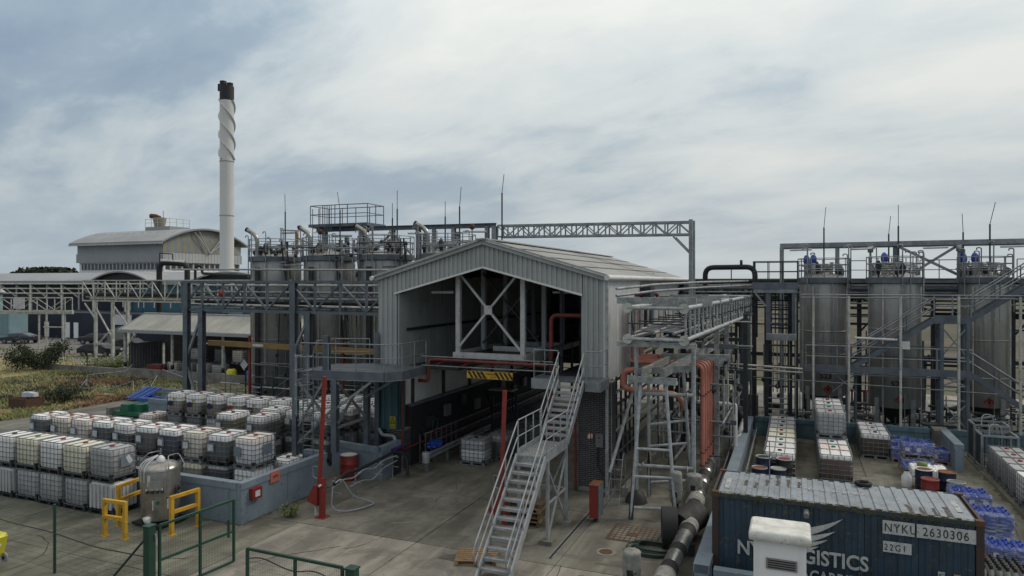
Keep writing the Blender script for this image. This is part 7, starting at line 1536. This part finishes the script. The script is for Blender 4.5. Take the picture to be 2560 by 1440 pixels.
bar(sw, 'landing_beam', 'steel_blue', (6.4, 38.98, 6.25), (7.95, 38.98, 6.25), .08, .4); box(sw, 'landing_deck', 'steel_blue', 6.4, 7.95, 39.0, 39.9, 6.25, 6.32); railing(sw, 'galv', [(6.4, 38.98, 6.35), (7.95, 38.98, 6.35)], 1.08, .07, .8)
stair(sw, 'steel_blue', 39.0, 39.9, 7.95, 6.3, 11.2, 8.6, 12, axis='x', step_mat='steel_dark', d=.07, rail_mat='galv')
stair(sw, 'steel_blue', 38.95, 39.8, 11.4, 1.2, 8.0, 3.6, 11, axis='x', step_mat='steel_dark', d=.07, rail_mat='galv')
for x in (6.72, 7.8):
    for y in (39.0, 39.9): tube(sw, 'tower_leg', 'steel_blue', (x, y, 0), (x, y, 6.1), .2)
for z in (.9, 2.3, 3.0, 4.4): 
    tube(sw, 'tower_tie', 'galv', (6.72, 39.0, z), (7.8, 39.0, z), .07)
for z0_, z1_ in ((.9, 2.2), (4.45, 5.9), (3.0, 3.5)): tube(sw, 'tower_brace', 'galv', (6.72, 39, z0_), (7.8, 39, z1_), .07); tube(sw, 'tower_brace', 'galv', (7.8, 39, z0_), (6.72, 39, z1_), .07)
for x in (2.6, 3.0): tube(sw, 'tower_leg', 'steel_blue', (x, 39.9, 0), (x, 39.9, 3.5), .16)
tube(sw, 'tower_brace', 'galv', (1.9, 39.2, 2.4), (3.0, 39.2, 3.4), .06); tube(sw, 'tower_brace', 'galv', (3.0, 39.2, 2.4), (1.9, 39.2, 3.4), .06)
box(sw, 'notice_board', 'lamp_white', 5.0, 5.35, 38.85, 38.88, 4.75, 5.15)
box(sw, 'top_deck', 'steel_blue', 11.2, 13.5, 38.9, 40.4, 8.55, 8.7); railing(sw, 'steel_blue', [(11.2, 38.9, 8.7), (13.5, 38.9, 8.7)], 1.1, .05, .9)
for x in (10.9, 11.9): tube(sw, 'tower_leg', 'steel_blue', (x, 39.6, 0), (x, 39.6, 8.5), .34)
for z in (7.45, 7.3): tube(sw, 'water_pipe', 'galv', (.35, 38.6, z - .0), (13, 38.6, z), .06)
for x in (.75, 2.4, 4.7, 7.15, 9.6): tube(sw, 'stand_pipe', 'steel_cream', (x * 1.0 + .2, 38.5, 0), (x + .2, 38.5, 7.4), .12)
for x in (.1, .45): tube(sw, 'stand_pipe', 'galv', (x, 38.9, 0), (x, 38.9, 7.3), .07)
tube(sw, 'low_pipe', 'galv', (-2, 38.9, 3.0), (9, 38.9, 2.75), .05)
tl = T('bracket_lamp', 'long white strip lamp on brackets between tank S23 and the middle tank', 'lamp', (3.6, 39, 5.6)); tube(tl, 'fitting', 'lamp_white', (2.9, 38.9, 5.25), (4.8, 38.9, 5.2), .12)
dc = T('mesh_screen', 'dark wire mesh screen at the right edge behind the stillages', 'screen', (11.5, 36.5, 0))
for k in range(10): bar(dc, 'bar', 'steel_dark', (10.6, 35.5, .4 + .32 * k), (12.6, 35.9, .4 + .32 * k), .05)
for x in (10.6, 11.3, 12): bar(dc, 'post', 'steel_blue', (x, 35.5 + (x - 10.6) * .2, 0), (x, 35.5 + (x - 10.6) * .2, 3.6), .1)
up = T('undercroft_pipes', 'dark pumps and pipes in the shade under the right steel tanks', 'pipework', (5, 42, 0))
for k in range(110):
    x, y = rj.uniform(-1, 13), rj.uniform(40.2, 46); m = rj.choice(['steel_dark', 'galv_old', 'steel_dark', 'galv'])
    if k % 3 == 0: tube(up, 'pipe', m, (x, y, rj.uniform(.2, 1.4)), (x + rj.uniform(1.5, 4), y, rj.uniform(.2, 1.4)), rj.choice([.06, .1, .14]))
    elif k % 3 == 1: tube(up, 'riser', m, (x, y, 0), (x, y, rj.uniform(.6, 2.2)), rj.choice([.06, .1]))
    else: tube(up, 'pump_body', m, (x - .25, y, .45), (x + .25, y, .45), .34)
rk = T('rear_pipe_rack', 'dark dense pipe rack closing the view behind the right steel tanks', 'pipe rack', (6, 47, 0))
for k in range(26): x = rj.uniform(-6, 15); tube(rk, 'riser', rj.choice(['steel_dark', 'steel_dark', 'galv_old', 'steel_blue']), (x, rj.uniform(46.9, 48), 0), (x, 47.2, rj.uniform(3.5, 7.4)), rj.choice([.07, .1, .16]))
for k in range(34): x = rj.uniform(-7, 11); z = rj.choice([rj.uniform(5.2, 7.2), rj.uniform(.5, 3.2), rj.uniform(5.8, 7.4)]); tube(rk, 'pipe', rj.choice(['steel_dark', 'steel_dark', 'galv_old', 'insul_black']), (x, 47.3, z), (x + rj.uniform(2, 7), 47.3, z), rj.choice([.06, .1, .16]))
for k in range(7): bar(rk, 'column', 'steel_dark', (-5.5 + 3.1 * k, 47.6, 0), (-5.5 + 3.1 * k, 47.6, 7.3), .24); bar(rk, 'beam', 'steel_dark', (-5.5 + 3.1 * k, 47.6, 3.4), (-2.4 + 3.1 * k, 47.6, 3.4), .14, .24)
rb_ = MB()
for k in range(50): x, z = rj.uniform(-6, 14), rj.uniform(.3, 3.4); rb_.lathe([(.06, 0), (.16, .08), (.16, .24), (.06, .36)], (x, rj.uniform(46.6, 48), z), 7)
tag(rb_.build('valve_cluster', 'steel_dark', rk), kind='stuff')
bar_ = T('barrier_fence', 'red and white plastic pedestrian barrier standing between the tank cones', 'barrier', (4.1, 49.6, 0))
for k in range(9): box(bar_, 'slat', 'red' if k % 1 == 0 else 'lamp_white', 3.3 + .17 * k, 3.42 + .17 * k, 49.55, 49.65, .15, 1.0)
for z in (.1, .98): box(bar_, 'rail', 'red', 3.25, 4.85, 49.5, 49.7, z, z + .14)

# ---------------------------------------------------------------- shipping container
ct = T('shipping_container', 'blue corrugated shipping container with lichen edges and white lettering', 'container', (1, 18.6, 0))
X0, X1, Y0, Y1, ZT = -1.98, 4.06, 18.62, 20.95, 2.59
for x in (X0, X1):
    for y in (Y0, Y1): box(ct, 'corner_post', 'container_frame', x - (.0 if x < 0 else .16), x + (.16 if x < 0 else 0), y - (0 if y < 20 else .12), y + (.12 if y < 20 else 0), 0, ZT - .12)
    for y in (Y0, Y1):
        for z in (0, ZT - .12): box(ct, 'corner_casting', 'rust', x - (.01 if x < 0 else .17), x + (.17 if x < 0 else .01), y - (.01 if y < 20 else .15), y + (.15 if y < 20 else .01), z, z + .13)
for y in (Y0 + .03, Y1 - .03):
    bar(ct, 'top_rail', 'container_blue', (X0 + .16, y, ZT - .07), (X1 - .16, y, ZT - .07), .06, .10); bar(ct, 'bottom_rail', 'container_blue', (X0 + .16, y, .08), (X1 - .16, y, .08), .06, .16)
for x in (X0 + .03, X1 - .03): bar(ct, 'end_rail', 'container_frame', (x, Y0 + .12, ZT - .07), (x, Y1 - .12, ZT - .07), .06, .10)
cladding(ct, 'side_panel', 'container_blue', (X0 + .16, Y0 + .065, 0), (1, 0, 0), X1 - X0 - .32, lambda q: .16, lambda q: ZT - .12, (0, -1, 0), .275, .022, 1.15)
cladding(ct, 'side_panel', 'container_blue', (X0 + .16, Y1 - .065, 0), (1, 0, 0), X1 - X0 - .32, lambda q: .16, lambda q: ZT - .12, (0, 1, 0), .275, .032, 1.15)
cladding(ct, 'end_panel', 'container_blue', (X0 + .05, Y0 + .12, 0), (0, 1, 0), Y1 - Y0 - .24, lambda q: .16, lambda q: ZT - .12, (-1, 0, 0), .25, .03, 2.2); cladding(ct, 'end_panel', 'container_blue', (X1 - .05, Y0 + .12, 0), (0, 1, 0), Y1 - Y0 - .24, lambda q: .16, lambda q: ZT - .12, (1, 0, 0), .25, .03, 2.2)
# roof: ribbed sheets
nr = 21; rw = (X1 - X0 - .30) / nr
for k in range(nr):
    x = X0 + .15 + k * rw; b = MB(); yA, yB = Y0 + .07, Y1 - .07
    prf = [(0, 0), (rw * .45, 0), (rw * .5, .028), (rw * .97, .028), (rw * .998, 0)]
    if k in (0, nr - 1): prf = [(0, .0), (rw * .998, .0)]
    vs = [(x + a, y, ZT - .035 + h_) for a, h_ in prf for y in (yA, yB)]
    b.add(vs, [(2 * i, 2 * i + 2, 2 * i + 3, 2 * i + 1) for i in range(len(prf) - 1)]); b.build('roof_panel', 'container_roof', ct)
box(ct, 'roof_liner', 'container_frame', X0 + .1, X1 - .1, Y0 + .08, Y1 - .08, ZT - .09, ZT - .055)
text(ct, 'lettering', 'NYKU 2630306', 'black_print', .29, face_front(2.02, Y0 + .008, 2.10), 'LEFT', .002, .80, 0, 1.18)
pc_ = box(ct, 'number_plate', 'white_print', 1.99, 2.665, Y0 + .012, Y0 + .026, 2.04, 2.36)
box(ct, 'number_plate', 'white_print', 2.705, 3.92, Y0 + .012, Y0 + .026, 2.04, 2.36)
box(ct, 'number_plate', 'white_print', 2.0, 2.60, Y0 + .012, Y0 + .026, 1.60, 1.86); text(ct, 'lettering', '22G1', 'black_print', .22, face_front(2.02, Y0 + .008, 1.65), 'LEFT', .002, .8, 0, 1.3)
box(ct, 'size_plate', 'white_print', 3.14, 3.28, Y0 + .012, Y0 + .026, 1.02, 1.30); text(ct, 'lettering', 'IC', 'black_print', .12, face_front(3.15, Y0 + .008, 1.18), 'LEFT', .002); text(ct, 'lettering', '81', 'black_print', .12, face_front(3.15, Y0 + .008, 1.04), 'LEFT', .002)
box(ct, 'height_plate', 'yellow', 3.46, 3.60, Y0 + .012, Y0 + .026, .98, 1.28); text(ct, 'lettering', '1.8m', 'black_print', .07, face_front(3.465, Y0 + .008, 1.15), 'LEFT', .002); text(ct, 'lettering', '8\'6"', 'black_print', .07, face_front(3.47, Y0 + .008, 1.04), 'LEFT', .002)
text(ct, 'lettering', 'NYK LOGISTICS', 'white_print', .50, face_front(-1.36, Y0 + .006, 1.06), 'LEFT', .004, 0.86, .012); text(ct, 'lettering', '& MEGACARRIER', 'white_print', .40, face_front(-.75, Y0 + .006, .62), 'LEFT', .003, .78, .008)
def wing(x0, z0, x1, z1, w0):
    pts = []; n = 10
    for i in range(n + 1): t_ = i / n; pts.append((x0 + (x1 - x0) * t_, z0 + (z1 - z0) * t_ ** 2.0 + .0))
    low = [(x, z - w0 * 1.45 * (1 - (i / n) ** 3) - .005) for i, (x, z) in enumerate(pts)]
    prism(ct, 'wing_stripe', 'white_print', pts + low[::-1], 'y', Y0 + .010, Y0 + .022)
wing(-.45, 1.84, 1.12, 2.26, .15); wing(-.3, 1.68, .95, 1.93, .12); wing(-.2, 1.54, .78, 1.70, .10); wing(-.1, 1.42, .58, 1.51, .08)
rot = Matrix.Rotation(0, 4, 'Z')
text(ct, 'lettering', 'NYKU 263030 6', 'white_print', .22, Matrix.Translation((.25, Y0 + 1.15, ZT + .0)), 'LEFT', .004, 1.0)
rs_ = random.Random(4)
for k in (3, 4, 6, 7, 16, 17, 18, 19, 2, 5):
    x = X0 + .15 + k * rw; y0_ = Y0 + rs_.uniform(.08, .25) if k > 10 else Y0 + rs_.uniform(.7, 1.3); b = MB(); n_ = 7; l_ = rs_.uniform(.5, 1.0); c_ = .085
    top = [(x + c_ * (.25 + rs_.uniform(-.2, .3)), y0_ + l_ * i / n_) for i in range(n_ + 1)]; bot = [(x + c_ * (1.25 + rs_.uniform(-.25, .25)), y0_ + l_ * i / n_) for i in range(n_ + 1)]
    b.add([(*p, ZT - .031) for p in top] + [(*p, ZT - .031) for p in bot], [(i, n_ + 1 + i, n_ + 2 + i, i + 1) for i in range(n_)]); b.build('rust_patch', 'rust_dark', ct)
for (x, m_) in ((X0 + .38, 1), (X1 - .30, -1)):
    text(ct, 'lettering', 'NYKU 263030', 'white_print', .16, Matrix.Translation((x, Y0 + .55 + (0 if m_ > 0 else .1), ZT - .02)) @ Matrix.Rotation(R(90), 4, 'Z'), 'LEFT', .006, .95, .012)
b = MB()
for k in range(900):
    x = random.uniform(X0 + .2, X1 - .2); dn = abs(random.gauss(0, .045)) * (1.0 + .9 * math.sin(x * 2.3) ** 2) + .0; s_ = random.uniform(.006, .019); y = Y0 + .0 - random.uniform(0, .012); z = ZT - .02 - dn
    b.add([(x - s_, y, z), (x, y - .008, z - s_), (x + s_ * 1.2, y, z), (x, y - .004, z + s_)], [(0, 1, 2, 3)])
    if k % 2: x = random.uniform(X0 + .2, X1 - .2); y = Y0 + .07 - abs(random.gauss(0, .03)); b.add([(x - s_ * 1.4, y - s_, ZT + .004), (x + s_ * 1.4, y - s_, ZT + .004), (x + s_, y + s_ * 1.2, ZT + .008), (x - s_, y + s_, ZT + .006)], [(0, 1, 2, 3)])
for k in range(420):
    x = random.choice([2.25, 2.75, 2.95, 3.3, 3.62, 3.75, .55]) + random.gauss(0, .045); z = 2.5 - random.random() ** 1.3 * 1.5; s_ = random.uniform(.005, .012); b.add([(x - s_, Y0 + .004, z), (x + s_, Y0 + .004, z), (x, Y0 + .0, z + s_ * 1.7)], [(0, 1, 2)])
tag(b.build('lichen', 'lichen', ct), kind='stuff')
ty = T('small_tyre', 'small black tyre lying on the far edge of the container roof', 'tyre', (1.75, 20.7, ZT)); MB().path([(1.75 + .17 * math.cos(a), 20.72 + .17 * math.sin(a), ZT + .05) for a in [i * .3927 for i in range(16)]], .055, 8, closed=True).build('tyre', 'tyre', ty)
pk = T('roof_prop', 'thin steel rod standing behind the left part of the container roof', 'rod', (-.55, 20.9, 2.5)); tube(pk, 'rod', 'galv', (-.62, 20.5, ZT), (-.62, 20.5, ZT + 1.05), .03); pipe(pk, 'foot', 'galv', [(-.7, 20.45, ZT + .01), (-.54, 20.45, ZT + .01)], .02, 0)
cm = T('wall_camera', 'small round grey fitting on the container side above the cabinet', 'fitting', (.32, 18.5, 2.3)); tube(cm, 'body', 'canopy_grey', (.30, 18.40, 2.30), (.30, 18.62, 2.36), .14)

# ---------------------------------------------------------------- white kiosk
kc = T('white_cabinet', 'white electrical kiosk with pitched weathered lid and louvre in front of the container', 'cabinet', (-.28, 16.2, 0))
kx0, kx1, ky0, ky1, kz = -.86, .30, 16.05, 16.95, 2.50
box(kc, 'body', 'cabinet_white', kx0 + .04, kx1 - .04, ky0 + .04, ky1, 0, kz - .03)
for x in (kx0 + .10, kx1 - .16): box(kc, 'corner_bead', 'cabinet_white', x, x + .03, ky0 + .02, ky0 + .04, 0, kz - .05)
vs = []; b = MB()
for (z, ins) in ((kz - .10, 0), (kz + .04, 0), (kz + .09, .02), (kz + .11, .06)): vs.append([(x, y, z) for x, y in [( (kx0 + kx1) / 2 + p[0], (ky0 + ky1) / 2 + p[1]) for p in rrect((kx1 - kx0) / 2 + .06 - ins, (ky1 - ky0) / 2 + .08 - ins, .07)]])
n = len(vs[0]); b.v = [p for r_ in vs for p in r_]
for j in range(3):
    for i in range(n): b.f.append((j * n + i, j * n + (i + 1) % n, (j + 1) * n + (i + 1) % n, (j + 1) * n + i)); b.m.append(0); b.sm.append(True)
b.f.append(tuple(range(3 * n, 4 * n))); b.m.append(0); b.sm.append(False); b.f.append(tuple(range(n))[::-1]); b.m.append(0); b.sm.append(False)
b.build('lid', 'cabinet_roof', kc)
lv = box(kc, 'louvre', 'louvre', kx0 + .30, kx1 - .22, ky0 + .015, ky0 + .035, 1.78, 2.02)
for k in range(4): box(lv, 'louvre_slot', 'black_paint', kx0 + .34, kx1 - .26, ky0 + .006, ky0 + .014, 1.815 + .05 * k, 1.838 + .05 * k)

# ---------------------------------------------------------------- film wrapped pallets of blue cans
def cans(label, x, y, z, w_, d_, h_, mat='blue_plastic', film=True, nx=3, ny=3):
    t = T('canister_pallet', label, 'pallet of canisters', (x, y, z), 'film wrapped pallets of canisters'); b0_ = .14
    for i in range(6): box(t, 'slat', 'wood', x, x + w_, y + i * (d_ - .1) / 5, y + i * (d_ - .1) / 5 + .1, z + .11, z + .135)
    for i in range(3): box(t, 'bearer', 'wood', x + i * (w_ - .1) / 2, x + .1 + i * (w_ - .1) / 2, y, y + d_, z, z + .11)
    levels = max(1, round(h_ / .42))
    for l in range(levels):
        for i in range(nx):
            for j in range(ny):
                if 0 < i < nx - 1 and 0 < j < ny - 1 and l < levels - 1: continue
                cw, cd, ch = w_ / nx, d_ / ny, h_ / levels; px, py, pz = x + cw * (i + .5) + random.uniform(-.01, .01), y + cd * (j + .5), z + b0_ + ch * l
                key = ('can', round(cw, 2), round(cd, 2), round(ch, 2), mat)
                if key not in BMESH:
                    b = MB(); rr1 = rrect(cw / 2 - .008, cd / 2 - .008, .04, 1); n = len(rr1)
                    b.v = [(p[0] * s1, p[1] * s1, zz1) for zz1, s1 in ((0, .96), (.03, 1), (ch * .78, 1), (ch * .86, .8)) for p in rr1]
                    for q in range(3):
                        for i2 in range(n): b.f.append((q * n + i2, q * n + (i2 + 1) % n, (q + 1) * n + (i2 + 1) % n, (q + 1) * n + i2)); b.m.append(0); b.sm.append(False)
                    b.f.append(tuple(range(3 * n, 4 * n))); b.m.append(0); b.sm.append(False)
                    b.box(-.02, .02, -cd * .3, cd * .3, ch * .86, ch * .94); b.tube((cw * .25, cd * .25, ch * .8), (cw * .25, cd * .25, ch * .96), .03, 8)
                    BMESH[key] = b.mesh('canister', mat)
                c_ = O('canister', BMESH[key], t, Matrix.Translation((px, py, pz)))
                if j == 0 and random.random() < .45: O('label', unit('box', 'label_white'), c_, Matrix.Translation((px + random.uniform(-.02, .02), py - cd / 2 - .012, pz + ch * .4)) @ Matrix.Diagonal((cw * .4, .004, ch * .3, 1)))
    if film:
        b = MB(); rr1 = rrect(w_ / 2 + .02, d_ / 2 + .02, .1, 3); n = len(rr1); L2 = 7
        for q in range(L2 + 1):
            for k, p in enumerate(rr1): s1 = 1 + random.uniform(-.018, .012) - (.06 if q == L2 else 0); b.v.append((x + w_ / 2 + p[0] * s1, y + d_ / 2 + p[1] * s1, z + b0_ + (h_ + .02) * q / L2 + random.uniform(-.01, .01)))
        for q in range(L2):
            for i2 in range(n): b.f.append((q * n + i2, q * n + (i2 + 1) % n, (q + 1) * n + (i2 + 1) % n, (q + 1) * n + i2)); b.m.append(0); b.sm.append(True)
        b.build('film', 'film', t)
    return t
m = bpy.data.materials.new('film'); m.use_nodes = True; MATS['film'] = m; nd = m.node_tree; bs = nd.nodes['Principled BSDF']; bs.inputs['Base Color'].default_value = (.75, .77, .8, 1); bs.inputs['Roughness'].default_value = .22
ns_ = nd.nodes.new('ShaderNodeTexNoise'); ns_.inputs['Scale'].default_value = 5; ns_.inputs['Detail'].default_value = 5; g_ = nd.nodes.new('ShaderNodeNewGeometry'); mp_ = nd.nodes.new('ShaderNodeMapping'); mp_.inputs['Scale'].default_value = (1, 1, 3); nd.links.new(g_.outputs['Position'], mp_.inputs[0]); nd.links.new(mp_.outputs[0], ns_.inputs['Vector'])
rp_ = nd.nodes.new('ShaderNodeValToRGB'); rp_.color_ramp.elements[0].position = .45; rp_.color_ramp.elements[0].color = (.10, .10, .10, 1); rp_.color_ramp.elements[1].position = .68; rp_.color_ramp.elements[1].color = (.45, .45, .45, 1); nd.links.new(ns_.outputs[0], rp_.inputs[0]); nd.links.new(rp_.outputs[0], bs.inputs['Alpha'])
cans('film wrapped blue canisters just behind the right end of the container', 4.9, 26.7, 0, 1.15, 1.0, .95)
cans('cloudy film wrapped blue canisters right of the container roof corner', 5.0, 24.7, 0, 1.15, 1.0, .95)
cans('low pallet of blue canisters right of the container wall', 5.2, 23.3, 0, 1.0, .9, .42)
cans('film wrapped blue canisters on the farthest pallet by the blue back wall', 4.0, 36.4, 0, 1.2, 1.0, .6)
cans('film wrapped blue canisters on the second farthest pallet', 4.1, 35.0, 0, 1.2, 1.0, .55)
cans('bottom pallet of blue canisters under the neatly wrapped one', 4.25, 33.2, 0, 1.2, 1.0, .5)
cans('neatly wrapped blue canisters on top of another pallet near the stub wall', 4.3, 33.2, .66, 1.2, 1.0, .5)
cans('pallet of blue canisters in front of the stacked pair', 4.25, 32.0, 0, 1.2, 1.0, .45, ny=3)
cans('white and green canisters wrapped in clear film behind the drums', 4.3, 30.7, 0, 1.25, 1.0, .7, 'tote_white')
cans('film wrapped blue canisters tucked behind the drums and the stub wall', 5.3, 35.2, 0, 1.1, 1.0, .5)
cans('small film wrapped stack of blue canisters between the drums and the near pallets', 5.3, 27.75, 0, .9, .85, .7)
t = T('green_bag', 'light green sack on top of the white canisters', 'sack', (4.6, 31.1, .85)); MB().lathe([(.16, 0), (.2, .06), (.17, .15), (.05, .19)], (4.7, 31.1, .82), 12).build('sack', 'weed_leaf', t)
t = T('bottle_pallet', 'film wrapped pallet of black capped bottles right of the container end', 'pallet of bottles', (5.2, 21.6, 0))
for i in range(5): box(t, 'slat', 'wood', 4.55, 5.65, 21.4 + .22 * i, 21.55 + .22 * i, .11, .14)
for i in range(3): box(t, 'bearer', 'wood', 4.55 + .5 * i, 4.65 + .5 * i, 21.4, 22.5, 0, .11)
bm_ = MB().lathe([(.065, 0), (.075, .05), (.075, .30), (.03, .40), (.03, .44)], (0, 0, 0), 8).mesh('bottle', 'wrap_clear'); bc_ = MB().lathe([(.045, 0), (.045, .10), (.03, .11)], (0, 0, 0), 8).mesh('bottle_cap', 'black_plastic')
for i in range(6):
    for j in range(6):
        M_ = Matrix.Translation((4.66 + .175 * i + random.uniform(-.01, .01), 21.5 + .175 * j, .14)); o = O('bottle', bm_, t, M_); O('bottle_cap', bc_, o, M_ @ Matrix.Translation((0, 0, .38)))
t = T('white_jug', 'white plastic jug standing on the ground beside the wrapped white canisters', 'jug', (4.1, 30.6, 0)); MB().lathe([(.16, 0), (.18, .05), (.18, .4), (.08, .55), (.08, .62)], (4.08, 30.5, .12), 14).build('body', 'tote_white', t); MB().lathe([(.09, 0), (.09, .05)], (4.08, 30.5, .74), 10).build('cap', 'black_cap', t)
for o in list(bpy.data.objects):
    if o.parent is None and o.type == 'EMPTY' and not o.children: bpy.data.objects.remove(o)
